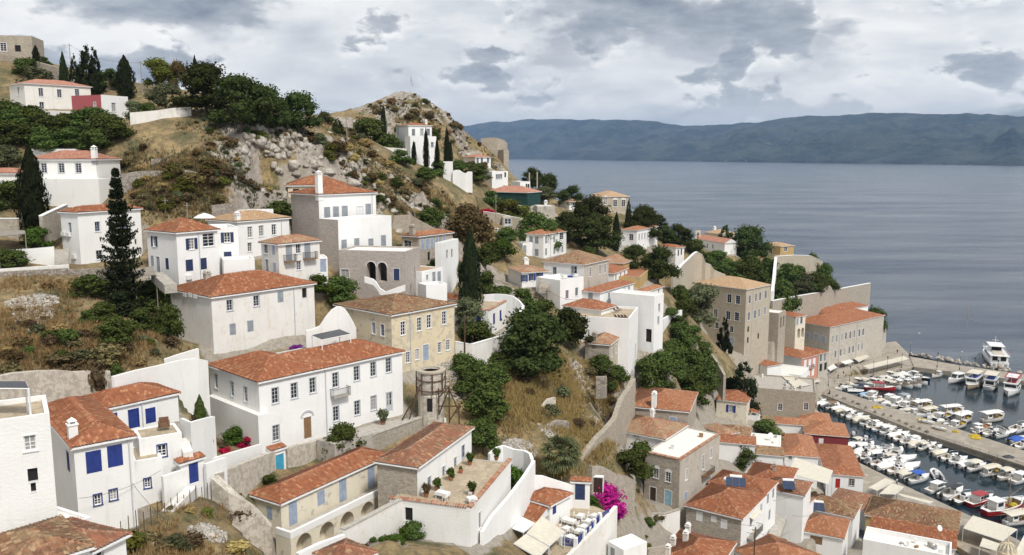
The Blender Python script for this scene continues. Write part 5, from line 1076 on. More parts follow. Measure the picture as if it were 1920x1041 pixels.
CATN = {'pine': 'pine tree', 'broad': 'tree', 'bush': 'bush', 'shrub': 'shrub', 'cypress': 'cypress', 'conifer': 'conifer', 'norfolk': 'conifer', 'palm': 'palm tree'}
SEEN = {}
def plant(kind, x, y, z, w_, h_, mat, label, group=None, name=None, cat=None):
    e = empty(name or NAME[kind], (x, y, z), random.uniform(0,6.28)); tag(e, label, cat or CATN[kind], group)
    tr_ = link(bpy.data.objects.new('trunk' if kind in ('pine', 'broad', 'cypress', 'conifer', 'norfolk', 'palm') else 'stem', TRK[kind]), e); tr_.scale = (w_, w_, h_)
    c = link(bpy.data.objects.new('crown', random.choice(crown_for(kind, mat))), e); c.scale = (w_, w_, h_)
    return e
def T(kind, o, x, ytop, d, wpx, mat, label, group=None, zoff=0, hmin=0.6, zb=None, **k):
    px, py = o((x, ytop)); q = P(px, py, d); g_ = ground(q.x, q.y) if zb is None else zb
    if zb is None and kind in ('bush', 'broad', 'pine'):      # settle on the slope: crown top stays on its ray, foot on the ground
        best = min((abs(P(px, py, d*f).z-ground(*P(px, py, d*f)[:2])-wpx*K*d*f/F*{'bush': 0.8, 'broad': 1.05, 'pine': 1.0}[kind])+abs(f-1)*d*0.12, f) for f in [0.90+0.01*i for i in range(21)]); d *= best[1]; q = P(px, py, d); g_ = ground(q.x, q.y)
    h_ = max(q.z-g_, hmin); w_ = wpx*K*d/F
    if kind == 'bush': h_ = max(h_, 0.55*w_)
    if zb is None and h_ > 2.6*w_ and kind in ('bush', 'broad', 'pine'): g_ = q.z-2.0*w_; h_ = 2.0*w_; g_ = min(g_, q.z-h_)
    base_z = min(g_, q.z-h_)
    return plant(kind, q.x, q.y, base_z, w_*1.28, q.z-base_z, mat, label, group, **k)
T('cypress', A1,505,208,192,70, 'cypress', 'slim dark cypress just above the roof of the upper left house')
T('cypress', A1,285,150,205,48, 'cypress', 'small cypress right beside the sandstone building on the skyline')
T('conifer', A1,690,155,196,190, 'cypress', 'tallest ragged dark conifer on the upper left skyline')
T('conifer', A1,758,170,198,120, 'cypress', 'narrow ragged conifer right of the tallest skyline conifer')
T('conifer', A1,595,235,194,120, 'cypress', 'short ragged conifer left of the tallest skyline conifer')
T('cypress', A1,1005,235,191,120, 'cypress', 'broad dark cypress standing alone between conifers and yellowish trees')
T('broad', A1,880,335,194,170, 'pine', 'dark round tree in the dip between skyline conifers and broad cypress')
T('broad', A1,1290,245,186,260, 'yellowgreen', 'light yellow-green tree on the skyline')
T('broad', A1,1425,262,189,140, 'brownleaf', 'thin brownish tree right of the light yellow-green tree')
T('cypress', A1,1580,235,202,46, 'cypress', 'cypress tip poking above the dark pines on the ridge')
T('pine', A2,5,288,187,430, 'pine', 'highest round crown of the dark pines on the ridge')
T('pine', A2,300,393,184,460, 'pine', 'broad dark pine in the middle of the ridge, above pale rocks')
T('pine', A2,490,478,182,360, 'pine', 'lower sloping dark pine at the right end of the ridge pines')
T('pine', A2,770,530,192,330, 'pine', 'single round dark pine standing apart on the ridge')
T('broad', A1,1340,445,178,280, 'olive', 'grey-green olive tree in front of the ridge pines')
T('bush', A1,1080,600,169,150, 'olive', 'small olive-green tree touching the white side of the red-walled annex')
T('bush', A1,1200,612,170,160, 'leaf', 'small green tree behind the white garden wall right of the annex')
T('bush', A1,210,250,204,190, 'leaf', 'green bush below the wall of the sandstone building')
T('bush', A1,300,318,193,320, 'olive', 'wide olive bush above the roof of the upper left house')
T('bush', A1,355,240,207,90, 'leaf', 'small bush on the skyline right of the sandstone building')
for i, (x, y) in enumerate([(40,590),(140,640),(250,625),(345,690),(450,720),(545,690),(650,665),(740,650),(850,690),(930,720),(600,800),(380,810),(150,780),(790,820),(20,760)]):
    T('bush', A1, x, y, 166-1.2*(i % 3),250, 'leaf', 'dark green bush in the thicket below the upper left house', 'thicket below the upper left house')
T('bush', A3,235,345,240,270, 'leaf', 'dense dark green tree left of the tall white house under the flag hill')
T('bush', A3,385,475,237,200, 'leaf', 'dark bush over the garden terrace of the tall white house under the flag hill')
for x, y, d, w_, l in [(340,245,246,42, 'thin cypress rising left of the red roof under the flag hill'),(588,540,221,36, 'shortest thin cypress before the tall white house under the flag hill'),(687,435,224,40, 'thin cypress in front of the middle of the tall white house under the flag hill'),
                     (777,515,223,38, 'thin cypress at the right edge of the tall white house under the flag hill'),(857,430,239,46, 'tallest of the thin cypresses right of the tall white house'),(888,530,241,34, 'small thin cypress touching the tallest thin cypress')]:
    T('cypress', A3, x, y, d, w_, 'cypress', l)
T('conifer', A2,1095,745,206,110, 'pine', 'small lone fir on the bare saddle left of the flag hill')
for x, y, d, w_, m_, l in [(480,600,219,170, 'leaf', 'dark shrub below the shortest thin cypress'),(690,745,213,170, 'leaf', 'green shrub below the white house, left of the white ruin wall'),(790,690,216,160, 'leaf', 'leafy shrub touching the white ruin wall'),(300,795,205,125, 'leaf', 'round dark shrub on the slope above the stepped mansion roof'),
                         (455,830,203,110, 'leaf', 'second round dark shrub on the slope above the stepped mansion roof'),(765,440,262,80, 'leaf', 'bush behind the right corner of the tall white house'),(960,690,262,140, 'leaf', 'bush left of the house with columned balcony'),(1100,710,257,190, 'leaf', 'dark tree in front of the house with columned balcony')]:
    T('bush', A3, x, y, d, w_, m_, l)
T('cypress', A4,228,66,133,185, 'cypress', 'massive black-green cypress in front of the house with three dark windows')
for x, y, d, w_, m_, l in [(70,335,137,300, 'leaf', 'dark bush left of the massive black-green cypress'),(380,312,137,260, 'leaf', 'dark green tree right of the massive black-green cypress'),(505,310,138,190, 'leaf', 'green tree in front of the lower wall of the house with three dark windows'),
                         (290,715,125,220, 'garden', 'bright green small tree beside the stone shed at left'),(120,900,120,200, 'leaf', 'dark hedge bush at the left above the white terrace wall'),(40,40,155,220, 'olive', 'olive tree at the left edge above the low white house'),(-20,890,119,200, 'leaf', 'dark bush cut by the left edge above the white terrace wall')]:
    T('bush', A4, x, y, d, w_, m_, l)
T('norfolk', A4,935,252,112,330, 'cypress', 'tall tiered araucaria conifer standing before the white houses', hmin=14)
T('bush', A5,1130,232,152,270, 'leaf', 'green bush between the ochre-roofed house and the stepped mansion')
T('bush', B4,1200,100,124,220, 'garden', 'bright green bush left of the arched stone terrace'); T('bush', B4,1370,105,123,260, 'leaf', 'dark green bush against the arched stone terrace')
T('bush', A6,835,232,166,110, 'leaf', 'bush at the right corner of the stepped mansion'); T('bush', A6,1250,330,177,200, 'leaf', 'green shrub on the slope above the orange-roofed stone house')
T('broad', A6,1560,300,180,360, 'brownleaf', 'large brownish-green eucalyptus behind the tall dark cypress')
T('cypress', A6,1565,520,157,150, 'cypress', 'tall dark cypress in the middle of the picture')
T('bush', A6,1290,750,160,140, 'leaf', 'shrub at the foot of the white annex of the arched-window stone house'); T('bush', A6,1440,770,156,160, 'leaf', 'shrub left of the tall dark cypress')
T('bush', A6,1690,620,172,180, 'leaf', 'dark bush right of the tall dark cypress'); T('bush', A6,1700,850,160,200, 'leaf', 'leafy bush at the right foot of the tall dark cypress')
for x, y, d, w_, m_, l in [(720,140,114,260, 'leaf', 'green bush left of the tiered araucaria'),(1230,178,114,320, 'leaf', 'green bush right of the tiered araucaria'),(1400,285,110,160, 'leaf', 'bush against the left side of the long weathered house'),(830,365,107,190, 'leaf', 'low bush below left of the tiered araucaria'),
                         (940,480,103,280, 'leaf', 'dark spreading bush in the middle of the dry left slope'),(1140,415,105,240, 'leaf', 'dark bush below the tiered araucaria'),(1350,375,107,210, 'leaf', 'leafy bush at the stone steps left of the long weathered house'),(970,270,111,260, 'cypress', 'dark bush at the very foot of the tiered araucaria'),(930,870,94,120, 'leaf', 'small bush by the lamp post on the white wall')]:
    T('bush', A7, x, y, d, w_, m_, l)
for x, y, d, w_ in [(530,640,98,240),(860,680,95,250),(440,790,92,220),(760,810,91,150),(60,850,88,170),(200,700,96,130),(560,860,91,160)]:
    T('shrub', A7, x, y, d, w_, 'dryshrub', 'large rounded brown shrub on the dry slope at the left', 'large brown shrubs on the left slope')
T('bush', B5,260,768,97,190, 'garden', 'round bright green bush in the walled bed by the mansion'); T('bush', B5,385,842,96,150, 'crimson', 'crimson bougainvillea against the mansion corner', name='bougainvillea', cat='bougainvillea')
T('shrub', B5,160,950,93,150, 'crimson', 'low crimson flowers in the bed by the mansion', name='flower_bush'); T('shrub', B5,130,880,94,150, 'dryshrub', 'straggly dry plant beside the round bright green bush')
T('broad', B5,1110,752,101,300, 'leaf', 'dark glossy garden tree before the mansion front'); T('bush', B5,762,108,118,180, 'purple', 'purple bougainvillea behind the mansion roof', name='bougainvillea', cat='bougainvillea')
T('cypress', B3,1620,225,90,110, 'leaf', 'small cone-shaped shrub in the walled bed right of the blue door', name='shrub', cat='shrub')
T('shrub', B3,1600,330,88,200, 'dryshrub', 'dry grass and weeds around the cone-shaped shrub')
T('broad', B6,1210,108,139,270, 'olive', 'grey-green olive tree beside the terrace house with blue shutters'); T('bush', B6,1250,325,136,300, 'leaf', 'green creeper mound spilling over the terrace wall')
for x, y, d, w_ in [(1150,572,134,240),(1280,620,133,260),(1400,640,134,260),(1330,800,127,350),(1600,390,151,220),(1650,200,162,170),(1200,700,130,220)]:
    T('bush', B6, x, y, d, w_, 'leaf', 'dense green bush in the valley below the terrace wall', 'bushes below the terrace wall')
T('pine', B7,330,525,150,560, 'pine', 'broad dark pine in the hollow right of the terrace wall'); T('broad', B7,640,495,158,330, 'pine', 'rounded dark tree against the brown-roofed stone cottage')
for x, y, d, w_ in [(430,440,167,220),(260,340,172,240),(100,330,176,200),(60,860,144,220),(900,880,154,200),(1050,970,152,170),(250,900,146,220)]:
    T('bush', B7, x, y, d, w_, 'leaf', 'green bush around the broad dark pine in the hollow', 'bushes around the hollow pine')
for o, x, y, d, w_ in [(B8,110,640,204,360),(B8,330,435,214,280),(B8,420,640,212,360),(B8,250,600,208,330),(B8,500,720,214,260),(B8,60,760,200,330),(B8,260,780,204,360),(B8,440,800,208,330)]:
    T('broad', o, x, y, d, w_, 'leaf', 'large leafy green tree in the grove below the sandstone mansion', 'grove below the sandstone mansion')
for x, y, d, w_ in [(1300,900,171,250),(1400,850,177,270),(1340,1000,168,240)]: T('bush', B7, x, y, d, w_, 'leaf', 'leafy bush at the foot of the tall cube house', 'bushes below the cube house')
T('pine', B7,1370,12,205,300, 'pine', 'round dark pine above the ochre terrace house'); T('pine', B7,1170,-5,213,220, 'pine', 'smaller dark pine left of the round pine above the ochre terrace')
for x, y, d, w_, k_, m_, l in [(600,68,287,170, 'pine', 'pine', 'dark pine at the sea edge right of the two broken pillars'),(735,110,281,170, 'pine', 'pine', 'dark pine leaning over the water beside the pillars'),(915,212,292,200, 'pine', 'pine', 'dark pine left of the sand-coloured mansion roof'),(690,210,263,220, 'broad', 'olive', 'olive tree right of the netted house'),
                             (1070,308,265,330, 'pine', 'pine', 'big dark pine in front of the sand-coloured mansion'),(1130,445,247,330, 'pine', 'pine', 'lower dark pine between the sand-coloured mansion and the houses'),(900,415,256,270, 'broad', 'pine', 'dark tree left of the big pines on the middle slope'),(650,415,241,330, 'broad', 'leaf', 'broad green tree behind the twin-chimney house'),
                             (1500,372,277,280, 'pine', 'pine', 'dark pine behind the house with six windows'),(1620,448,280,140, 'pine', 'pine', 'dark pine right of the house with six windows'),(1285,428,259,58, 'cypress', 'cypress', 'dark cypress left of the house with six windows'),(1385,318,287,62, 'conifer', 'cypress', 'thin conifer at the right corner of the sand-coloured mansion'),
                             (380,538,216,180, 'bush', 'leaf', 'round green tree left of the twin-chimney house'),(340,640,211,200, 'bush', 'garden', 'light green bush below the round tree by the twin-chimney house'),(260,240,240,160, 'bush', 'leaf', 'bush left of the green netting'),(400,318,233,190, 'bush', 'yellowgreen', 'yellow-green tree below the green netting'),
                             (530,360,236,170, 'bush', 'yellowgreen', 'yellowish bush right below the green netting'),(820,520,236,200, 'bush', 'leaf', 'dark bush behind the roof of the twin-chimney house'),(1050,700,215,130, 'bush', 'leaf', 'dark bush above the shaggy brown hip roof'),(230,390,230,120, 'shrub', 'crimson', 'dull crimson flowering bush on the path below the netted house')]:
    T(k_, B1, x, y, d, w_, m_, l)
for x, y, d, w_, k_, m_, l in [(890,188,325,300, 'pine', 'pine', 'wide dark pine beside the white chapel on the headland'),(700,183,331,160, 'conifer', 'pine', 'fir behind the roof of the white chapel'),(320,178,300,210, 'pine', 'pine', 'dark pine left of the white chapel'),(220,192,303,150, 'pine', 'pine', 'dark tree at the water left of the chapel pines'),(450,290,301,170, 'bush', 'leaf', 'bush below the left end of the white chapel'),
                             (480,645,241,340, 'broad', 'olive', 'grey-green tree spilling over the wall left of the sandstone mansion'),(330,660,238,150, 'bush', 'leaf', 'bush behind the curved wall left of the sandstone mansion'),(1400,405,328,90, 'bush', 'leaf', 'bush at the corner of the headland battery wall')]:
    T(k_, B2, x, y, d, w_, m_, l)
for x, y, d, w_ in [(1150,640,302,170),(1250,600,308,180),(1330,560,316,160),(1440,560,324,160),(1500,565,330,140),(1180,540,312,150)]: T('bush', B2, x, y, d, w_, random.choice(['leaf', 'olive']), 'bush on the seaward slope behind the long stone sea wall', 'bushes behind the sea wall')
for x, y, d, w_ in [(303,400,214,170),(434,480,224,160),(360,270,216,170),(520,610,228,150),(250,330,208,150)]: T('bush', B8, x, y, d, w_, 'leaf', 'garden bush on the slope between cube house and sandstone mansion', 'bushes between cube house and mansion')
T('conifer', B8,690,415,246,120, 'cypress', 'small dark conifer before the left front of the sandstone mansion')
for i, (x, y, d, w_) in enumerate([(620,388,291,200),(700,440,286,220),(900,415,292,220),(800,480,283,220),(950,500,281,200),(1040,440,296,150),(560,430,290,150),(850,540,278,200),(1000,560,280,150),(700,520,276,180)]):
    T('bush', B2, x, y, d, w_, 'leaf', 'green bush in the walled slope left of the long white wall', 'bushes left of the long white wall')
for i, (x, y, d, w_) in enumerate([(1200,480,311,220),(1170,600,292,220),(1510,480,336,110),(1480,600,316,190),(1370,630,305,140),(1260,690,293,130),(1300,500,318,130),(1550,620,322,120),(1420,660,306,130)]):
    T('bush', B2, x, y, d, w_, 'leaf', 'green bush on the rocky cliff right of the long white wall', 'bushes on the headland cliff')
T('bush', D1,525,-25,346,170, 'leaf', 'dark tree on the seaward terrace behind the harbour annex', zb=8)
T('broad', C3,890,15,117,290, 'leaf', 'dark feathery tree behind the courtyard house'); T('bush', C3,1180,382,103,240, 'garden', 'lemon tree in the narrow white courtyard')
T('broad', C6,985,552,108,190, 'garden', 'small round tree on the taverna terrace'); T('bush', C6,1110,448,112,330, 'magenta', 'huge magenta bougainvillea beside the taverna terrace', name='bougainvillea', cat='bougainvillea')
T('bush', C6,1160,560,110,180, 'magenta', 'lower hanging part of magenta bougainvillea by the blue terrace rail', name='bougainvillea', cat='bougainvillea')
T('bush', C6,1390,108,141,300, 'leaf', 'dense green bush behind the left side of the white-roofed stone house'); T('bush', C6,1290,190,138,230, 'leaf', 'darker bush between ruined wall and white-roofed stone house')
T('conifer', C5,1110,-5,212,280, 'cypress', 'ragged dark conifer beside the cream house'); T('broad', C5,1000,118,210,170, 'cypress', 'dark tree left of the ragged conifer')
T('broad', C5,1110,628,166,230, 'leaf', 'round green tree right of the white-roofed stone house'); T('bush', C5,1280,458,209,250, 'leaf', 'green bushes in the yard below the stone restaurant')
T('bush', C2,1590,318,100,220, 'garden', 'grape vine hanging at the right end of the white balcony', zb=42); T('bush', C2,540,383,93,160, 'leaf', 'rounded green bush beside the turquoise door')
for x, y in [(1350,945),(1450,925),(1500,880),(1570,865),(1640,800),(1700,770),(1420,985),(1600,905),(1680,840)]: T('shrub', C2, x, y,84+(x-1350)*.02,95, 'garden', 'leafy vegetable clump in the yard below the stained wall', 'vegetable yard plants')
T('bush', C3,330,860,84,170, 'leaf', 'leafy bush at the foot of the courtyard terrace wall')
# the palm: fresh fronds above a brown skirt
e = T('palm', C3,1525,175,117,330, 'palm', 'shaggy fan palm below the dry valley slope')
sk = clump_crown([(0,0,0.47,0.17),(0,0,0.36,0.15),(0.02,0,0.27,0.11)], 1400,0.05, 'dead_fronds', 'straw', core=0.5, asp=3.0, up=-1.2)
s_ = link(bpy.data.objects.new('dead_fronds', sk), e); s_.scale = e.children[0].scale
# banana clump
def banana(x, y, z, sc_, label):
    e = empty('banana_plant', (x, y, z)); tag(e, label, 'banana plant', 'banana plants by the stone house')
    m = MB(); m.tube([(0,0,-0.5),(0.05,0,1.2*sc_),(0,0.05,2.0*sc_)], 0.14*sc_, 'bark_pale', 6,0.08*sc_); m.build('trunk', e)
    for k in range(9):
        a = k*2.4+random.random(); L = sc_*random.uniform(1.5,2.2); q = MB(); vs = []; el = random.uniform(0.5,1.2)
        for j in range(8):
            t_ = j/7; r_ = L*t_*math.cos(el-t_*.9); h_ = 1.9*sc_+L*t_*math.sin(el-t_*1.5); w_ = 0.32*sc_*math.sin(math.pi*min(1, t_*0.85+0.12))
            vs += [(math.cos(a)*r_-math.sin(a)*w_, math.sin(a)*r_+math.cos(a)*w_, h_-0.06),(math.cos(a)*r_, math.sin(a)*r_, h_+0.05),(math.cos(a)*r_+math.sin(a)*w_, math.sin(a)*r_-math.cos(a)*w_, h_-0.06)]
        q.add(vs, [f for j in range(7) for f in ((3*j, 3*j+3,3*j+4,3*j+1),(3*j+1,3*j+4,3*j+5,3*j+2))], 'palm'); q.build('leaf', e)
for x, y, s_ in [(1540,820,1.1),(1600,760,1.4),(1640,830,1.1),(1490,860,0.9),(1580,880,1.0)]:
    px, py = C6((x, y+60)); q = P(px, py, 124); banana(q.x, q.y, ground(q.x, q.y), s_*1.25, 'ragged banana plant below the terrace of the grey stone house')
# ---- scattered shrubs, boulders, grass: on the slopes the photograph shows bare
FM = np.zeros(GX.shape, bool)
for s in SPECS:
    g = s['g']; c, sn = math.cos(g['th']), math.sin(g['th']); X = GX-g['p'].x; Y = GY-g['p'].y; U = X*c+Y*sn; V = -X*sn+Y*c
    FM |= (U > -0.7) & (V > -0.7) & (U < g['a']+0.7) & (V < g['b']+0.7)
def infoot(x, y, pad=0): i, j = int(round((x-GX0)/CELL)), int(round((y-GY0)/CELL)); return bool(FM[min(max(i,0), FM.shape[0]-1), min(max(j,0), FM.shape[1]-1)])
REG = {'hill': [(230,300),(330,235),(430,205),(520,215),(650,235),(760,330),(900,390),(880,440),(760,410),(690,370),(590,335),(540,375),(330,400),(250,395)],
       'flag': [(650,235),(700,195),(770,178),(840,210),(920,280),(940,320),(880,330),(820,260),(720,250)],
       'left': [(0,515),(140,530),(190,600),(330,640),(380,620),(300,680),(210,700),(0,690)],
       'valley': [(930,690),(1000,660),(1090,690),(1180,700),(1150,830),(1080,880),(950,870),(900,820),(930,760)],
       'ravine': [(230,1040),(330,950),(400,930),(450,960),(460,1041)],
       'yard': [(640,1041),(740,950),(790,975),(700,1041)],
       'town': [(1150,760),(1300,700),(1480,790),(1600,900),(1600,1041),(1200,1041)],
       'cliff': [(1450,545),(1480,500),(1540,505),(1580,540),(1540,560)]}
def spots(reg, n, even=False):
    pl = REG[reg]; x0, x1 = min(p[0] for p in pl), max(p[0] for p in pl); y0, y1 = min(p[1] for p in pl), max(p[1] for p in pl); out_ = []; k = 0
    while len(out_) < n and k < n*25:
        k += 1; px, py = random.uniform(x0, x1), random.uniform(y0, y1)
        if not inpoly(np.array(px), np.array(py), pl): continue
        q = hit(px, py)
        if q is None or infoot(q.x, q.y) or (not even and float(fbm(np.array(q.x), np.array(q.y),0.09,3,31))  < random.uniform(0.33,0.54)): continue
        out_.append(q)
    return out_
for reg, nd, ng, where in [('hill',150,110, 'rocky hillside above the town'),('flag',70,8, 'flag hill'),('left',40,22, 'dry slope at the left'),('valley',40,16, 'dry ruined valley slope'),('ravine',22,8, 'rubbly plot at the bottom left'),('cliff',8,6, 'headland cliff'),('town',0,34, 'gaps between the lower town roofs')]:
    for i, q in enumerate(spots(reg, nd+ng)):
        dry = i < nd; r = random.choice([0.6,0.7,0.8,1.0,1.0,1.3,1.5,2.0,2.5])*random.uniform(0.8,1.2)*(1.15 if reg in ('hill', 'flag') else 0.8)
        plant('shrub' if dry or random.random() < .5 else 'bush', q.x, q.y, ground(q.x, q.y)-0.1, r*1.3, r*random.uniform(0.7,1.0), random.choice(['dryshrub', 'dryshrub', 'brownleaf', 'straw']) if dry else random.choice(['leaf', 'olive', 'olive', 'yellowgreen', 'brownleaf']),
              ('low dry brown shrub scattered over the ' if dry else 'low green shrub scattered over the ')+where, ('dry' if dry else 'green')+' shrubs on the '+where, name='dry_shrub' if dry else 'green_shrub', cat='shrub')
for i, (x, y) in enumerate([(10,750),(60,790),(100,770),(650,800),(690,830),(30,830)]):
    px, py = A2((x, y+30)); q = hit(px, py)
    if q is None: continue
    m = MB(); e = empty('agave', (q.x, q.y, ground(q.x, q.y)-0.1)); tag(e, 'blue-grey agave rosette on the rocky ridge slope', 'agave', 'agaves on the ridge slope')
    for k in range(16):
        a = k*2.4; el = random.uniform(0.4,1.3); L = random.uniform(0.9,1.5); q_ = MB(); dx, dy = math.cos(a), math.sin(a)
        q_.add([(-dy*.09, dx*.09, .1),(dy*.09,-dx*.09, .1),(dx*L*.5*math.cos(el)+dy*.11, dy*L*.5*math.cos(el)-dx*.11, .15+L*.5*math.sin(el)),(dx*L*.5*math.cos(el)-dy*.11, dy*L*.5*math.cos(el)+dx*.11, .15+L*.5*math.sin(el)),(dx*L*math.cos(el), dy*L*math.cos(el), .1+L*math.sin(el))], [(0,1,2,3),(3,2,4)], 'agave'); q_.build('leaf', e)
plain('rockm',(0.33,0.295,0.25), 0.95, var=0.35); plain('rock_pale',(0.43,0.395,0.345), 0.95, var=0.3)
def boulder_mesh(i, mat='rockm'):
    rs = np.random.RandomState(i); v, f = blob((0,0,0.3),(1,1,0.8),8,6, rs)
    for _ in range(15):
        n = rs.normal(size=3); n[2] = abs(n[2])*0.8; n /= np.linalg.norm(n); d = rs.uniform(0.42,0.8); s = v@n-d; v = v-np.maximum(s, 0)[:, None]*n
    return npmesh('boulder', v, f, mat)
BM = [boulder_mesh(i, 'rockm' if i % 2 else 'rock_pale') for i in range(7)]
def boulder(q, r, label, group, zo=-0.25):
    o = link(bpy.data.objects.new('boulder', random.choice(BM))); o.location = (q.x, q.y, ground(q.x, q.y)+zo*r if zo is not None else q.z); o.scale = (r*random.uniform(.7,1.3), r*random.uniform(.7,1.3), r*random.uniform(.6,1.25))
    o.rotation_euler = (random.uniform(-.3, .3), random.uniform(-.3, .3), random.uniform(0,6.3)); tag(o, label, 'boulder', group); return o
rk_pts = 0
for px, py, d in ROCKP:
    for k in range(12):
        q = hit(px+random.gauss(0,26), py+random.gauss(0,17))
        if q is not None and not infoot(q.x, q.y): boulder(q, random.uniform(0.5,1.6)*(1.5 if random.random() < .2 else 1), 'pale limestone boulder on the rocky hillside above the town', 'boulders on the hillside')
for x, y, r in [(350,700,3.2),(280,760,2.6),(400,760,2.3),(460,810,2.6),(200,690,2.0),(330,830,2.2),(590,830,1.5),(290,660,2.0)]:
    px, py = A2((x, y)); q = P(px, py, 173); boulder(q, r, 'massive pale rock of the outcrop below the ridge pines', 'outcrop below the ridge pines')
for q in spots('flag', 40): boulder(q, random.uniform(0.5,1.6), 'weathered rock on the flag hill', 'rocks on the flag hill')
for q in spots('cliff', 20): boulder(q, random.uniform(0.6,2.2), 'pale rock on the headland cliff', 'rocks on the headland cliff')
# breakwater armour
ln = [(1706,664),(1760,672),(1800,679),(1860,689),(1920,698),(2000,708)]
for i in range(70):
    t_ = random.random()*(len(ln)-1); k = int(t_); f_ = t_-k; px = ln[k][0]+(ln[k+1][0]-ln[k][0])*f_; py = ln[k][1]+(ln[k+1][1]-ln[k][1])*f_
    q = PZ(px, py-random.uniform(-2,3),0.8); o = boulder(q, random.uniform(0.7,1.5), 'armour rock on the seaward side of the breakwater', 'breakwater rocks', None)
for i in range(26):
    px = random.uniform(1718,1790); q = PZ(px, 689+(px-1718)*0.135+random.uniform(0,4),0.2); boulder(q, random.uniform(0.5,1.0), 'rock along the inner foot of the breakwater', 'inner breakwater rocks', None)
# dry grass and loose stones (nobody could count them)
def tufts(n, regs, name, label, mat, hmin, hmax, rockmax=0.35):
    Vv = []; Ff = []; nb = 0
    for reg, frac in regs:
        pl = REG[reg]; k = 0; tot = int(n*frac); qs = []
        xs = np.array([tuple(q) for q in spots(reg, max(60, tot//14))])
        for q in xs:
            for _ in range(14):
                x, y = q[0]+random.gauss(0,1.1), q[1]+random.gauss(0,1.6)
                if infoot(x, y, 0.3): continue
                z = ground(x, y); r_ = float(bil(rock, np.array(x), np.array(y), GX0, GY0, CELL))
                if r_ > rockmax: continue
                h = random.uniform(hmin, hmax)
                for b in range(6):
                    a = random.random()*6.28; dx, dy = math.cos(a), math.sin(a); o = random.uniform(0,0.22); ln_ = random.uniform(.15, .6)*h; w_ = 0.055
                    bx, by = x+dx*o, y+dy*o
                    Vv += [(bx-dy*w_, by+dx*w_, z-.05),(bx+dy*w_, by-dx*w_, z-.05),(bx+dx*ln_, by+dy*ln_, z+h)]; Ff.append((nb, nb+1, nb+2)); nb += 3
    o = link(bpy.data.objects.new(name, npmesh(name, np.array(Vv), np.array(Ff), mat))); o['kind'] = 'stuff'; o['label'] = label; o['category'] = 'grass'
tufts(15000, [('left', .24), ('valley', .24), ('hill', .40), ('flag', .06), ('ravine', .06)], 'dry_grass', 'straw-coloured dry grass on the bare slopes', 'straw', 0.25,0.85)
tufts(5200, [('valley',1.0)], 'tall_straw', 'tall golden straw on the dry valley face', 'straw',0.6,1.3)
tufts(9000, [('hill', .8), ('flag', .2)], 'low_scrub', 'low olive scrub between the hillside rocks', 'olive',0.25,0.7,0.9)
tufts(3500, [('left', .3),('hill', .45),('valley', .25)], 'weeds', 'low dull green weeds between the dry grass', 'olive', 0.15,0.5)
def stones(name, label, pts, n, mat):
    Vv = []; Ff = []; nb = 0
    for px, py, d, r in pts:
        c = P(px, py, d)
        for _ in range(int(n*r)):
            a = random.random()*6.28; q = r*math.sqrt(random.random()); x, y = c.x+math.cos(a)*q, c.y+math.sin(a)*q; z = ground(x, y); s = random.uniform(0.07,0.22)
            vs = [(x+s*random.uniform(.5,1.2)*sx, y+s*random.uniform(.5,1.2)*sy, z+s*random.uniform(-.3, .1) if sz < 0 else z+s*random.uniform(.5,1.1)) for sz in (-1,1) for sx, sy in ((-1,-1),(1,-1),(1,1),(-1,1))]
            Vv += vs; Ff += [(nb+4, nb+5, nb+6, nb+7)]+[(nb+i, nb+(i+1) % 4, nb+4+(i+1) % 4, nb+4+i) for i in range(4)]; nb += 8
    o = link(bpy.data.objects.new(name, npmesh(name, np.array(Vv), np.array(Ff), mat))); o['kind'] = 'stuff'; o['label'] = label; o['category'] = 'rubble'
stones('rubble', 'loose pale rubble of fallen walls on the slopes', [(1000,722,145,3),(1005,712,146,3),(1045,825,131,3),(1060,810,133,2.6),(1090,790,137,2.4),(1115,770,142,2.2),(1080,820,134,2.5),(975,835,122,2.5),(1095,690,157,2),(320,1022,70,1.6),(390,1005,74.5,1.5),(60,560,108,3),(60,590,104,2.5),(130,640,98,2.0),(840,740,130,2.5)], 150, 'rock_pale')
# ------------------------------------------------------------------ garden, terrace and retaining walls
def wl(name, label, o, pts, h, th, mat, cope=None, below=1.5):
    q = []
    for x, y, d in pts:
        p = o((x, y)) if o else (x, y); q.append((p[0], p[1], d))
    return line_wall(name, label, 'wall', q, h, th, mat, cope=cope, below=below)
wl('garden_wall', 'white garden wall right of the red-walled annex', A1, [(1055,700,169),(1270,682,171),(1400,662,173),(1550,652,175)], 2.6,0.5, 'white_stained')
wl('stone_wall', 'sloping stone wall below the sandstone building on the skyline', A1, [(-100,200,207),(0,216,206),(180,252,203),(300,285,200),(480,332,196)], 3.4,0.8, 'stone_warm')
wl('garden_wall', 'stained white wall below the veranda of the upper left house', A1, [(230,680,174),(420,682,174),(600,690,174)], 2.2,0.5, 'white_stained')
wl('terrace_wall', 'curved white terrace edge left of the tall white house under the flag hill', A3, [(240,560,233),(300,575,232),(370,592,231),(530,602,230)], 1.2,0.4, 'white')
wl('ruin_wall', 'tall white stump of the roofless ruin below the cypresses', A3, [(830,706,226),(905,706,226)], 6.5,2.2, 'white')
wl('ruin_wall', 'stepped white wall of the roofless ruin below the cypresses', A3, [(905,785,225),(930,775,225),(960,776,225),(985,795,225),(1010,803,225),(1030,788,225),(1065,790,225)], 4.0,1.0, 'white')
wl('stone_ruin', 'square stone ruin on the cliff edge at the end of the flag hill', A3, [(1135,520,300),(1200,514,300),(1250,514,300),(1280,535,301),(1293,560,302)], 8.5,6.0, 'stone_warm', below=6)
wl('stone_ruin', 'lower broken stone ruin beside the square ruin on the cliff edge', A3, [(1298,612,296),(1340,615,297)], 8.0,4.0, 'stone', below=6)
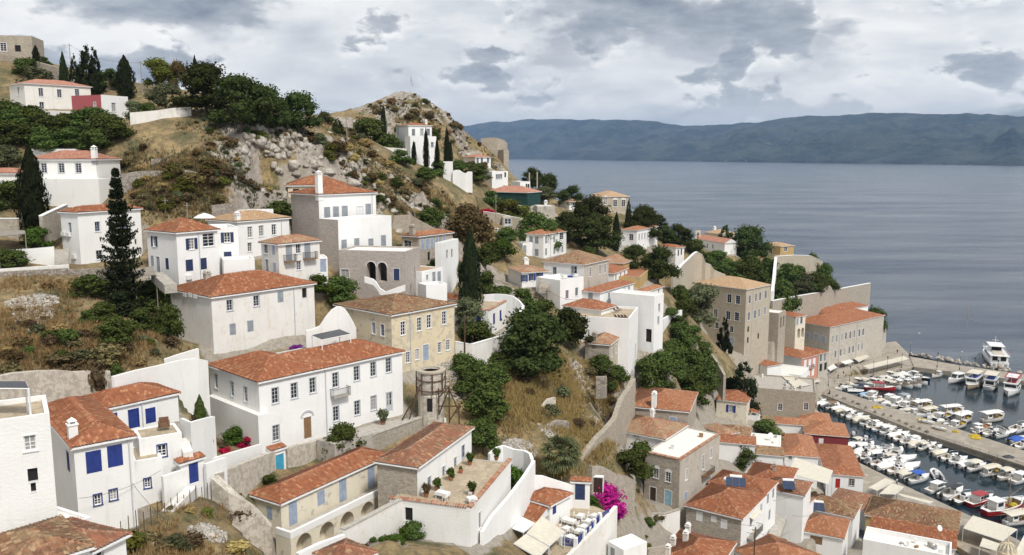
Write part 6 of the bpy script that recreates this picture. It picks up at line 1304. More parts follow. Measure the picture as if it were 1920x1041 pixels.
wl('stone_ruin', 'small broken wall stub on top of the flag hill', A3, [(376,195,280),(384,193,280)], 2.5,0.8, 'stone')
wl('broken_pillar', 'left of two broken stone pillars before the sea', B1, [(570,105,275),(580,105,275)], 8.0,1.2, 'stone_warm'); wl('broken_pillar', 'right of two broken stone pillars before the sea', B1, [(634,98,276),(644,98,276)], 9.0,1.2, 'stone_warm')
wl('terrace_wall', 'stone wall under the massive cypress at left', A4, [(-40,652,129),(145,652,129)], 2.6,0.5, 'stone', 'white'); wl('stair_wall', 'sloping stone stair wall left of the araucaria house', A4, [(330,632,128),(430,585,132),(535,538,137)], 3.0,0.5, 'stone', 'white')
wl('terrace_wall', 'whitewashed garden wall under the bright green small tree', A4, [(50,905,121),(250,895,122),(440,878,123)], 3.0,0.4, 'white_rough')
wl('terrace_wall', 'long white-topped wall along the top of the dry left slope', A7, [(-60,110,117),(200,92,119),(560,70,120.5)], 1.0,0.5, 'white_stained', below=0.2); wl('terrace_wall', 'rough stone wall below the araucaria house', A7, [(560,112,119),(850,100,120),(1090,110,119)], 2.4,0.5, 'rubble')
wl('rubble_wall', 'rubble wall under the long white-topped wall at left', A7, [(-60,135,116),(200,118,118),(550,100,119.5)], 2.6,0.6, 'rubble')
wl('drystone_wall', 'dry-stone terrace wall on the slope right of the three-windowed house', A4, [(980,290,147),(1150,262,149),(1300,262,150),(1520,255,151),(1600,275,151)], 1.9,0.8, 'rubble'); wl('drystone_wall', 'upper dry-stone wall below the thicket right of the three-windowed house', A4, [(1230,165,157),(1400,158,158),(1560,145,159)], 1.6,0.7, 'rubble')
wl('drystone_wall', 'short dry-stone wall stub behind the white parasol', A5, [(590,285,146),(700,270,147),(790,270,148)], 2.4,0.8, 'rubble')
wl('white_wall', 'upper white parapet of the lane below the dry left slope', A7, [(990,905,96),(1150,880,98.5),(1310,848,101),(1450,800,103.5),(1610,752,106)], 1.0,0.35, 'white_rough')
wl('white_wall', 'big white retaining wall behind the long red roof at lower left', A7, [(915,980,90),(1100,930,93),(1280,892,96),(1450,850,98.5),(1600,830,100.5),(1680,850,102)], 5.0,0.4, 'white_rough', below=3)
wl('ruin_wall', 'long ruined wall with peeling plaster behind the tall whitewashed house', B3, [(-60,75,82),(100,40,84),(300,22,86),(480,18,88),(600,30,89.5),(760,20,91),(890,22,92)], 4.6,0.7, 'old_plaster', below=3)
wl('ruin_wall', 'plastered stub of a ruined house on the dry left slope', A7, [(60,700,95),(100,705,95)], 2.6,0.7, 'old_plaster'); wl('ruin_wall', 'taller pale stub of a ruined house on the dry left slope', A7, [(235,592,98),(280,585,98),(330,600,98)], 2.6,0.6, 'old_plaster')
wl('white_wall', 'white wall of the planted bed right of the blue door house', B3, [(1478,408,85.5),(1550,440,84),(1640,415,86),(1735,392,88.5)], 4.5,0.35, 'white_rough', below=2)
wl('white_wall', 'white wall below the round bush and crimson flowers at the mansion', B5, [(-60,1085,86),(60,1045,88),(250,985,91.5),(470,922,96)], 3.4,0.35, 'white_rough', below=2)
wl('old_wall', 'peeling old wall left of the turquoise door', C2, [(92,380,84),(250,320,87.5),(420,250,92),(570,195,96)], 5.0,0.6, 'old_plaster', below=4); wl('old_wall', 'peeling old wall right of the turquoise door', C2, [(672,165,98),(830,130,101),(1010,78,105)], 4.2,0.6, 'old_plaster', below=3)
wl('old_wall', 'crumbling rubble end wall left of the long cream house', C2, [(95,400,83.5),(230,520,83),(340,590,83.5),(440,660,84.5),(560,800,85)], 6.5,1.0, 'old_plaster', below=5)
wl('white_wall', 'white lane wall beside the blue gate', C1, [(1318,400,79.5),(1420,365,80.6),(1525,335,81.8)], 4.5,0.35, 'white_rough', below=2); wl('white_wall', 'white lane wall right of the blue gate', C1, [(1665,300,83),(1735,275,84),(1830,245,85.5)], 4.5,0.35, 'white_rough', below=2)
wl('stone_wall', 'cobbled stone retaining wall below the mansion street', C3, [(-190,235,104.5),(0,150,107),(200,78,111),(425,0,116)], 4.6,0.6, 'stone', 'concrete', below=3); wl('white_wall', 'short whitewashed wall at the end of the stone street wall', C3, [(427,-20,116),(500,-5,117),(590,20,117.5)], 3.5,0.5, 'white_stained')
wl('terrace_wall', 'long stained white wall along the lane right of the faded yellow house', B6, [(1100,482,137),(1230,505,137),(1380,462,142),(1500,425,147),(1590,300,155),(1655,190,161)], 3.0,0.4, 'white_stained', 'white', below=2)
wl('screen_wall', 'swooping white screen wall behind the terrace house', B6, [(1330,98,163),(1420,92,163),(1500,95,162.5),(1570,110,162),(1620,145,161.5),(1652,185,161)], 2.8,0.4, 'white')
tops = [(1098,565),(1160,550),(1215,525),(1260,455),(1310,395),(1350,370),(1385,368),(1420,390),(1450,435),(1480,490),(1508,548)]
line_wall('gable_wall', 'bell-shaped white end wall between the long weathered house and the yellow house', 'wall', [(*B4((x, y)),116+(x-1098)*0.006) for x, y in tops], [(720-y)*K*117/F for x, y in tops], 0.5, 'white_rough', below=2)
wl('ruin_wall', 'long ruined stone wall running down the right side of the dry valley', C4, [(1680,300,160),(1640,380,156),(1575,470,151),(1525,620,144),(1450,710,140),(1380,775,136),(1290,885,131),(1240,960,127)], 4.5,0.9, 'stone_warm', below=5)
wl('ruin_wall', 'ruined doorway wall at the top right of the dry valley', C4, [(1375,290,152),(1465,285,152)], 2.4,0.8, 'rubble'); wl('ruin_wall', 'low ruined wall with red plaster in the dry valley', C4, [(960,690,131),(1060,640,133),(1150,650,134)], 1.5,0.7, 'rubble'); wl('ruin_wall', 'old plastered pier in the middle of the dry valley', C4, [(935,530,136),(985,470,137),(1040,455,138)], 3.0,0.6, 'old_plaster')
wl('white_wall', 'white curved wall behind the lemon tree courtyard', C6, [(160,215,112),(220,165,113),(275,148,113.5),(360,178,113),(450,190,112),(495,215,111),(512,262,110)], 3.4,0.4, 'white', below=2)
wl('white_wall', 'long white courtyard wall between the terraced house and the taverna', C6, [(525,270,109),(440,400,105),(320,560,100),(180,720,95),(100,850,92)], 3.0,0.4, 'white', below=2)
wl('white_wall', 'white wall behind the taverna roof', C6, [(520,392,109),(600,395,110),(720,435,111),(832,468,112)], 3.4,0.4, 'white', below=2)
wl('stone_wall', 'rubble wall behind the magenta bougainvillea', C6, [(985,315,118),(1080,318,121),(1190,380,124),(1270,395,127),(1338,432,130)], 4.0,0.5, 'stone', below=3)
wl('terrace_wall', 'stained retaining wall under the taverna terrace', C6, [(760,1085,98),(860,985,101),(1010,835,105.5),(1120,720,109),(1190,640,112)], 0.5,0.5, 'white_stained', below=6)
wl('terrace_wall', 'curved whitewashed retaining wall below the grey stone house', C7, [(-60,640,134),(0,680,135),(100,705,136),(200,705,137),(318,668,139)], 7.0,0.5, 'white_stained', 'stone', below=4)
wl('terrace_wall', 'small wall of the banana bed', C7, [(60,985,119),(150,975,121),(240,950,123)], 1.6,0.4, 'stone')
wl('white_wall', 'white wall line dropping down the headland beside the cliff', B2, [(1105,440,326),(1095,540,312),(1085,640,300),(1075,720,292)], 2.4,1.0, 'white', below=3); wl('stone_wall', 'sandy battery wall at the seaward end of the headland', B2, [(1105,438,326),(1250,428,328),(1380,432,330),(1440,460,334),(1480,485,338)], 4.5,0.8, 'tan_wash', 'white', below=3)
wl('stone_wall', 'long stone sea wall with white coping behind the harbour mansion', B2, [(1072,800,290),(1250,765,306),(1550,715,337),(1735,680,354),(1870,655,364)], 7.0,0.8, 'stone', 'white', below=3)
wl('stone_wall', 'sloping sandy wall climbing to the small white house', B2, [(262,600,232),(340,505,248),(435,415,266),(460,400,268)], 7.0,0.6, 'tan_wash', 'white', below=3); wl('stone_wall', 'curving sandy wall behind the sandstone mansion roof', B2, [(455,400,268),(505,425,269),(530,490,269),(570,505,270),(600,550,270),(690,588,272)], 8.0,0.6, 'tan_wash', 'white', below=4)
wl('stone_wall', 'wavy stone wall left of the pointed-window front', B2, [(185,690,236),(230,690,238),(260,720,240),(290,740,242),(338,745,246)], 6.0,0.6, 'tan_wash', 'white', below=3)
wl('stone_wall', 'curved stone wall through the grove below the sandstone mansion', B8, [(548,640,222),(590,720,214),(640,790,208),(690,880,202)], 3.5,0.6, 'stone', below=3); wl('stone_wall', 'stone garden wall in front of the sandstone mansion', B8, [(560,655,224),(640,690,230),(705,745,236)], 3.0,0.5, 'stone', below=3)
wl('white_wall', 'white wall right of the tall cube house', B7, [(1400,598,200),(1460,560,206),(1552,525,214)], 4.0,0.4, 'white', below=3)
wl('stone_wall', 'rubble wall left of the wide orange roof', C5, [(100,405,168),(200,430,170),(340,470,172)], 3.2,0.6, 'rubble', below=2); wl('stone_wall', 'narrow stone wall beside the bushes left of the white flat roof', C5, [(140,615,156),(100,700,150),(60,800,146)], 2.2,0.5, 'rubble', below=2)
wl('white_wall', 'white stair wall below the twin-chimney house', B1, [(205,600,212),(260,570,214),(320,555,216)], 3.0,0.4, 'white'); wl('stone_wall', 'stone path wall below the netted house', B1, [(200,420,228),(330,440,229),(520,480,230)], 2.4,0.5, 'stone_warm', 'white')
wl('garden_wall', 'low stained white wall in front of the arches of the cream house', C2, [(1135,835,82.5),(1300,750,85.5),(1480,655,89),(1650,570,92.5)], 2.8,0.5, 'white_stained', 'concrete', below=2); wl('garden_wall', 'short white wall in front of the lowest arches', C2, [(770,1025,77.5),(950,940,79.8),(1150,870,82.3)], 2.2,0.4, 'white', below=2)
wl('old_wall', 'old stone gable wall behind the orange-roofed stone house', A6, [(930,480,173),(950,410,173),(1080,402,175),(1180,460,175),(1300,520,176)], [2.5,5,5.5,3.6,2.0], 0.6, 'stone_warm', below=2)
wl('street', 'light paved street edge along the mansion front', B5, [(1000,905,101.6),(1250,838,106),(1450,778,110.5),(1640,718,115.5),(1735,690,118)], 0.6,3.0, 'concrete', below=2)
# gateways
def gate(o, name, label, C, R, d, h, col, pt, size, tile='tile_red', b=0.7, kind='d', wall='white'):
    s = H(o, name, label, C, None, R, d=d, h=h, roof=('mono', tile, 0.25) if tile else flat(), wall=wall, b=b, wins=[('R', kind, size, col, [pt], 'trim')], cat='gate', found=3, ground=False, lod=1, over=0.2, par=0.05); build_house(s); return s
gate(C2, 'garden_gate', 'arched turquoise door in a tiled white gateway', (565,200),(672,165),96,3.4, 'turquoise', (628,300),(1.1,2.3))
gate(C1, 'garden_gate', 'royal blue gate under a small red tiled roof', (1465,305),(1658,245),81.5,3.4, 'blue', (1575,372),(1.0,2.0))
gate(C6, 'garden_gate', 'dark blue door in a tiled white gateway beside the bougainvillea', (832,445),(980,452),112,4.2, 'navy', (900,528),(1.3,2.2))
gate(C6, 'garden_gate', 'dark wooden door under a white arch behind the bougainvillea', (1000,405),(1092,410),118.5,3.6, 'dark_wood', (1045,450),(1.3,2.2), None)
# ------------------------------------------------------------------ scaffolded round tower
pb = P(*B6((905,1040)),116); pt_ = P(*B6((905,700)),116); ht = pt_.z-pb.z
e = empty('round_tower', pb); tag(e, 'crumbling round stone tower braced with brown timbers', 'tower')
m = MB(); m.lathe([(1.75,-3),(1.75, ht*0.42),(1.55, ht*0.45),(1.75, ht*0.5),(1.8, ht),(1.2, ht+0.02),(1.1, ht-0.5)], 'old_plaster',18); m.build('tower_wall', e, False)
m = MB(); m.lathe([(1.98, ht-0.1),(2.0, ht+0.15),(1.3, ht+0.2),(1.3, ht-0.1)], 'tan_wash', 18); m.build('cornice', e)
m = MB(); m.box(-0.35,0.35,-1.80,-1.6,0.4,2.2, 'dark'); m.build('doorway', e)  # near-black block paints the shade inside; the wall is not cut through
for z in (ht*0.56, ht*0.80):
    m = MB(); m.tube([(math.cos(2*math.pi*k/16)*1.92, math.sin(2*math.pi*k/16)*1.92, z) for k in range(17)], 0.08, 'timber', 5); m.build('timber_ring', e)
for k in range(8):
    a = 2*math.pi*k/8+0.2; m = MB(); m.tube([(math.cos(a)*1.97, math.sin(a)*1.97, ht*0.48),(math.cos(a)*1.97, math.sin(a)*1.97, ht*0.98)], 0.09, 'timber', 5); m.build('timber_post', e)
for x0, z0, x1, z1, yy in [(1.2,0,1.2,3.6,-1.9),(2.6,-1.2,2.6,3.9,-1.9),(3.9,-1.5,3.9,1.6,-1.9),(1.2,1.2,3.9,1.2,-1.95),(1.2,0,2.6,3.6,-2.0),(2.6,3.6,3.9,0.4,-2.0),(1.2,2.4,2.6,3.9,-2.05),(2.6,-0.8,3.9,1.2,-2.05),(-1.6,3.2,-4.2,-1.6,-1.6),(-1.2,4.2,-3.2,-2.0,-1.9)]:
    m = MB(); m.tube([(x0, yy, z0),(x1, yy, z1)], 0.10, 'timber', 4); m.build('timber_brace', e)
# ------------------------------------------------------------------ pergolas, sheds, awnings
def canopy(name, label, o, pts, zs, mat, posts=True, cat='awning', group=None, post_mat='frame_grey', sag=0.12):
    zl = zs if isinstance(zs, (list, tuple)) else [zs]*4
    q = [PZ(*o(p), z) for p, z in zip(pts, zl)]; c = sum(q, Vector())/4; gz = min(ground(c.x, c.y), min(zl)-1.8)
    e = empty(name, (c.x, c.y, gz)); tag(e, label, cat, group); n = 6; m = MB(); vs = []
    for i in range(n+1):
        for j in range(n+1):
            u, v = i/n, j/n; p = (q[0]*(1-u)+q[1]*u)*(1-v)+(q[3]*(1-u)+q[2]*u)*v; z = p.z-sag*math.sin(math.pi*u)*math.sin(math.pi*v); vs.append((p.x-c.x, p.y-c.y, z-gz))
    nb = len(vs); vs += [(x, y, z-0.05) for x, y, z in vs]
    fs = [(i*(n+1)+j, (i+1)*(n+1)+j, (i+1)*(n+1)+j+1, i*(n+1)+j+1) for i in range(n) for j in range(n)]
    fs += [tuple(nb+k for k in f[::-1]) for f in fs]
    bd = [i*(n+1) for i in range(n+1)]+[n*(n+1)+j for j in range(1, n+1)]+[i*(n+1)+n for i in range(n-1,-1,-1)]+[j for j in range(n-1,0,-1)]
    fs += [(bd[k], bd[(k+1) % len(bd)], nb+bd[(k+1) % len(bd)], nb+bd[k]) for k in range(len(bd))]
    m.add(vs, fs, mat); m.build('canopy', e)
    f = MB()
    for k in range(4):
        a, b = q[k], q[(k+1) % 4]; f.tube([(a.x-c.x, a.y-c.y, a.z-gz-.08),(b.x-c.x, b.y-c.y, b.z-gz-.08)], 0.045, post_mat, 4)
    f.build('canopy_frame', e)
    if posts:
        for p in q:
            g_ = ground(p.x, p.y); g_ = min(max(g_, 1.2), p.z-1.8); m = MB(); m.box(p.x-c.x-.05, p.x-c.x+.05, p.y-c.y-.05, p.y-c.y+.05, g_-gz-0.1, p.z-gz-0.06, post_mat); m.build('post', e)
    return e
s15 = HOUSES['h15']['g']; z15 = s15['p'].z+s15['h']
canopy('pergola', 'dark slatted pergola roof on the terrace of the tall whitewashed house', B3, [(-60,158),(232,160),(205,108),(-60,108)], z15+2.3, 'slate', cat='pergola', post_mat='white', sag=0.0)
canopy('pergola', 'dark pergola roof with white beams beside the bell-shaped wall', B4, [(1230,635),(1462,588),(1372,552),(1148,600)], P(*B4((1300,600)),112.5).z, 'slate', cat='pergola', post_mat='white', sag=0.0)
canopy('shed', 'stone shed with dark plank roof at the left edge', A4, [(-20,795),(205,770),(200,745),(-20,750)], P(*A4((100,765)),123).z, 'grey_wood', cat='shed', post_mat='grey_wood', sag=0.0)
canopy('shed', 'corrugated shed roof left of the navy-shuttered house', A7, [(1100,155),(1270,150),(1240,82),(1070,108)], P(*A7((1170,125)),118).z, 'grey_wood', cat='shed', post_mat='grey_wood', sag=0.0)
for x in (850,866): pass
tz = HOUSES['small taverna building with red tiled roof and blue shutter beside the awnings']['g']['p'].z
canopy('awning', 'larger cream awning over the taverna terrace, nearest the tables', C6, [(465,862),(650,965),(775,850),(590,722)], [tz+2.6, tz+2.2, tz+2.2, tz+2.6], 'canvas')
canopy('awning', 'front cream awning of the taverna at the bottom edge', C6, [(360,945),(560,1062),(645,972),(460,868)], [tz+2.6, tz+2.2, tz+2.2, tz+2.6], 'canvas')
canopy('awning', 'upper cream awning of the taverna below the lean-to roof', C6, [(290,800),(440,855),(535,780),(400,715)], [tz+2.5]*4, 'canvas_white')
for i, (pts, z, mat, lab) in enumerate([([(470,490),(540,515),(680,440),(610,413)], 4.2, 'canvas', 'striped cream quay canopy next to the red door house'),([(560,540),(690,545),(760,485),(660,455)], 4.0, 'canvas', 'second cream quay canopy beside the moored boats'),([(700,535),(1000,605),(960,620),(740,560)], 3.8, 'canvas', 'narrow cream quay canopy behind the mottled brown roof'),([(1240,820),(1560,925),(1680,830),(1320,718)], 4.2, 'canvas', 'large ribbed cream canopy on the quay at the right'),([(1375,965),(1510,1005),(1560,955),(1400,900)], 4.0, 'canvas', 'lower cream canopy in front of the large ribbed canopy'),([(1640,1060),(1735,1060),(1780,900),(1735,880)], 4.4, 'canvas', 'cream canopy cut by the right edge')]):
    canopy('canopy', lab, C8, pts, z, mat)
for pts, z, mat, lab in [([(60,515),(90,545),(142,512),(105,488)], 4.2, 'canvas', 'cream shop awning at the left end of the harbour front'),([(135,475),(155,502),(216,472),(185,445)], 4.2, 'canvas_white', 'white shop awning left of the brown one on the harbour front'),([(228,422),(285,447),(350,425),(300,396)], 4.4, 'canvas_white', 'bright white shop awning in the middle of the harbour front'),([(195,440),(225,452),(270,430),(235,418)], 4.3, 'wood', 'brown shop awning on the harbour front'),([(345,395),(392,428),(476,385),(430,357)], 4.4, 'canvas', 'patchwork cream awning at the right end of the harbour shops'),([(425,460),(475,484),(802,402),(760,380)], 4.2, 'canvas', 'long cream café canopy on the north quay')]:
    canopy('awning', lab, D1, pts, z, mat)
for pts, z, mat, lab in [([(375,372),(480,462),(602,440),(445,358)], 14.5, 'canvas', 'wide cream parasol roof on the stone restaurant terrace'),([(570,392),(620,428),(688,410),(640,372)], 4.2, 'canvas', 'small cream awning below the salmon-pink house'),([(150,300),(165,372),(440,365),(360,282)], 11.5, 'canvas_white', 'white ribbed tent roof beside the mural wall'),([(668,338),(700,362),(752,338),(715,318)], 4.2, 'canvas', 'cream awning in front of the grey shop house')]:
    canopy('awning', lab, D2, pts, z, mat)
canopy('awning', 'large white awning roof between red roofs near the bottom right', C7, [(1205,370),(1530,462),(1568,352),(1260,245)], [14.0,12.8,12.8,14.0], 'canvas'); canopy('awning', 'small cream awning on the balcony of the large grey stone house', C7, [(868,720),(930,752),(990,680),(940,650)], [22,21.2,21.2,22], 'canvas', posts=False)
canopy('awning', 'cream awning over the alley beside the large grey stone house', C7, [(930,950),(980,990),(1062,925),(1000,870)], 13.5, 'canvas', posts=False)
# ------------------------------------------------------------------ boats
def hull_mesh(L, B, Fb, col, inner='gel', rub=None, transom=0.82, cock=(0.06,0.60), full=0.42, sheer=0.45):
    n = 12; m = MB(); rows = []
    def bt(t):
        if t < full: return B/2*(transom+(1-transom)*math.sin(math.pi/2*t/full))
        q = (t-full)/(1-full); return B/2*max(0.012,(1-q**2.3))
    for i in range(n+1):
        t = i/n; b = bt(t); x = -L/2+L*t; z = Fb*(1+sheer*t*t); kz = -0.28*(1-0.75*max(0,(t-.7)/.3)**2); xx = x+0.07*L*max(0,(t-.7)/.3)**2*0
        rows.append([(xx, -b, z),(xx, -b*0.93, z*0.45),(xx-0.03*L*t, -b*0.62, kz*0.4),(xx-0.05*L*t, 0, kz),(xx-0.03*L*t, b*0.62, kz*0.4),(xx, b*0.93, z*0.45),(xx, b, z)])
    vs = [p for r in rows for p in r]; k = 7
    m.add(vs, [(i*k+j, i*k+j+1,(i+1)*k+j+1,(i+1)*k+j) for i in range(n) for j in range(k-1)]+[tuple(range(k))[::-1]], col)
    me_h = m.mesh('hull', True)
    d = MB(); g = 0.14; fl = min(Fb*0.35,0.3)                   # gunwale, cockpit well, foredeck
    for i in range(n):
        t0, t1 = i/n, (i+1)/n; p0, p1 = rows[i], rows[i+1]; inc = cock[0] <= (t0+t1)/2 <= cock[1]
        y0, y1 = abs(p0[0][1]), abs(p1[0][1]); i0, i1 = max(y0-g, 0.0), max(y1-g, 0.0); z0, z1 = p0[0][2]+.012, p1[0][2]+.012
        if inc:
            for s in (-1,1):
                d.add([(p0[0][0], s*y0, z0),(p1[0][0], s*y1, z1),(p1[0][0], s*i1, z1),(p0[0][0], s*i0, z0)], [(0,1,2,3)], 'gel')
                d.add([(p0[0][0], s*i0, z0),(p1[0][0], s*i1, z1),(p1[0][0], s*i1, fl),(p0[0][0], s*i0, fl)], [(0,1,2,3)], inner)
            d.add([(p0[0][0], -i0, fl),(p1[0][0], -i1, fl),(p1[0][0], i1, fl),(p0[0][0], i0, fl)], [(0,1,2,3)], inner)
        else: d.add([(p0[0][0], -y0, z0),(p1[0][0], -y1, z1),(p1[0][0], 0, z1+.05),(p1[0][0], y1, z1),(p0[0][0], y0, z0),(p0[0][0], 0, z0+.05)], [(0,1,2,5),(5,2,3,4)], 'gel')
    xc = -L/2+L*cock[1]; zc = Fb*(1+sheer*cock[1]**2); yb = bt(cock[1])-g; d.add([(xc, -yb, fl),(xc, yb, fl),(xc, yb, zc),(xc, -yb, zc)], [(0,1,2,3)], inner)
    return me_h, d.mesh('deck')
BT = {}
def proto(kind, col='gel', acc='canvas'):
    key = (kind, col, acc)
    if key in BT: return BT[key]
    parts = []                                                   # (name, mesh, parent index or None)
    def pa(nm, mb, par=None, sm=False): parts.append((nm, mb.mesh(nm, sm), par)); return len(parts)-1
    def outboard(x, z=0.55, s=1.0):
        m = MB(); m.box(x-.35*s, x+.1*s, -.17*s, .17*s, z, z+.48*s, 'motor'); m.box(x-.2*s, x-.05*s, -.07, .07,-.35, z, 'motor'); m.box(x-.38*s, x+.05*s, -.12*s, .12*s, z+.48*s, z+.58*s, 'motor'); pa('outboard_motor', m)
    if kind in ('open', 'cover', 'bimini', 'cuddy', 'blue_tarp'):
        L, B = 5.6,2.15; h, d = hull_mesh(L, B, 0.72, col, 'gel_cream' if kind != 'open' else 'deck'); parts += [('hull', h, None),('deck', d, None)]
        outboard(-L/2-.1)
        if kind in ('open', 'bimini'):
            m = MB(); m.box(-.1, .5,-.35, .35, .25,1.05, 'gel'); c = pa('console', m); m = MB(); m.add([(.42,-.42,1.05),(.42, .42,1.05),(.15, .38,1.5),(.15,-.38,1.5)], [(0,1,2,3)], 'glass'); m.box(.38, .44,-.44, .44,1.03,1.07, 'steel'); pa('windscreen', m, c)
            m = MB(); m.box(-1.9,-1.3,-.7, .7, .25, .62, 'canvas_white'); pa('seat', m)
            m = MB(); m.tube([(2.6,0,1.5),(2.0,-.6,1.42),(1.2,-.9,1.3)], .02, 'steel', 4); m.tube([(2.6,0,1.5),(2.0, .6,1.42),(1.2, .9,1.3)], .02, 'steel', 4); pa('bow_rail', m)
        if kind in ('cover', 'blue_tarp'):
            m = MB(); n = 7
            for i in range(n):
                t0, t1 = i/n, (i+1)/n; x0, x1 = -2.6+t0*3.6,-2.6+t1*3.6; a0, a1 = .95+.35*math.sin(math.pi*t0), .95+.35*math.sin(math.pi*t1); w_ = B/2+.02
                m.add([(x0,-w_, .72),(x1,-w_, .75),(x1,-w_*.45, a1),(x1,0, a1+.08),(x1, w_*.45, a1),(x1, w_, .75),(x0, w_, .72),(x0, w_*.45, a0),(x0,0, a0+.08),(x0,-w_*.45, a0)], [(0,1,2,9),(9,2,3,8),(8,3,4,7),(7,4,5,6)], acc)
            pa('cover', m)
        if kind == 'cuddy':
            m = MB(); m.add([(-.3,-.8, .7),(-.3, .8, .7),(1.9, .45,1.0),(1.9,-.45,1.0),(0.0,-.7,1.35),(0.0, .7,1.35),(1.2, .45,1.25),(1.2,-.45,1.25)], [(4,5,6,7),(0,4,7,3),(1,2,6,5),(3,7,6,2),(0,1,5,4)], 'gel'); c = pa('cabin', m)
            m = MB(); m.add([(-.02,-.72,1.36),(-.02, .72,1.36),(-.5, .68,1.85),(-.5,-.68,1.85)], [(0,1,2,3)], 'glass'); pa('windscreen', m, c); m = MB(); m.tube([(-1.6,-.95, .8),(-1.7,-.8,2.0),(-1.7, .8,2.0),(-1.6, .95, .8)], .045, 'gel', 5); pa('roll_bar', m)
        if kind == 'bimini':
            m = MB(); n = 5
            for i in range(n):
                y0, y1 = -1.0+2.0*i/n, -1.0+2.0*(i+1)/n; q0, q1 = 2.0-.16*(y0*y0),2.0-.16*(y1*y1); m.add([(-1.7, y0, q0),(.7, y0, q0),(.7, y1, q1),(-1.7, y1, q1),(-1.7, y0, q0-.05),(.7, y0, q0-.05),(.7, y1, q1-.05),(-1.7, y1, q1-.05)], [(0,1,2,3),(7,6,5,4),(0,3,7,4),(1,5,6,2)], acc)
            c = pa('canopy', m); m = MB()
            for s in (-1,1):
                for x in (-1.5, .5): m.tube([(-.5, s*1.0, .75),(x, s*1.0,1.84)], .022, 'steel', 4)
            pa('canopy_frame', m, c)
    elif kind == 'rib':
        m = MB()
        for s in (-1,1): m.tube([(-2.4, s*.85, .38),(.8, s*.85, .42),(1.7, s*.55, .5),(2.2,0, .58)], .24, col, 8)
        pa('tube', m, None, True); m = MB(); m.box(-2.2,1.6,-.7, .7, .05, .3, 'rubber'); pa('floor', m); m = MB(); m.box(-.5, .1,-.3, .3, .3,1.0, 'gel'); pa('console', m); outboard(-2.5, .5)
    elif kind in ('kaiki', 'kaiki_awning', 'big_kaiki'):
        L, B = 8.2,3.0; h, d = hull_mesh(L, B, 0.95, col, 'deck', transom=0.45, cock=(0.1,0.85), full=0.5, sheer=0.75); parts += [('hull', h, None),('deck', d, None)]
        m = MB(); m.box(-2.6,-.9,-.75, .75, .4,2.15, 'gel'); m.box(-2.8,-.7,-.9, .9,2.15,2.25, 'gel'); c = pa('wheelhouse', m)
        m = MB(); m.box(-.897,-.88,-.6,-.05,1.4,1.95, 'glass'); m.box(-.897,-.88, .05, .6,1.4,1.95, 'glass')
        for s in (-.765, .752): m.box(-2.3,-1.2, s, s+.013,1.4,1.95, 'glass')
        pa('window', m, c); m = MB(); m.tube([(.9,0, .5),(.9,0,5.0)], .06, 'wood', 5); m.tube([(.9,0,2.2),(3.4,0,3.2)], .04, 'wood', 4); pa('mast', m)
        m = MB(); m.lathe([(.75, .45),(.7, .8),(.35,1.05),(.02,1.1)], 'net_yellow' if acc != 'orange' else 'orange', 9,2.0,0); pa('net_pile', m)
        m = MB(); m.tube([(-4.0,-.7,1.05),(-2.0,-1.42,1.15),(1.5,-1.42,1.4),(3.9,0,1.85),(1.5,1.42,1.4),(-2.0,1.42,1.15),(-4.0, .7,1.05)], .05, 'wood' if col == 'gel' else 'gel', 4); pa('rub_rail', m)
        if kind == 'kaiki_awning':
            m = MB(); n = 4
            for i in range(n):
                y0, y1 = -1.35+2.7*i/n, -1.35+2.7*(i+1)/n; q0, q1 = 2.75-.12*y0*y0,2.75-.12*y1*y1; m.add([(-3.9, y0, q0),(2.3, y0, q0),(2.3, y1, q1),(-3.9, y1, q1),(-3.9, y0, q0-.05),(2.3, y0, q0-.05),(2.3, y1, q1-.05),(-3.9, y1, q1-.05)], [(0,1,2,3),(7,6,5,4),(0,3,7,4),(1,5,6,2)], acc)
            c = pa('canopy', m); m = MB()
            for s in (-1,1):
                for x in (-3.7,-.8,2.1): m.tube([(x, s*1.25, .9),(x, s*1.25,2.55)], .03, 'steel', 4)
            pa('canopy_frame', m, c)
    elif kind in ('taxi', 'cruiser'):
        L, B = 8.0,2.6; h, d = hull_mesh(L, B, 0.95, col, 'gel_cream', cock=(0.05,0.30)); parts += [('hull', h, None),('deck', d, None)]
        m = MB(); m.add([(-1.6,-1.0, .9),(1.9,-.85,1.1),(1.9, .85,1.1),(-1.6,1.0, .9),(-1.6,-.95,2.2),(1.1,-.75,2.2),(1.1, .75,2.2),(-1.6, .95,2.2)], [(0,1,5,4),(1,2,6,5),(2,3,7,6),(3,0,4,7)], 'gel'); m.box(-1.9,1.25,-1.05,1.05,2.2,2.29, acc if kind == 'taxi' else 'gel'); c = pa('cabin', m)
        m = MB(); m.add([(1.84,-.7,1.35),(1.84, .7,1.35),(1.22, .62,2.1),(1.22,-.62,2.1)], [(0,1,2,3)], 'glass')
        for s in (-1,1):
            for x0, x1 in ((-1.4,-.6),(-.45, .35),(.5,1.15)): m.add([(x0, s*1.0,1.4),(x1, s*.96,1.4),(x1, s*.93,2.0),(x0, s*.97,2.0)], [(0,1,2,3)], 'glass')
        pa('window', m, c); m = MB(); m.tube([(-.3,0,2.29),(-.3,0,3.1)], .03, 'steel', 4); pa('mast', m); m = MB(); m.tube([(3.9,0,1.85),(3.0,-.8,1.75),(1.9,-1.1,1.6)], .022, 'steel', 4); m.tube([(3.9,0,1.85),(3.0, .8,1.75),(1.9,1.1,1.6)], .022, 'steel', 4); pa('bow_rail', m)
        if acc == 'boat_red':
            m = MB()
            for s in (-1,1): m.box(-1.5,1.0, s*1.02-.015, s*1.02+.015, .95,1.3, 'boat_red')
            pa('stripe', m)
    elif kind == 'tour':
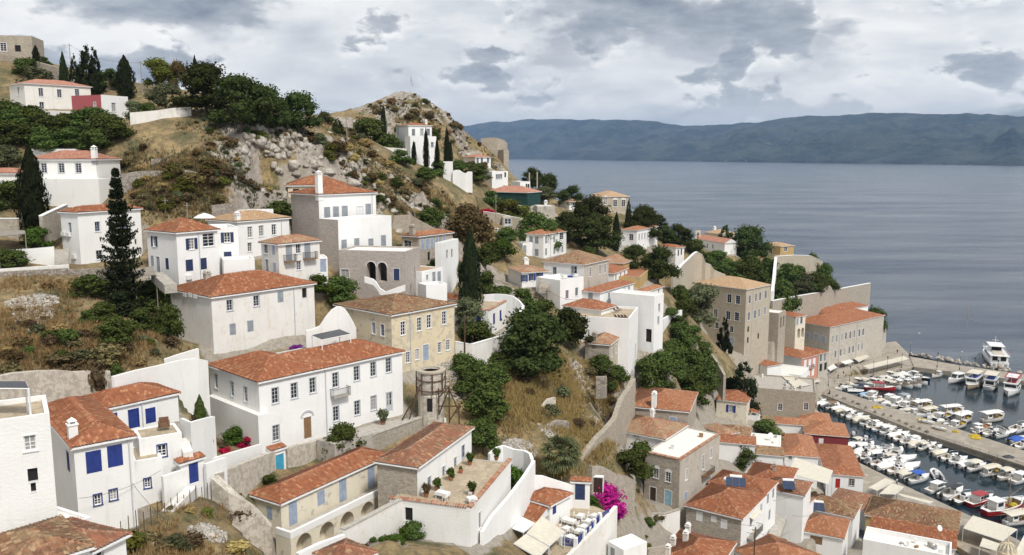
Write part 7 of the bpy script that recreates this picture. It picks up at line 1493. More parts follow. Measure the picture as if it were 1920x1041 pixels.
        L, B = 13,4.4; h, d = hull_mesh(L, B, 1.35, col, 'deck', cock=(0.05,0.55), transom=0.8); parts += [('hull', h, None),('deck', d, None)]
        m = MB(); m.box(-5.0,2.8,-1.75,1.75,1.5,3.5, 'gel'); c = pa('cabin', m); m = MB(); m.box(-5.2,3.2,-2.0,2.0,3.5,3.62, 'gel'); pa('roof', m, c)
        m = MB()
        for s in (-1.77,1.755):
            for i in range(6): m.box(-4.7+i*1.25,-3.7+i*1.25, s, s+.015,2.3,3.2, 'glass')
        m.box(2.8,2.815,-1.5,1.5,2.3,3.2, 'glass'); m.box(-5.02,-5.0,-1.3,1.3,1.9,3.1, 'dark'); pa('window', m, c)
        m = MB(); m.box(-4.9,2.2,-1.95,1.95,5.2,5.3, acc); u = pa('canopy', m); m = MB()
        for s in (-1,1):
            for x in (-4.7,-2.4,0,2.0): m.tube([(x, s*1.85,3.6),(x, s*1.85,5.2)], .035, 'steel', 4)
        pa('canopy_frame', m, u); m = MB()
        for s in (-1,1): m.tube([(-5.0, s*1.9,4.3),(3.0, s*1.9,4.3)], .03, 'steel', 4)
        for i in range(5): m.box(-4.3+i*1.3,-3.6+i*1.3,-1.2,1.2,3.62,4.0, 'boat_blue' if acc == 'canvas' else acc)
        pa('bench', m); m = MB(); m.tube([(2.0,0,3.6),(2.0,0,6.6)], .05, 'gel', 5); pa('mast', m)
        if acc == 'boat_red': m = MB(); m.box(-3.5,-.6,-1.5,1.5,5.3,5.36, 'gel'); m.box(-.2,1.8,-1.5,1.5,5.3,5.36, 'gel'); pa('roof_panel', m, u)
    BT[key] = parts; return parts
KN = {'open': ('motorboat', 'boat'), 'cover': ('motorboat', 'boat'), 'bimini': ('motorboat', 'boat'), 'cuddy': ('motorboat', 'boat'), 'blue_tarp': ('motorboat', 'boat'), 'rib': ('inflatable_boat', 'boat'), 'kaiki': ('fishing_boat', 'fishing boat'), 'kaiki_awning': ('fishing_boat', 'fishing boat'), 'taxi': ('water_taxi', 'boat'), 'cruiser': ('cabin_boat', 'boat'), 'tour': ('tour_boat', 'tour boat')}
DESC = {'open': 'open motorboat', 'cover': 'motorboat under %s cover', 'bimini': 'motorboat with %s sunshade', 'cuddy': 'motorboat with roll bar', 'blue_tarp': 'motorboat under %s tarpaulin', 'rib': 'inflatable boat', 'kaiki': 'wooden fishing boat', 'kaiki_awning': 'fishing boat with %s awning', 'taxi': 'water taxi with glazed cabin', 'cruiser': 'cabin boat', 'tour': 'tour boat with %s canopy'}
CNAME = {'gel': 'white', 'gel_cream': 'cream', 'boat_blue': 'blue', 'boat_red': 'red', 'boat_navy': 'navy', 'rubber': 'grey', 'boat_lightblue': 'light blue', 'canvas': 'cream', 'canvas_white': 'white', 'motor': 'black', 'teal': 'teal'}
ORD = 'first second third fourth fifth sixth seventh eighth ninth tenth eleventh twelfth thirteenth fourteenth fifteenth sixteenth seventeenth eighteenth nineteenth twentieth twenty-first twenty-second twenty-third twenty-fourth twenty-fifth twenty-sixth twenty-seventh twenty-eighth twenty-ninth thirtieth'.split()
def boat(px, py, head, kind, col='gel', acc='canvas', s=1.0, label='', group=None):
    q = PZ(px, py, 0.0); e = empty(KN[kind][0], (q.x, q.y, random.uniform(-.05, .05)), head); s *= 1.14; e.scale = (s, s, s); tag(e, label, KN[kind][1], group); obs = []
    for nm, me, par in proto(kind, col, acc): obs.append(link(bpy.data.objects.new(nm, me), e if par is None else obs[par]))
    return e
def ang(p0, p1): a, b = PZ(*p0,0), PZ(*p1,0); return math.atan2(b.y-a.y, b.x-a.x)
PIER = ang((1539,741),(1920,876)); NQ = ang((1557,727),(1713,690)); SQ = ang((1612,868),(1810,963)); BW = ang((1713,690),(1920,716))
def row(o, items, base, where, group, jit=0.12):
    for i, (x, y, kind, col, acc, *r) in enumerate(items):
        px, py = o((x, y)) if o else (x, y); s = r[0] if r else random.uniform(0.92,1.12); da = r[1] if len(r) > 1 else 0.0
        ds = DESC[kind]; ds = ds % CNAME.get(acc, 'brown') if '%s' in ds else ds
        boat(px, py, base+da+random.uniform(-jit, jit), kind, col, acc, s, '%s %s, %s %s' % (CNAME.get(col, ''), ds, ORD[i], where), group)
g_, cr, nv, bl, rd, lb, rb, cv, cw = 'gel', 'gel_cream', 'boat_navy', 'boat_blue', 'boat_red', 'boat_lightblue', 'rubber', 'canvas', 'canvas_white'
row(D2, [(675,592, 'open', g_, cv),(706,612, 'cover', g_, cw),(745,622, 'rib', rb, cv),(785,635, 'bimini', g_, 'brown_shutter'),(830,650, 'cover', g_, cw),(872,670, 'cover', cr, cv),(912,695, 'bimini', g_, cw),(962,712, 'open', g_, cv),(1010,742, 'cover', cr, cv),(1060,762, 'bimini', g_, cv),(1120,790, 'cuddy', g_, cv),(1172,815, 'open', lb, cv),(1225,832, 'bimini', g_, cw),(1290,868, 'cover', cr, cw),(1345,890, 'open', g_, cv),(1405,918, 'cuddy', g_, cv),(1460,940, 'cover', g_, cv),(1530,962, 'bimini', cr, cv)], PIER+math.pi/2, 'along the pier near side', 'boats along the near side of the middle pier')
row(C8, [(1050,225, 'cover', cr, cv),(1125,262, 'open', g_, cv),(1195,285, 'cuddy', g_, cv),(1260,318, 'cover', g_, cw),(1345,345, 'bimini', g_, cv, 1.15),(1470,385, 'kaiki_awning', g_, cv, 0.8),(1600,415, 'bimini', cr, cv, 1.2),(1712,440, 'cruiser', g_, cv, 0.9)], PIER+math.pi/2, 'on the right near pier stretch', 'boats on the right stretch of the near pier side')
row(C8, [(350,70, 'rib', rb, cv, 1.1,0.5),(450,110, 'rib', nv, cv, 1.3,0.4),(470,165, 'open', g_, cv, 1.0,0.4),(345,160, 'cover', g_, cw, 1.0),(385,225, 'cover', g_, cw, 1.1, .5),(440,252, 'cuddy', g_, cv),(485,285, 'rib', rb, cv),(560,312, 'open', cr, cv, 1.1),(630,200, 'cuddy', g_, cv, 1.15, .3),(700,222, 'cuddy', g_, cv, 1.15, .3),(705,268, 'open', g_, cv),(795,268, 'cover', g_, cw),(610,335, 'cover', g_, cw),(690,362, 'open', cr, cv),(815,335, 'cover', g_, cw, 1.1),(770,390, 'cover', cr, cv, 1.15),(875,440, 'bimini', g_, bl, 1.2)], SQ+math.pi/2+0.25, 'in the south quay cluster', 'boats clustered along the south quay', 0.2)
boat(*C8((1020,395)), SQ+2.6, 'rib', 'gel', 'canvas', 1.1, 'small white inflatable drifting alone in the dark basin')
row(C8, [(1030,515, 'cruiser', g_, cv, 0.85, .5),(1150,560, 'bimini', g_, 'motor', 1.35, .4),(1230,605, 'open', rb, cv, 1.2, .5),(1380,620, 'taxi', rd, rd, 1.0, .3),(1570,690, 'kaiki', rd, cv, 1.35, .35),(1690,780, 'kaiki_awning', g_, cv, .9, .3)], SQ+math.pi/2-0.2, 'below the quay canopies', 'boats below the quay canopies')
row(D1, [(262,648, 'open', g_, cv, .9, .9),(365,672, 'rib', 'gel', cv, 1.0, .9),(420,640, 'blue_tarp', g_, nv),(455,618, 'bimini', g_, cv),(560,660, 'taxi', rd, rd, 1.1, .6),(520,612, 'cruiser', g_, cv, .8),(600,605, 'cover', g_, cw),(650,640, 'kaiki_awning', g_, cv, .85),(640,580, 'cover', g_, cw),(700,600, 'cuddy', g_, cv),(750,630, 'kaiki', g_, cv, .8),(740,570, 'cover', g_, cw),(785,590, 'cuddy', g_, cv),(815,625, 'kaiki', g_, cv, .8),(770,550, 'cover', g_, cw),(830,565, 'open', g_, cv),(870,605, 'kaiki', g_, cv, .75),(850,545, 'cruiser', g_, cv, .7),(905,572, 'open', nv, cv)], NQ-math.pi/2, 'in the north quay row', 'boats along the north quay', 0.15)
row(D1, [(440,705, 'blue_tarp', g_, lb, .9),(500,715, 'cruiser', g_, cv, .8),(530,750, 'kaiki', lb, cv, .7),(640,745, 'cruiser', g_, cv, .85),(690,775, 'cruiser', g_, cv, 1.0),(760,745, 'bimini', g_, 'grey_shutter', 1.1),(800,800, 'kaiki', nv, cv, .9),(830,775, 'cuddy', lb, cv, 1.2),(910,805, 'kaiki_awning', g_, cw, .9),(870,855, 'kaiki', g_, cv, .75),(970,860, 'kaiki_awning', lb, cv, .85),(1080,895, 'kaiki', nv, cv, .9),(1150,850, 'kaiki_awning', g_, cw, .95),(1200,960, 'kaiki', g_, cv, .9),(1240,915, 'kaiki_awning', g_, cw, 1.0),(1390,985, 'kaiki', g_, 'orange', .9),(1480,905, 'kaiki_awning', g_, cw, 1.0),(1460,1020, 'open', cr, cv, 1.2),(1590,1025, 'cuddy', rb, cv, 1.3),(1690,990, 'open', g_, cv, 1.4)], PIER+math.pi/2+0.15, 'along the pier far side', 'boats along the far side of the middle pier', 0.3)
row(C8, [(1400,50, 'kaiki', g_, cv, .8),(1560,75, 'cuddy', g_, cv, 1.2),(1690,120, 'blue_tarp', g_, bl, 1.2),(1715,165, 'open', g_, cv, 1.1)], PIER+math.pi/2, 'at the picture edge', 'boats at the right edge beside the pier')
boat(*D1((1025,548)), BW-1.9, 'kaiki', 'gel', 'canvas', 0.75, 'white fishing boat alone near the corner of the breakwater')
boat(*D1((1190,590)), BW-2.0, 'cruiser', 'gel', 'canvas', 1.2, 'white cabin boat tied under the breakwater, left of the canopied tour boats')
boat(*D1((1320,630)), BW-1.75, 'tour', 'deck', 'canvas', 0.85, 'brown wooden tour boat with cream canopy at the breakwater')
boat(*D1((1470,630)), BW+1.5, 'tour', 'gel', 'canvas', 0.85, 'white tour boat with cream canopy seen from its stern')
boat(*D1((1630,680)), BW-1.65, 'tour', 'gel', 'boat_red', 0.95, 'white excursion boat with red roof panels and dark windscreen')
KS = ['cover', 'open', 'cuddy', 'cover', 'bimini', 'rib']
def packed(p0, p1, n, base, where, group):
    for i in range(n):
        t_ = (i+0.5)/n; k = KS[(i*5+n) % 6]; c = 'gel_cream' if i % 5 == 2 else ('rubber' if k == 'rib' else 'gel'); a_ = 'canvas_white' if i % 3 else 'canvas'; ds = DESC[k]; ds = ds % CNAME[a_] if '%s' in ds else ds
        boat(p0[0]+(p1[0]-p0[0])*t_+random.uniform(-1.5,1.5), p0[1]+(p1[1]-p0[1])*t_+random.uniform(-1.5,1.5), base+random.uniform(-.2,.2), k, c, a_, random.uniform(.8,.98), '%s %s, %s %s' % (CNAME[c], ds, ORD[i], where), group)
packed((1548,759),(1760,846),17, PIER+math.pi/2, 'of the inner row by the pier wall', 'inner row by the pier wall')
packed((1562,733),(1705,699),15, NQ-math.pi/2, 'of the inner row by the north quay', 'inner row by the north quay')
packed((1606,830),(1700,880),10, SQ+math.pi/2, 'of the outer row off the south quay', 'outer row off the south quay')
packed((1640,752),(1790,800),9, PIER-math.pi/2, 'of the inner row behind the pier', 'inner row behind the pier')
# ---- excursion ship outside the breakwater
q = PZ(1861,682,0); sb = PZ(1871,692,0); hd = ang((1876,693),(1846,655))
e = empty('excursion_ship', (PZ(1862,678,0).x, PZ(1862,678,0).y, 0), hd); tag(e, 'three-deck white excursion ship moored stern-on outside the breakwater', 'ship')
h, d = hull_mesh(27,7.2,2.4, 'gel', 'deck', cock=(2,3), transom=0.86, full=0.45, sheer=0.5); link(bpy.data.objects.new('hull', h), e); link(bpy.data.objects.new('deck', d), e)
m = MB(); m.add([(-11.5,-3.0,2.5),(5.5,-2.6,2.8),(5.5,2.6,2.8),(-11.5,3.0,2.5),(-11.5,-3.0,4.9),(4.2,-2.4,4.9),(4.2,2.4,4.9),(-11.5,3.0,4.9)], [(0,1,5,4),(1,2,6,5),(2,3,7,6),(3,0,4,7),(4,5,6,7)], 'gel'); c = m.build('main_deck_house', e)
m = MB()
for s in (-1,1):
    m.add([(-10.5, s*3.03,3.4),(3.6, s*2.72,3.5),(3.4, s*2.62,4.5),(-10.5, s*3.03,4.5)], [(0,1,2,3)], 'glass')
m.box(-11.53,-11.5,-2.3,-.5,2.9,4.6, 'dark'); m.box(-11.53,-11.5, .5,2.3,2.9,4.6, 'dark'); m.build('window', c)
m = MB(); m.box(-13.0,4.6,-3.25,3.25,4.9,5.05, 'gel'); m.build('upper_deck', e)
m = MB(); m.add([(-4.5,-2.3,5.05),(2.8,-2.0,5.05),(2.8,2.0,5.05),(-4.5,2.3,5.05),(-4.5,-2.2,7.2),(1.4,-1.8,7.2),(1.4,1.8,7.2),(-4.5,2.2,7.2)], [(0,1,5,4),(1,2,6,5),(2,3,7,6),(3,0,4,7)], 'gel'); c = m.build('bridge', e)
m = MB(); m.add([(2.5,-1.8,5.8),(2.5,1.8,5.8),(1.62,1.7,7.0),(1.62,-1.7,7.0)], [(0,1,2,3)], 'glass'); m.box(-4.53,-4.5,-1.7,1.7,5.5,6.9, 'dark'); m.build('window', c); m = MB(); m.box(-6.5,1.9,-2.6,2.6,7.2,7.38, 'gel'); m.build('roof', c)
m = MB(); m.tube([(-1,0,7.3),(-1.4,0,10.2)], .14, 'gel', 6, .06); m.tube([(-1.2,-1.1,8.8),(-1.2,1.1,8.8)], .06, 'gel', 4); m.build('radar_mast', e)
for s in (-1,1):
    m = MB(); pts = [(-12.9, s*3.2),(-5, s*3.2),(4.4, s*3.0)]
    for zz in (5.55,6.0): m.tube([(x, y, zz) for x, y in pts], .035, 'gel', 4)
    for k in range(9): m.tube([(-12.9+k*2.1, s*3.2,5.05),(-12.9+k*2.1, s*3.2,6.0)], .03, 'gel', 4)
    m.build('railing', e)
for k in range(5):
    m = MB(); m.lathe([(.16,0),(.45, .1),(.45, .4),(.16, .5)], 'motor', 9); f = m.build('tyre_fender', e); f.location = (-9+k*3.4,3.55-max(0, k-3)*.25,1.1); f.rotation_euler = (math.pi/2,0,0)
m = MB(); m.box(-13.6,-13.4,-2.9,-.9, .6,2.6, 'gel'); m.box(-13.6,-13.4, .9,2.9, .6,2.6, 'gel'); m.box(-13.62,-13.6,-2.4,-1.4, .9,2.2, 'grey_shutter'); m.box(-13.62,-13.6,1.4,2.4, .9,2.2, 'grey_shutter'); m.build('stern_door', e)
m = MB(); m.add([(-13.4,-.6,1.6),(-13.4, .6,1.6),(-17.5, .6,1.7),(-17.5,-.6,1.7),(-13.4,-.6,1.45),(-13.4, .6,1.45),(-17.5, .6,1.55),(-17.5,-.6,1.55)], [(0,1,2,3),(7,6,5,4),(0,3,7,4),(1,5,6,2)], 'deck'); m.build('gangway', e)
for k in range(8):
    m = MB(); m.box(-11.6+k*.9,-11.1+k*.9,-1.8,1.8,5.05,5.5, 'gel_cream'); m.build('bench', e)
m = MB(); m.lathe([(.2,0),(.42, .06),(.42, .2),(.2, .26)], 'orange', 10); f = m.build('lifebuoy', e); f.location = (-9,-3.3,5.9); f.rotation_euler = (math.pi/2,0,0)
# ------------------------------------------------------------------ street furniture and small things
def pole(name, label, o, x, y0, y1, d, r=0.11, mat='grey_wood', arm=True, cat='pole'):
    px, py = o((x, y1)); q = P(px, py, d); tp = P(*o((x, y0)), d); g_ = min(ground(q.x, q.y), q.z); e = empty(name, (q.x, q.y, g_)); tag(e, label, cat); h_ = tp.z-g_
    m = MB(); m.tube([(0,0,-.5),(0,0, h_)], r, mat, 6, r*.7); m.build('post', e)
    if arm: m = MB(); m.box(-.5, .5,-.04, .04, h_-.5, h_-.4, mat); m.build('crossarm', e)
    return Vector((q.x, q.y, g_+h_-.35))
p1 = pole('utility_pole', 'leaning wooden utility pole among the skyline conifers', A1,572,138,275,203); p2 = pole('utility_pole', 'short utility pole left of the yellow-green tree on the skyline', A1,1147,280,360,195)
p3 = pole('utility_pole', 'utility pole on the rocky slope left of the flag hill', A2,1175,700,1010,205); pole('utility_pole', 'utility pole below the netted house', B1,303,280,540,226)
p4 = pole('utility_pole', 'dark utility pole by the olive tree and terrace wall', B6,1178,262,592,137,0.13, 'timber'); p5 = pole('utility_pole', 'dark utility pole between roofs near the bottom edge', C7,930,800,1010,128, .13, 'timber')
pole('utility_pole', 'utility pole on the slope behind the stepped mansion', A6,1117,220,380,182); pole('utility_pole', 'utility pole beside the hollow pine', B7,457,355,480,170, .11, 'timber')
pole('utility_pole', 'utility pole above the white parasol', A4,1350,480,660,143); pole('utility_pole', 'second thin pole near the white parasol', A4,1525,520,650,139)
def cable(label, a, b, sag, r=0.03, group=None):
    n = 12; m = MB(); m.tube([tuple(a.lerp(b, i/n)+Vector((0,0,-sag*4*(i/n)*(1-i/n)))-a) for i in range(n+1)], r, 'iron', 3); tag(m.build('cable', None, False, a), label, 'cable', group)
cable('cable between the two skyline utility poles', p1, p2,1.4); cable('cable hanging across the sky from the ridge pine to the slope', P(*A2((565,512)),190), P(*A2((1235,676)),225),2.0); cable('cable from the bottom utility pole to the wooden-shuttered house', p5, P(*C7((1210,850)),150),1.2)
cable('thin cable looped along the front of the royal blue shuttered house', P(*C1((640,580)),73.4), P(*C1((1310,350)),79.2), .5, .02); cable('thin cable running down to the wire fence', P(*C1((1075,455)),77), P(*C1((1350,760)),72), .2, .02)
for a_, b_, c_, d_, lab in [((620,620),140,(1000,560),150, 'cable over the double red roof'), ((1240,720),150,(1600,640),165, 'cable from the alley to the mottled roof'), ((900,560),145,(1240,560),155, 'cable across the alley gap'), ((380,640),134,(930,800),128, 'cable from the grey stone house to the bottom pole')]: cable(lab, P(*C7(a_), b_), P(*C7(c_), d_), 0.8)
cable('cable along the faded yellow house to the dark pole', P(*B6((1000,470)), 130), p4, 0.5); cable('cable between the hollow pine pole and the white terrace', P(*B7((457,360)), 170), P(*B7((730,440)), 172), 0.8)
# flag on the hill
q = P(*A3((567,152)),288); g_ = ground(q.x, q.y); tp = P(*A3((570,8)),288); e = empty('flagpole', (q.x, q.y, g_)); tag(e, 'flagpole with a drooping blue and white flag on top of the rocky hill', 'flagpole')
m = MB(); m.tube([(0,0,-.5),(0,0, tp.z-g_)], .09, 'frame_grey', 6); m.build('post', e); m = MB(); hh = tp.z-g_
for k in range(5): m.add([(.1+.12*k, .06*(-1)**k, hh-.3-.5*k),(.22+.12*k, .06*(-1)**(k+1), hh-.7-.5*k),(.22+.12*k, .06*(-1)**(k+1), hh-2.6-.35*k),(.1+.12*k, .06*(-1)**k, hh-2.4-.3*k)], [(0,1,2,3)], 'boat_blue' if k % 2 == 0 else 'gel')
m.build('flag', e)
def lamp(px, py, z, label, hgt=5.0):
    q = PZ(px, py, z); e = empty('street_lamp', (q.x, q.y, z)); tag(e, label, 'street lamp', 'street lamps on the quays')
    m = MB(); m.lathe([(.16,0),(.14, .8),(.07, .9),(.05, hgt)], 'iron', 7); m.build('post', e); m = MB(); m.lathe([(.1, hgt),(.24, hgt+.35),(.2, hgt+.6),(.02, hgt+.75)], 'glass', 7); m.build('lantern', e)
for i, (px, py, z) in enumerate([(1553,724,1.3),(1593,716,1.3),(1637,705,1.3),(1663,697,1.3),(1690,690,1.3),(1706,668,1.6),(1757,689,1.6),(1799,694,1.6),(1827,699,1.6),(1870,704,1.6)]):
    lamp(px, py, z, 'iron street lamp, %s from the pier root along %s' % (ORD[i], 'the north quay' if i < 5 else 'the breakwater side'))
# pier parapet and rail posts
a = PZ(1541,742,1.3); b = PZ(1716,811.5,1.3); c = PZ(1920,876.5,1.3); c2 = PZ(2055,921,1.3)
for k, (u, v) in enumerate(((a, b),(b, c2))):
    d_ = (v-u); L = d_.length; rz = math.atan2(d_.y, d_.x); m = MB(); m.box(0, L, 0.1, .45,0, .55, 'quay_stone'); o = m.build('parapet', None, False, u, rz); tag(o, ('left' if k == 0 else 'right')+' stretch of low stone parapet on the near edge of the middle pier', 'parapet')
    n = int(L/2.4); e = empty('pier_railing', u, rz); tag(e, 'thin iron railing on the '+('left' if k == 0 else 'right')+' stretch of the pier parapet', 'railing')
    for i in range(n): m = MB(); m.box(i*2.4, i*2.4+.05, .25, .30, .55,1.15, 'iron'); m.build('post', e)
    m = MB(); m.box(0, L, .26, .29,1.12,1.16, 'iron'); m.box(0, L, .26, .29, .82, .85, 'iron'); m.build('rail', e)
q = PZ(1574,760, .5); m = MB(); m.slab([(math.cos(math.pi*k/8)*1.6, math.sin(math.pi*k/8)*1.5) for k in range(9)], -.15, .25, 'dark'); tag(m.build('culvert_arch', None, False, (q.x, q.y, 0.0), PIER), 'dark slab painted as the shaded culvert arch opening in the pier wall', 'arch')  # solid near-black slab paints the culvert's inner shade; the pier stays uncut
# nets on the pier
for i, (o, x, y, r, mat, lab) in enumerate([(D1,540,800,1.6, 'net_yellow', 'thin yellow fishing net spread near the pier root'),(D1,905,900,1.4, 'net_yellow', 'heaped yellow net beside the fishing boats'),(D1,1330,1030,1.6, 'net_yellow', 'yellow net heap at the right part of the pier'),(C8,1340,90,1.7, 'net_yellow', 'round yellow net heap on the pier near the right edge'),(C8,1610,245,1.5, 'iron', 'tangle of dark chains and gear on the pier'),(C8,1180,40,1.0, 'net_yellow', 'small yellow rope heap on the pier')]):
    q = PZ(*o((x, y)),1.3); m = MB(); vs, f = blob((0,0,0.05),(r, r*.8, .45),9,5); m.add(vs.tolist(), f.tolist(), mat); tag(m.build('fishing_net', None, False, (q.x, q.y, 1.3)), lab, 'fishing net')
for i, (o, x, y, rz) in enumerate([(D1,945,920, .4),(D1,1050,975, .2)]):
    q = PZ(*o((x, y)),1.6); e = empty('dinghy', (q.x, q.y, 1.55), PIER+rz); tag(e, 'upturned white dinghy on the pier beside the yellow net' if i == 0 else 'cream dinghy lying on the pier', 'dinghy'); h_, d_ = hull_mesh(4.2,1.6, .5, 'gel' if i == 0 else 'gel_cream'); link(bpy.data.objects.new('hull', h_), e); link(bpy.data.objects.new('deck', d_), e)
# people: one continuous skinned figure each
def person_mesh(seed, top, leg):
    rs = random.Random(seed); st = rs.uniform(.06, .22)
    J = {'pel': (0,0, .93), 'che': (0.02,0,1.25), 'nek': (.02,0,1.47), 'hed': (.03,0,1.62), 'top': (.03,0,1.74), 'kl': (st, .09, .5), 'fl': (st*.6, .1, .05), 'tl': (st*.6+.16, .1, .03), 'kr': (-st*.4,-.09, .5), 'fr': (-st*1.4,-.1, .06), 'tr': (-st*1.4+.16,-.1, .03), 'sl': (.02, .19,1.4), 'el': (-.04, .25,1.13), 'wl': (.06, .26, .88), 'hl': (.10, .26, .78), 'sr': (.02,-.19,1.4), 'er': (.05,-.25,1.13), 'wr': (.16,-.25, .9), 'hr': (.2,-.25, .81)}
    R = {'pel': .15, 'che': .16, 'nek': .06, 'hed': .1, 'top': .07, 'kl': .075, 'fl': .05, 'tl': .04, 'kr': .075, 'fr': .05, 'tr': .04, 'sl': .075, 'el': .05, 'wl': .038, 'hl': .04, 'sr': .075, 'er': .05, 'wr': .038, 'hr': .04}
    E = [('pel', 'che'),('che', 'nek'),('nek', 'hed'),('hed', 'top'),('pel', 'kl'),('kl', 'fl'),('fl', 'tl'),('pel', 'kr'),('kr', 'fr'),('fr', 'tr'),('che', 'sl'),('sl', 'el'),('el', 'wl'),('wl', 'hl'),('che', 'sr'),('sr', 'er'),('er', 'wr'),('wr', 'hr')]
    ks = list(J); m = MB()
    me = bpy.data.meshes.new('person'); me.from_pydata([J[k] for k in ks], [(ks.index(a_), ks.index(b_)) for a_, b_ in E], [])
    o = bpy.data.objects.new('tmp', me); COL.objects.link(o); md = o.modifiers.new('s', 'SKIN')
    for i, k in enumerate(ks): o.data.skin_vertices[0].data[i].radius = (R[k], R[k]*(.8 if k in ('pel', 'che') else 1)); o.data.skin_vertices[0].data[i].use_root = (k == 'pel')
    o.modifiers.new('d', 'SUBSURF').levels = 1
    dg = bpy.context.evaluated_depsgraph_get(); ev = o.evaluated_get(dg); nm = bpy.data.meshes.new_from_object(ev); bpy.data.objects.remove(o)
    for mm in (top, leg, 'skin', 'dark_wood'): nm.materials.append(MATS[mm])
    for p in nm.polygons:
        c = p.center; p.material_index = 3 if (c.z > 1.66 or (c.z > 1.54 and c.x < 0)) else (2 if c.z > 1.46 or (abs(c.y) > .21 and c.z < 1.1) else (1 if c.z < .95 else 0)); p.use_smooth = True
    return nm
PM = [person_mesh(i, t_, l_) for i, (t_, l_) in enumerate([('cloth_dark', 'cloth_dark'),('cloth_light', 'navy'),('boat_red', 'cloth_dark'),('gel', 'brown_shutter')])]
for i, (o, x, y, z, lab) in enumerate([(D2,874,365,1.3, 'person in dark clothes walking on the north quay, left of a pair'),(D2,893,378,1.3, 'person in a light top walking on the north quay, right of a pair'),(D2,700,448,1.3, 'person in red standing near the quay lamp'),(D2,712,445,1.3, 'person in a white top near the quay lamp'),(D2,940,372,1.3, 'person in dark clothes by the café canopy'),(D2,1310,185,1.6, 'person on the sea path at the far end of the harbour'),(D1,705,355,1.6, 'person in a light top on the sea path near the breakwater root'),(D2,1030,345,1.3, 'person in red beside the long café canopy'), (D2,830,392,1.3, 'person in dark clothes crossing the quay left of the pair'), (D2,800,420,1.3, 'person in white near the middle of the quay'), (D2,985,360,1.3, 'person in a light top in front of the harbour shops'), (D2,650,470,1.3, 'person in dark clothes at the pier root'), (D2,760,520,1.3, 'person in red walking onto the middle pier'), (D1,900,930,1.3, 'person in white mending nets on the pier'), (C8,1500,110,1.3, 'person in dark clothes far out on the pier'), (C8,700,470,1.2, 'person in a light top on the south quay')]):
    q = PZ(*o((x, y)), z); me = PM[[0,1,2,3,0,0,1,2,0,3,1,0,2,3,0,1][i]]; ob = link(bpy.data.objects.new('person', me)); ob.location = (q.x, q.y, z); ob.rotation_euler = (0,0, random.uniform(0,6.28)); tag(ob, lab, 'person')
# gulls
for i, (px, py, z) in enumerate([(1804,660,14),(1724,625,14)]):
    q = PZ(px, py, z); m = MB(); m.lathe([(.02,-.3),(.09,-.1),(.08, .1),(.02, .3)], 'gel', 7); body = m
    e = empty('seagull', q, .6+i); tag(e, 'white seagull gliding over the water '+('beside the excursion ship' if i == 0 else 'left of the ship, further out'), 'bird'); o = body.build('body', e); o.rotation_euler = (math.pi/2,0,0)
    for s in (-1,1): w_ = MB(); w_.add([(0,-.1, .03),(0, .12, .03),(s*.4, .15, .2),(s*.75,-.05, .12),(s*.4,-.03, .2)], [(0,1,2,4),(4,2,3)], 'gel'); w_.build('wing', e)
# balconies
def balcony(key, face, pt, w_, dp=0.9, mat='concrete', label=None):
    s = HOUSES[key]; g = s['g']; ss, zz = pick(g, s['o'], face, pt); r = s['root']; n_ = ('R', 0) if face == 'R' else ('L', -math.pi/2)
    m = MB(); m.box(-w_/2, w_/2,-dp, 0.0,-.14,0, mat); b_ = m.build('balcony', r, False, (ss, 0, zz) if face == 'R' else (0, ss, zz), n_[1])
    f = MB(); n = int(w_/.14)
    for i in range(n+1): f.box(-w_/2+i*w_/n-.012,-w_/2+i*w_/n+.012,-dp+.02,-dp+.045,0, .95, 'iron')
    for sx in (-1,1):
        for k in range(6): f.box(sx*w_/2-.02, sx*w_/2+.005,-dp+.05+k*.15,-dp+.075+k*.15,0, .95, 'iron')
        f.box(sx*w_/2-.025, sx*w_/2+.01,-dp, 0, .95,1.0, 'iron')
    f.box(-w_/2, w_/2,-dp, -dp+.05, .951,1.001, 'iron'); f.build('balcony_railing', b_)
balcony('h11', 'R', (1105,520),2.5); balcony('h6', 'R', (1222,735),1.9, .8, 'wood'); balcony('h6', 'R', (1385,712),2.2, .8, 'wood'); balcony('h21', 'R', (530,372),3.4,1.1, 'wood'); balcony('h28', 'R', (905,860),4.5,1.2); balcony('h58', 'R', (600,300),3.2, .8)
for key, o, pts in (('h11', B5, [(1000,500)]), ('h4', A5, [(490,620)]), ('h10', B4, [(1000,250)]), ('h12', B6, [(735,450)]), ('h16', B3, [(1050,700)]), ('h16b', B3, [(1160,430)]), ('h5', A5, [(1160,480)]), ('h41', B1, [(745,690)]), ('h44', B7, [(1085,400)]), ('h53', B2, [(915,850)]), ('h56', B8, [(1620,640), (1760,600)]), ('h7', A6, [(770,330)])):   # rain pipes
    s = HOUSES[key]; g = s['g']
    for pt in pts: ss = min(max(pick(g, o, 'R', pt)[0], .3), g['a']-.3); m = MB(); m.box(-.05,.05,-.13,-.03,-1.0, g['h']-.1, 'frame_grey'); m.box(-.08,.08,-.16,0, g['h']-.3, g['h']-.1, 'frame_grey'); m.build('rain_pipe', s['root'], False, (ss,0,0))
s = HOUSES['h11']; ss, zz = pick(s['g'], B5, 'R', (853,790)); m = MB(); n = 10; oo = [(math.cos(math.pi*k/n)*.95, math.sin(math.pi*k/n)*.8) for k in range(n+1)]; ii = [(x*.78, z*.74) for x, z in oo]
for k in range(n): m.slab([ii[k], oo[k], oo[k+1], ii[k+1]], -.10, 0, 'frame_grey')
m.build('door_arch', s['root'], False, (ss,0, zz+1.45))
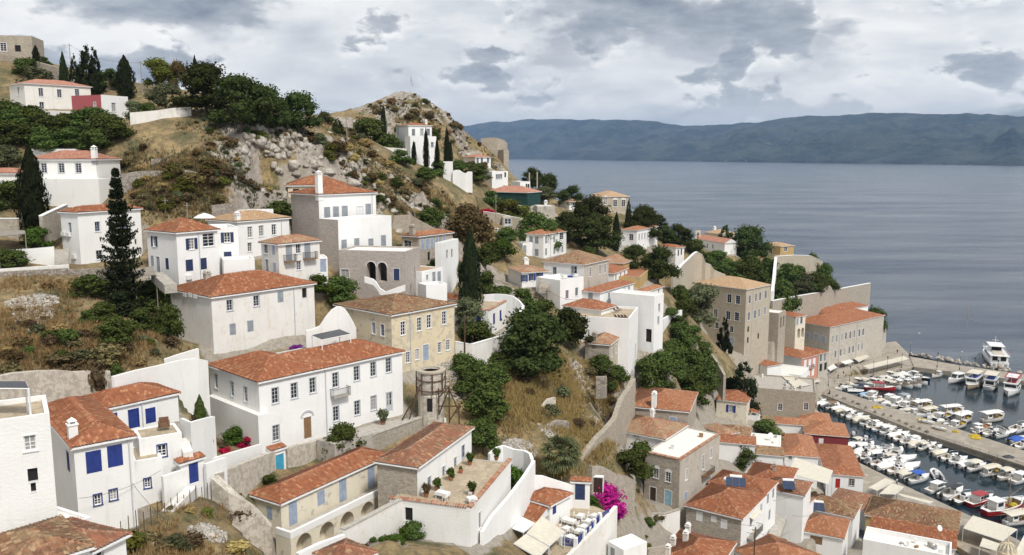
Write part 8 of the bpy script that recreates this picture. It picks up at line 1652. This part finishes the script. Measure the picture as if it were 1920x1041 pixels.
# air conditioners, dishes, solar heaters
def ac(key, face, pts):
    s = HOUSES[key]; g = s['g']
    for pt in pts:
        ss, zz = pick(g, s['o'], face, pt); m = MB(); m.box(-.42, .42,-.34,-.03,0, .6, 'gel'); m.lathe([(.02,0),(.2, .01)], 'iron', 10); a_ = m.build('air_conditioner', s['root'], False, (ss, 0, zz) if face == 'R' else (0, ss, zz),0 if face == 'R' else -math.pi/2)
ac('h4', 'R', [(405,885)]); ac('h3', 'L', [(525,790),(565,795),(608,975)]); ac('h10', 'L', [(130,285),(175,290),(215,300)])
def at_roof(o, x, y, key, dz): return PZ(*o((x, y)), HOUSES[key]['g']['p'].z+HOUSES[key]['g']['h']+dz)
def heater(o, x, y, key, dz, label, panels=3):
    q = at_roof(o, x, y, key, dz); e = empty('solar_water_heater', q, HOUSES[key]['g']['th']-1.2); tag(e, label, 'solar heater')
    for k in range(panels): m = MB(); x0 = -panels*.55+k*1.1; m.add([(x0,-.9,-.2),(x0+1.05,-.9,-.2),(x0+1.05, .7, .75),(x0, .7, .75),(x0,-.9,-.28),(x0+1.05,-.9,-.28),(x0+1.05, .7, .67),(x0, .7, .67)], [(0,1,2,3),(7,6,5,4),(0,4,5,1),(1,5,6,2),(2,6,7,3),(3,7,4,0)], 'solar'); m.build('panel', e)
    m = MB(); m.tube([(-1.0, .95, .8),(1.0, .95, .8)], .3, 'gel', 10); m.build('tank', e)
    m = MB(); m.box(-1.1,-1.0, .6, .7,-.6, .7, 'steel'); m.box(1.0,1.1, .6, .7,-.6, .7, 'steel'); m.build('stand', e)
heater(C7,780,455, 'h28', 1.9, 'solar water heater with three panels on the double red roof'); heater(C8,65,655, 'h32', 1.6, 'solar water heater with two panels on the mottled tan roof', 2); heater(C7,1210,480, 'low red-tiled roofs with water tanks beside the white awning', 1.2, 'grey water tanks with panel beside the white awning', 2)
def dish(p, label, rz=0.0):
    e = empty('satellite_dish', p, rz); tag(e, label, 'satellite dish'); m = MB(); m.tube([(0,0,-1.0),(0,0, .2)], .04, 'steel', 5); m.build('mast', e); m = MB(); m.lathe([(.02,0),(.35, .05),(.55, .16)], 'gel', 12); o = m.build('reflector', e); o.location = (0,0, .3); o.rotation_euler = (1.1,0,0)
dish(at_roof(C5,1320,600, 'white flat-roofed house with a satellite dish among orange roofs', 1.0), 'satellite dish on the white flat roof among orange roofs'); dish(at_roof(C8,1045,835, 'h35', 2.5), 'satellite dish before the ochre wall', .4); dish(at_roof(C8,800,770, 'h33', -1.0), 'left satellite dish before the ochre wall', .4); dish(at_roof(C7,703,440, 'h28', 1.6), 'round dish beside the three solar panels')
for key, n in (('h35',9), ('h25',10), ('white flat-roofed house with a satellite dish among orange roofs',4), ('h21',3)):   # odds and ends on flat roofs
    s = HOUSES[key]; g = s['g']; rr = random.Random(n)
    for k in range(n):
        x, y, w_, d_, z = rr.uniform(1.0, g['a']-1.0), rr.uniform(1.0, g['b']-1.0), rr.uniform(.3,.9), rr.uniform(.3,.7), rr.uniform(.3,1.0); m = MB(); mt = rr.choice(['gel', 'concrete', 'grey_shutter', 'white_stained', 'wood']); m.box(-w_/2, w_/2, -d_/2, d_/2, 0, z, mt); m.box(-w_/2-.03, w_/2+.03, -d_/2-.03, d_/2+.03, z, z+.05, mt); m.build(rr.choice(['storage_box', 'roof_vent', 'water_tank']), s['root'], False, (x, y, g['h']+.01), rr.uniform(0,1))
# tables, chairs, loungers, parasol, pots
def table(q, rz, label, group, cloth='canvas_white', n=2, sc_=1.0, legm='gel'):
    e = empty('table', q, rz); tag(e, label, 'table', group); m = MB(); m.box(-.5*sc_, .5*sc_, -.42, .42, .72, .76, cloth)
    for sx in (-1,1): m.add([(sx*.5*sc_, -.42, .72),(sx*.5*sc_, .42, .72),(sx*.52*sc_, .43, .42),(sx*.52*sc_, -.43, .42)], [(0,1,2,3)], cloth)
    for sy in (-1,1): m.add([(-.5*sc_, sy*.42, .72),(.5*sc_, sy*.42, .72),(.52*sc_, sy*.44, .42),(-.52*sc_, sy*.44, .42)], [(0,1,2,3)], cloth)
    m.build('table_top', e)
    for sx in (-1,1):
        for sy in (-1,1): l = MB(); l.box(sx*.44*sc_-.03, sx*.44*sc_+.03, sy*.36-.03, sy*.36+.03,0, .72, legm); l.build('leg', e)
CHM = {}
def chair(q, rz, label, group, mat='gel'):
    e = empty('chair', q, rz); tag(e, label, 'chair', group)
    if mat not in CHM:
        a_ = MB(); a_.box(-.22, .22,-.22, .22, .43, .48, 'rattan' if mat != 'gel' else 'canvas'); b_ = MB(); b_.box(-.22, .22, .19, .23, .62, .92, mat); l_ = MB(); l_.box(-.025, .025,-.025, .025,0, .43, mat); l2 = MB(); l2.box(-.025, .025,-.025, .025,0, .92, mat); CHM[mat] = (a_.mesh('seat'), b_.mesh('backrest'), l_.mesh('leg'), l2.mesh('leg'))
    s_, b_, l_, l2 = CHM[mat]; link(bpy.data.objects.new('seat', s_), e); link(bpy.data.objects.new('backrest', b_), e)
    for x in (-.19, .19):
        for y, mm in ((-.19, l_),(.2, l2)): o = link(bpy.data.objects.new('leg', mm), e); o.location = (x, y, 0)
TT = [(700,735),(785,765),(835,780),(905,735),(790,840),(970,780),(930,825),(890,860),(820,910),(1020,735)]
fz = tz+0.05
m = MB(); pl = [PZ(*C6(p), fz) for p in [(600,800),(700,690),(830,640),(1010,640),(1130,690),(1010,835),(870,985),(700,1060),(560,1000)]]; m.prism([(p.x, p.y) for p in pl], fz-2.5, fz, 'flags'); o = m.build('taverna_terrace'); o['kind'] = 'structure'
for i, (x, y) in enumerate(TT):
    q = PZ(*C6((x, y+22)), fz); rz = 0.9+random.uniform(-.15, .15); table(q, rz, 'white-clothed taverna table, %s counted from the blue-shuttered wall' % ORD[i], 'taverna tables')
    for s in (-1,1): chair(q+Vector((math.cos(rz+1.57)*s*.75, math.sin(rz+1.57)*s*.75,0)), rz+(0 if s > 0 else math.pi), 'white taverna chair %s the %s table' % ('behind' if s > 0 else 'in front of', ORD[i]), 'taverna chairs')
rl = [(745,925),(865,945),(925,880),(1015,790),(1060,740),(1140,690)]
for i in range(len(rl)-1):
    u, v = PZ(*C6(rl[i]), fz+.5), PZ(*C6(rl[i+1]), fz+.5); d_ = v-u; L = d_.length; e = empty('railing_panel', (u.x, u.y, fz), math.atan2(d_.y, d_.x)); tag(e, 'blue slatted railing panel on the taverna terrace, %s from the bottom' % ORD[i], 'railing', 'taverna railing'); n = max(3, int(L/.16))
    for k in range(n): m = MB(); m.box(L*k/n+.02, L*k/n+.10,-.02, .02, .1, .9, 'blue'); m.build('slat', e)
    m = MB(); m.box(0, L, -.03, .03, .9, .98, 'blue'); m.box(0, L, -.03, .03, .04, .1, 'blue'); m.build('rail', e)
    m = MB(); m.box(-.2, .2,-.2, .2,-.3,1.2, 'white'); m.build('post', e)
h19w = [s for s in SPECS if s['wing'] == 'h19'][0]['g']; cz = h19w['p'].z+h19w['h']+.01
for i, (x, y) in enumerate([(565,655),(800,700)]):
    q = PZ(*C3((x, y+15)), cz); table(q, -.5 if i == 0 else .5, 'white table on the paved court, '+('the larger one near the house' if i == 0 else 'the smaller one at the corner'), 'court tables', 'gel', 2,1.5 if i == 0 else 1.0)
    for s in (-1,1): chair(q+Vector((.3*s, -.85*s, 0)),2.6 if s > 0 else -.5, 'cream court chair '+('before' if s > 0 else 'behind')+(' the larger white table' if i == 0 else ' the smaller white table'), 'court chairs')
def pot(q, label, mat='garden', r=.32, hh=1.0):
    e = empty('potted_plant', q); tag(e, label, 'potted plant'); m = MB(); m.lathe([(r*.6,0),(r, .45),(r*1.08, .5),(r*.9, .5)], 'pot', 10); m.build('pot', e); c = link(bpy.data.objects.new('foliage', random.choice(crown_for('shrub', mat))), e); c.location = (0,0, .45); c.scale = (hh*.9, hh*.9, hh)
for i, (x, y, lab) in enumerate([(430,660, 'flowering shrub at the court corner'),(520,610, 'second potted shrub along the court wall'),(630,525, 'third potted shrub along the court wall'),(800,645, 'potted bush on the court parapet'),(785,400, 'climber pot by the pale blue court door'),(712,465, 'small red pot on the court paving'),(1000,360, 'potted bush at the far end of the court')]):
    pot(PZ(*C3((x, y)), cz), lab, 'garden' if i != 0 else 'dryshrub', .3,1.3 if i != 5 else .5)
pot(P(*B5((1465,765)),111.5), 'potted olive tree before the mansion front', 'olive', .35,1.9)
q = P(*A5((535,372)),134); e = empty('parasol', (q.x, q.y, q.z-2.4)); tag(e, 'open white parasol on the roof terrace behind the steep red roof', 'parasol'); m = MB(); m.lathe([(1.75,2.2),(1.0,2.62),(.05,2.95)], 'canvas_white', 8); m.build('canopy', e); m = MB(); m.tube([(0,0,0),(0,0,2.9)], .04, 'wood', 5); m.build('pole', e)
w44 = [s for s in SPECS if s['wing'] == 'h44'][1]['g']; z44 = w44['p'].z+w44['h']+.01
for i, (x, y) in enumerate([(1020,545),(1045,530),(1030,598),(1060,600),(1085,600),(1110,600)]):
    q = PZ(*B7((x, y)), z44); e = empty('deck_chair', q, 2.2); tag(e, 'dark deck chair on the white terrace, %s from the left' % ORD[i], 'deck chair', 'deck chairs on the white terrace'); m = MB(); m.add([(-.3,-.6, .3),(.3,-.6, .3),(.3, .3, .35),(-.3, .3, .35),(-.3, .8, .95),(.3, .8, .95)], [(0,1,2,3),(3,2,5,4)], 'rattan'); m.build('sling', e); m = MB()
    for sx in (-.3, .3): m.tube([(sx, -.6, .3),(sx, .3, .35),(sx, .8, .95)], .025, 'iron', 4); m.tube([(sx, -.4,0),(sx, -.4, .3)], .025, 'iron', 4); m.tube([(sx, .5,0),(sx, .4, .4)], .025, 'iron', 4)
    m.build('frame', e)
for i in range(10):
    q = PZ(*D1((470+i*31+(i % 2)*8,474-i*7.4)), 1.31); table(q, .6, 'café table under the long cream canopy, %s from its left end' % ORD[i], 'café tables on the north quay', 'canvas_white' if i % 3 else 'wood'); chair(q+Vector((.8,-.3,0)), 2.2, 'chair beside the %s café table from the left' % ORD[i], 'café chairs on the north quay', 'wood' if i % 2 else 'gel')
for i in range(14):
    q = PZ(*D2((760+i*62+random.uniform(-15,15),505+i*25+random.uniform(-6,14))), 1.31); m = MB(); w_ = random.uniform(.35,.7); m.box(-w_, w_,-.35,.35,0,.12, 'grey_wood'); m.box(-w_, w_,-.35,-.30,.12,.5, 'grey_wood'); m.box(-w_, w_,.30,.35,.12,.5, 'grey_wood'); m.box(-w_,-w_+.05,-.30,.30,.12,.5, 'grey_wood'); m.box(w_-.05, w_,-.30,.30,.12,.5, 'grey_wood'); e = m.build('crate', None, False, (q.x, q.y,1.31), random.uniform(0,3)); tag(e, 'wooden crate lying on the middle pier', 'crate', 'crates on the middle pier')
w42 = [s for s in SPECS if s['wing'] == 'h42'][0]['g']; z42 = w42['p'].z+w42['h']+.01
for i, (x, y) in enumerate([(600,275),(645,275),(690,262)]): table(PZ(*B7((x, y)), z42), .5, '%s table on the terrace of the shaggy-roofed house, %s from the left' % ('blue-clothed' if i == 1 else 'white-clothed', ORD[i]), 'terrace tables', 'blue' if i == 1 else 'canvas_white')
q = P(*B3((1335,485)),84); e = empty('armchair', q, .4); tag(e, 'brown wicker armchair on the terrace by the blue door', 'chair'); m = MB(); m.box(-.45, .45,-.4, .4, .15, .42, 'rattan'); m.build('seat', e); m = MB(); m.box(-.45, .45, .35, .5, .15, .95, 'rattan'); m.build('backrest', e)
for s in (-1,1): m = MB(); m.box(s*.45-.08, s*.45+.08,-.4, .35, .15, .65, 'rattan'); m.build('armrest', e)
# wire fence at the lower left
f0, f1 = P(*C1((985,850)),70), P(*C1((1735,520)),84); d_ = f1-f0; L = Vector((d_.x, d_.y, 0)).length; e = empty('wire_fence', f0, math.atan2(d_.y, d_.x)); tag(e, 'rusty wire mesh fence along the rubbly plot', 'fence'); n = 14; sl_ = d_.z/L
for i in range(n+1): m = MB(); x = L*i/n; m.box(x-.025, x+.025,-.025, .025, x*sl_-1.5, x*sl_+.9+.2*(i % 3), 'timber'); m.build('post', e)
m = MB()
for k in range(7): z = -.4+.2*k; m.add([(0,0, z),(L, 0, z+d_.z),(L, 0, z+d_.z+.012),(0,0, z+.012)], [(0,1,2,3)], 'steel')
for i in range(int(L/.3)): x = i*.3; m.add([(x, 0, x*sl_-.45),(x+.012,0, x*sl_-.45),(x+.012,0, x*sl_+.85),(x, 0, x*sl_+.85)], [(0,1,2,3)], 'steel')
m.build('wire_mesh', e)
# stairs
def stairs(label, o, p0, p1, d0, d1, w_, mat='concrete', n=10):
    a_, b_ = P(*o(p0), d0), P(*o(p1), d1); d_ = b_-a_; L = Vector((d_.x, d_.y, 0)).length; e = empty('staircase', a_, math.atan2(d_.y, d_.x)); tag(e, label, 'stairs')
    for i in range(n): m = MB(); m.box(L*i/n, L*(i+1)/n+.05,-w_/2, w_/2, d_.z*(i+1)/n-1.2, d_.z*(i+1)/n, mat); m.build('step', e)
stairs('stone steps up between the left house and the araucaria house', A4,(500,985),(505,900),121,126,1.8); stairs('stone steps left of the navy-shuttered house', A5,(260,930),(150,830),113,117,1.6); stairs('whitewashed steps beside the bed wall', B3,(1530,690),(1490,570),82.5,85, .9, 'white_stained', 8)
stairs('narrow alley stairs between the grey stone house and the orange roof', C7,(1080,905),(1150,720),146,156,2.0, 'concrete', 16); stairs('steps beside the arched-window house', B7,(430,345),(440,285),178,184,2.0, 'stone', 10); stairs('rocky steps down beside the blue gate', C1,(1360,680),(1560,480),76.5,81.5,1.0, 'white_stained', 12)
# garden crates
for i, (x, y) in enumerate([(1290,985),(1385,920),(1560,910),(1620,870),(1450,960)]):
    q = P(*C2((x, y)),83+i*.8); z = ground(q.x, q.y); m = MB(); m.box(-.5, .5,-.35, .35,0, .3, 'grey_wood'); m.box(-.44, .44,-.29, .29, .3, .34, 'bark'); e = m.build('planter_box', None, False, (q.x, q.y, z), .5); tag(e, 'wooden planter box in the vegetable yard, %s from the left' % ORD[i], 'planter', 'planters in the vegetable yard'); c = link(bpy.data.objects.new('foliage', random.choice(crown_for('shrub', 'garden'))), e); c.location = (0,0, .3); c.scale = (.9, .7, .6)
# lantern dome by the quay
q = PZ(*C8((1600,1000)),9.0); e = empty('bell_tower_dome', (q.x, q.y, 4)); tag(e, 'cream openwork lantern dome at the bottom right', 'dome'); m = MB(); m.lathe([(1.5,-3),(1.5,4.4),(1.65,4.5),(1.65,4.8),(1.4,4.8)], 'cream', 12); m.build('drum', e)
for k in range(12): a_ = k*math.pi/6; m = MB(); m.tube([(math.cos(a_)*1.45*math.cos(t_), math.sin(a_)*1.45*math.cos(t_),4.8+1.7*math.sin(t_)) for t_ in [i*math.pi/16 for i in range(9)]], .09, 'cream', 5); m.build('rib', e)
m = MB(); m.lathe([(1.2,4.8),(1.05,5.6),(.6,6.2),(.05,6.45)], 'canvas', 12); m.build('dome_shell', e); m = MB(); m.lathe([(.12,6.45),(.2,6.7),(.05,7.0),(.02,8.6)], 'cream', 7); m.build('finial', e)
# bell arch on the chapel, curved white parapet on the arched terrace, mural
q = P(*B2((470,262)),336); e = empty('bell_arch', (q.x, q.y, q.z-3)); tag(e, 'cream bell arch behind the left end of the white chapel', 'bell arch'); m = MB(); m.box(-1.0,-.5,-.4, .4,0,4.0, 'cream'); m.box(.5,1.0,-.4, .4,0,4.0, 'cream'); m.box(-1.0,1.0,-.4, .4,4.0,4.7, 'cream'); m.build('arch_wall', e); m = MB(); m.lathe([(.35,3.0),(.25,3.4),(.08,3.6)], 'iron', 8); m.build('bell', e)
cp_ = [(710,905),(780,925),(805,950),(835,1000),(880,1028),(930,1010),(985,990),(1040,972)]
line_wall('stair_parapet', 'curling white stair parapet in front of the arched stone terrace', 'wall', [(*A6((x, y)),136.3) for x, y in cp_], .55, .4, 'white', below=0.4)
gm = HOUSES['white flat-roofed house with a blue mural on its wall beside the salmon-pink house']
s58 = HOUSES['h58']; ss, zz = pick(s58['g'], D2, 'L', (495,330)); m = MB(); rr = random.Random(3)
for k in range(26): x = rr.gauss(0, .7); z = rr.gauss(0, .8); m.box(x-.3, x+.3,-.012-.001*k, 0.0, z-.25, z+.25, rr.choice(['navy', 'blue', 'navy', 'rose']))
m.build('mural', s58['root'], False, (0, min(max(ss, 2), s58['g']['b']-2), max(zz, 2.0)),-math.pi/2)

# look-alikes that stand in a short row or clump: tell them apart by their place
GR = {}
for o in COL.objects:
    if o.parent is None and 'label' in o and 'group' in o: GR.setdefault(o['label'], []).append(o)
for lab, obs in GR.items():
    if 1 < len(obs) <= 30 and len(lab.split()) < 13:
        for i, o in enumerate(sorted(obs, key=lambda q: proj(q.location)[0])): o['label'] = lab+', '+ORD[i]+' from the left'
# ------------------------------------------------------------------ air
t = NT('haze'); t.t.nodes.remove(t.b); v = t.n('ShaderNodeVolumePrincipled'); v.inputs['Color'].default_value = (0.38, 0.60, 0.95, 1)
v.inputs['Density'].default_value = 5.0e-5; v.inputs['Anisotropy'].default_value = 0.2; t.l(v.outputs[0], t.out.inputs['Volume'])
m = MB(); m.box(-9500, 16500, -320, 21500, -9.5, 800, 'haze'); hz = m.build('haze'); hz['kind'] = 'stuff'
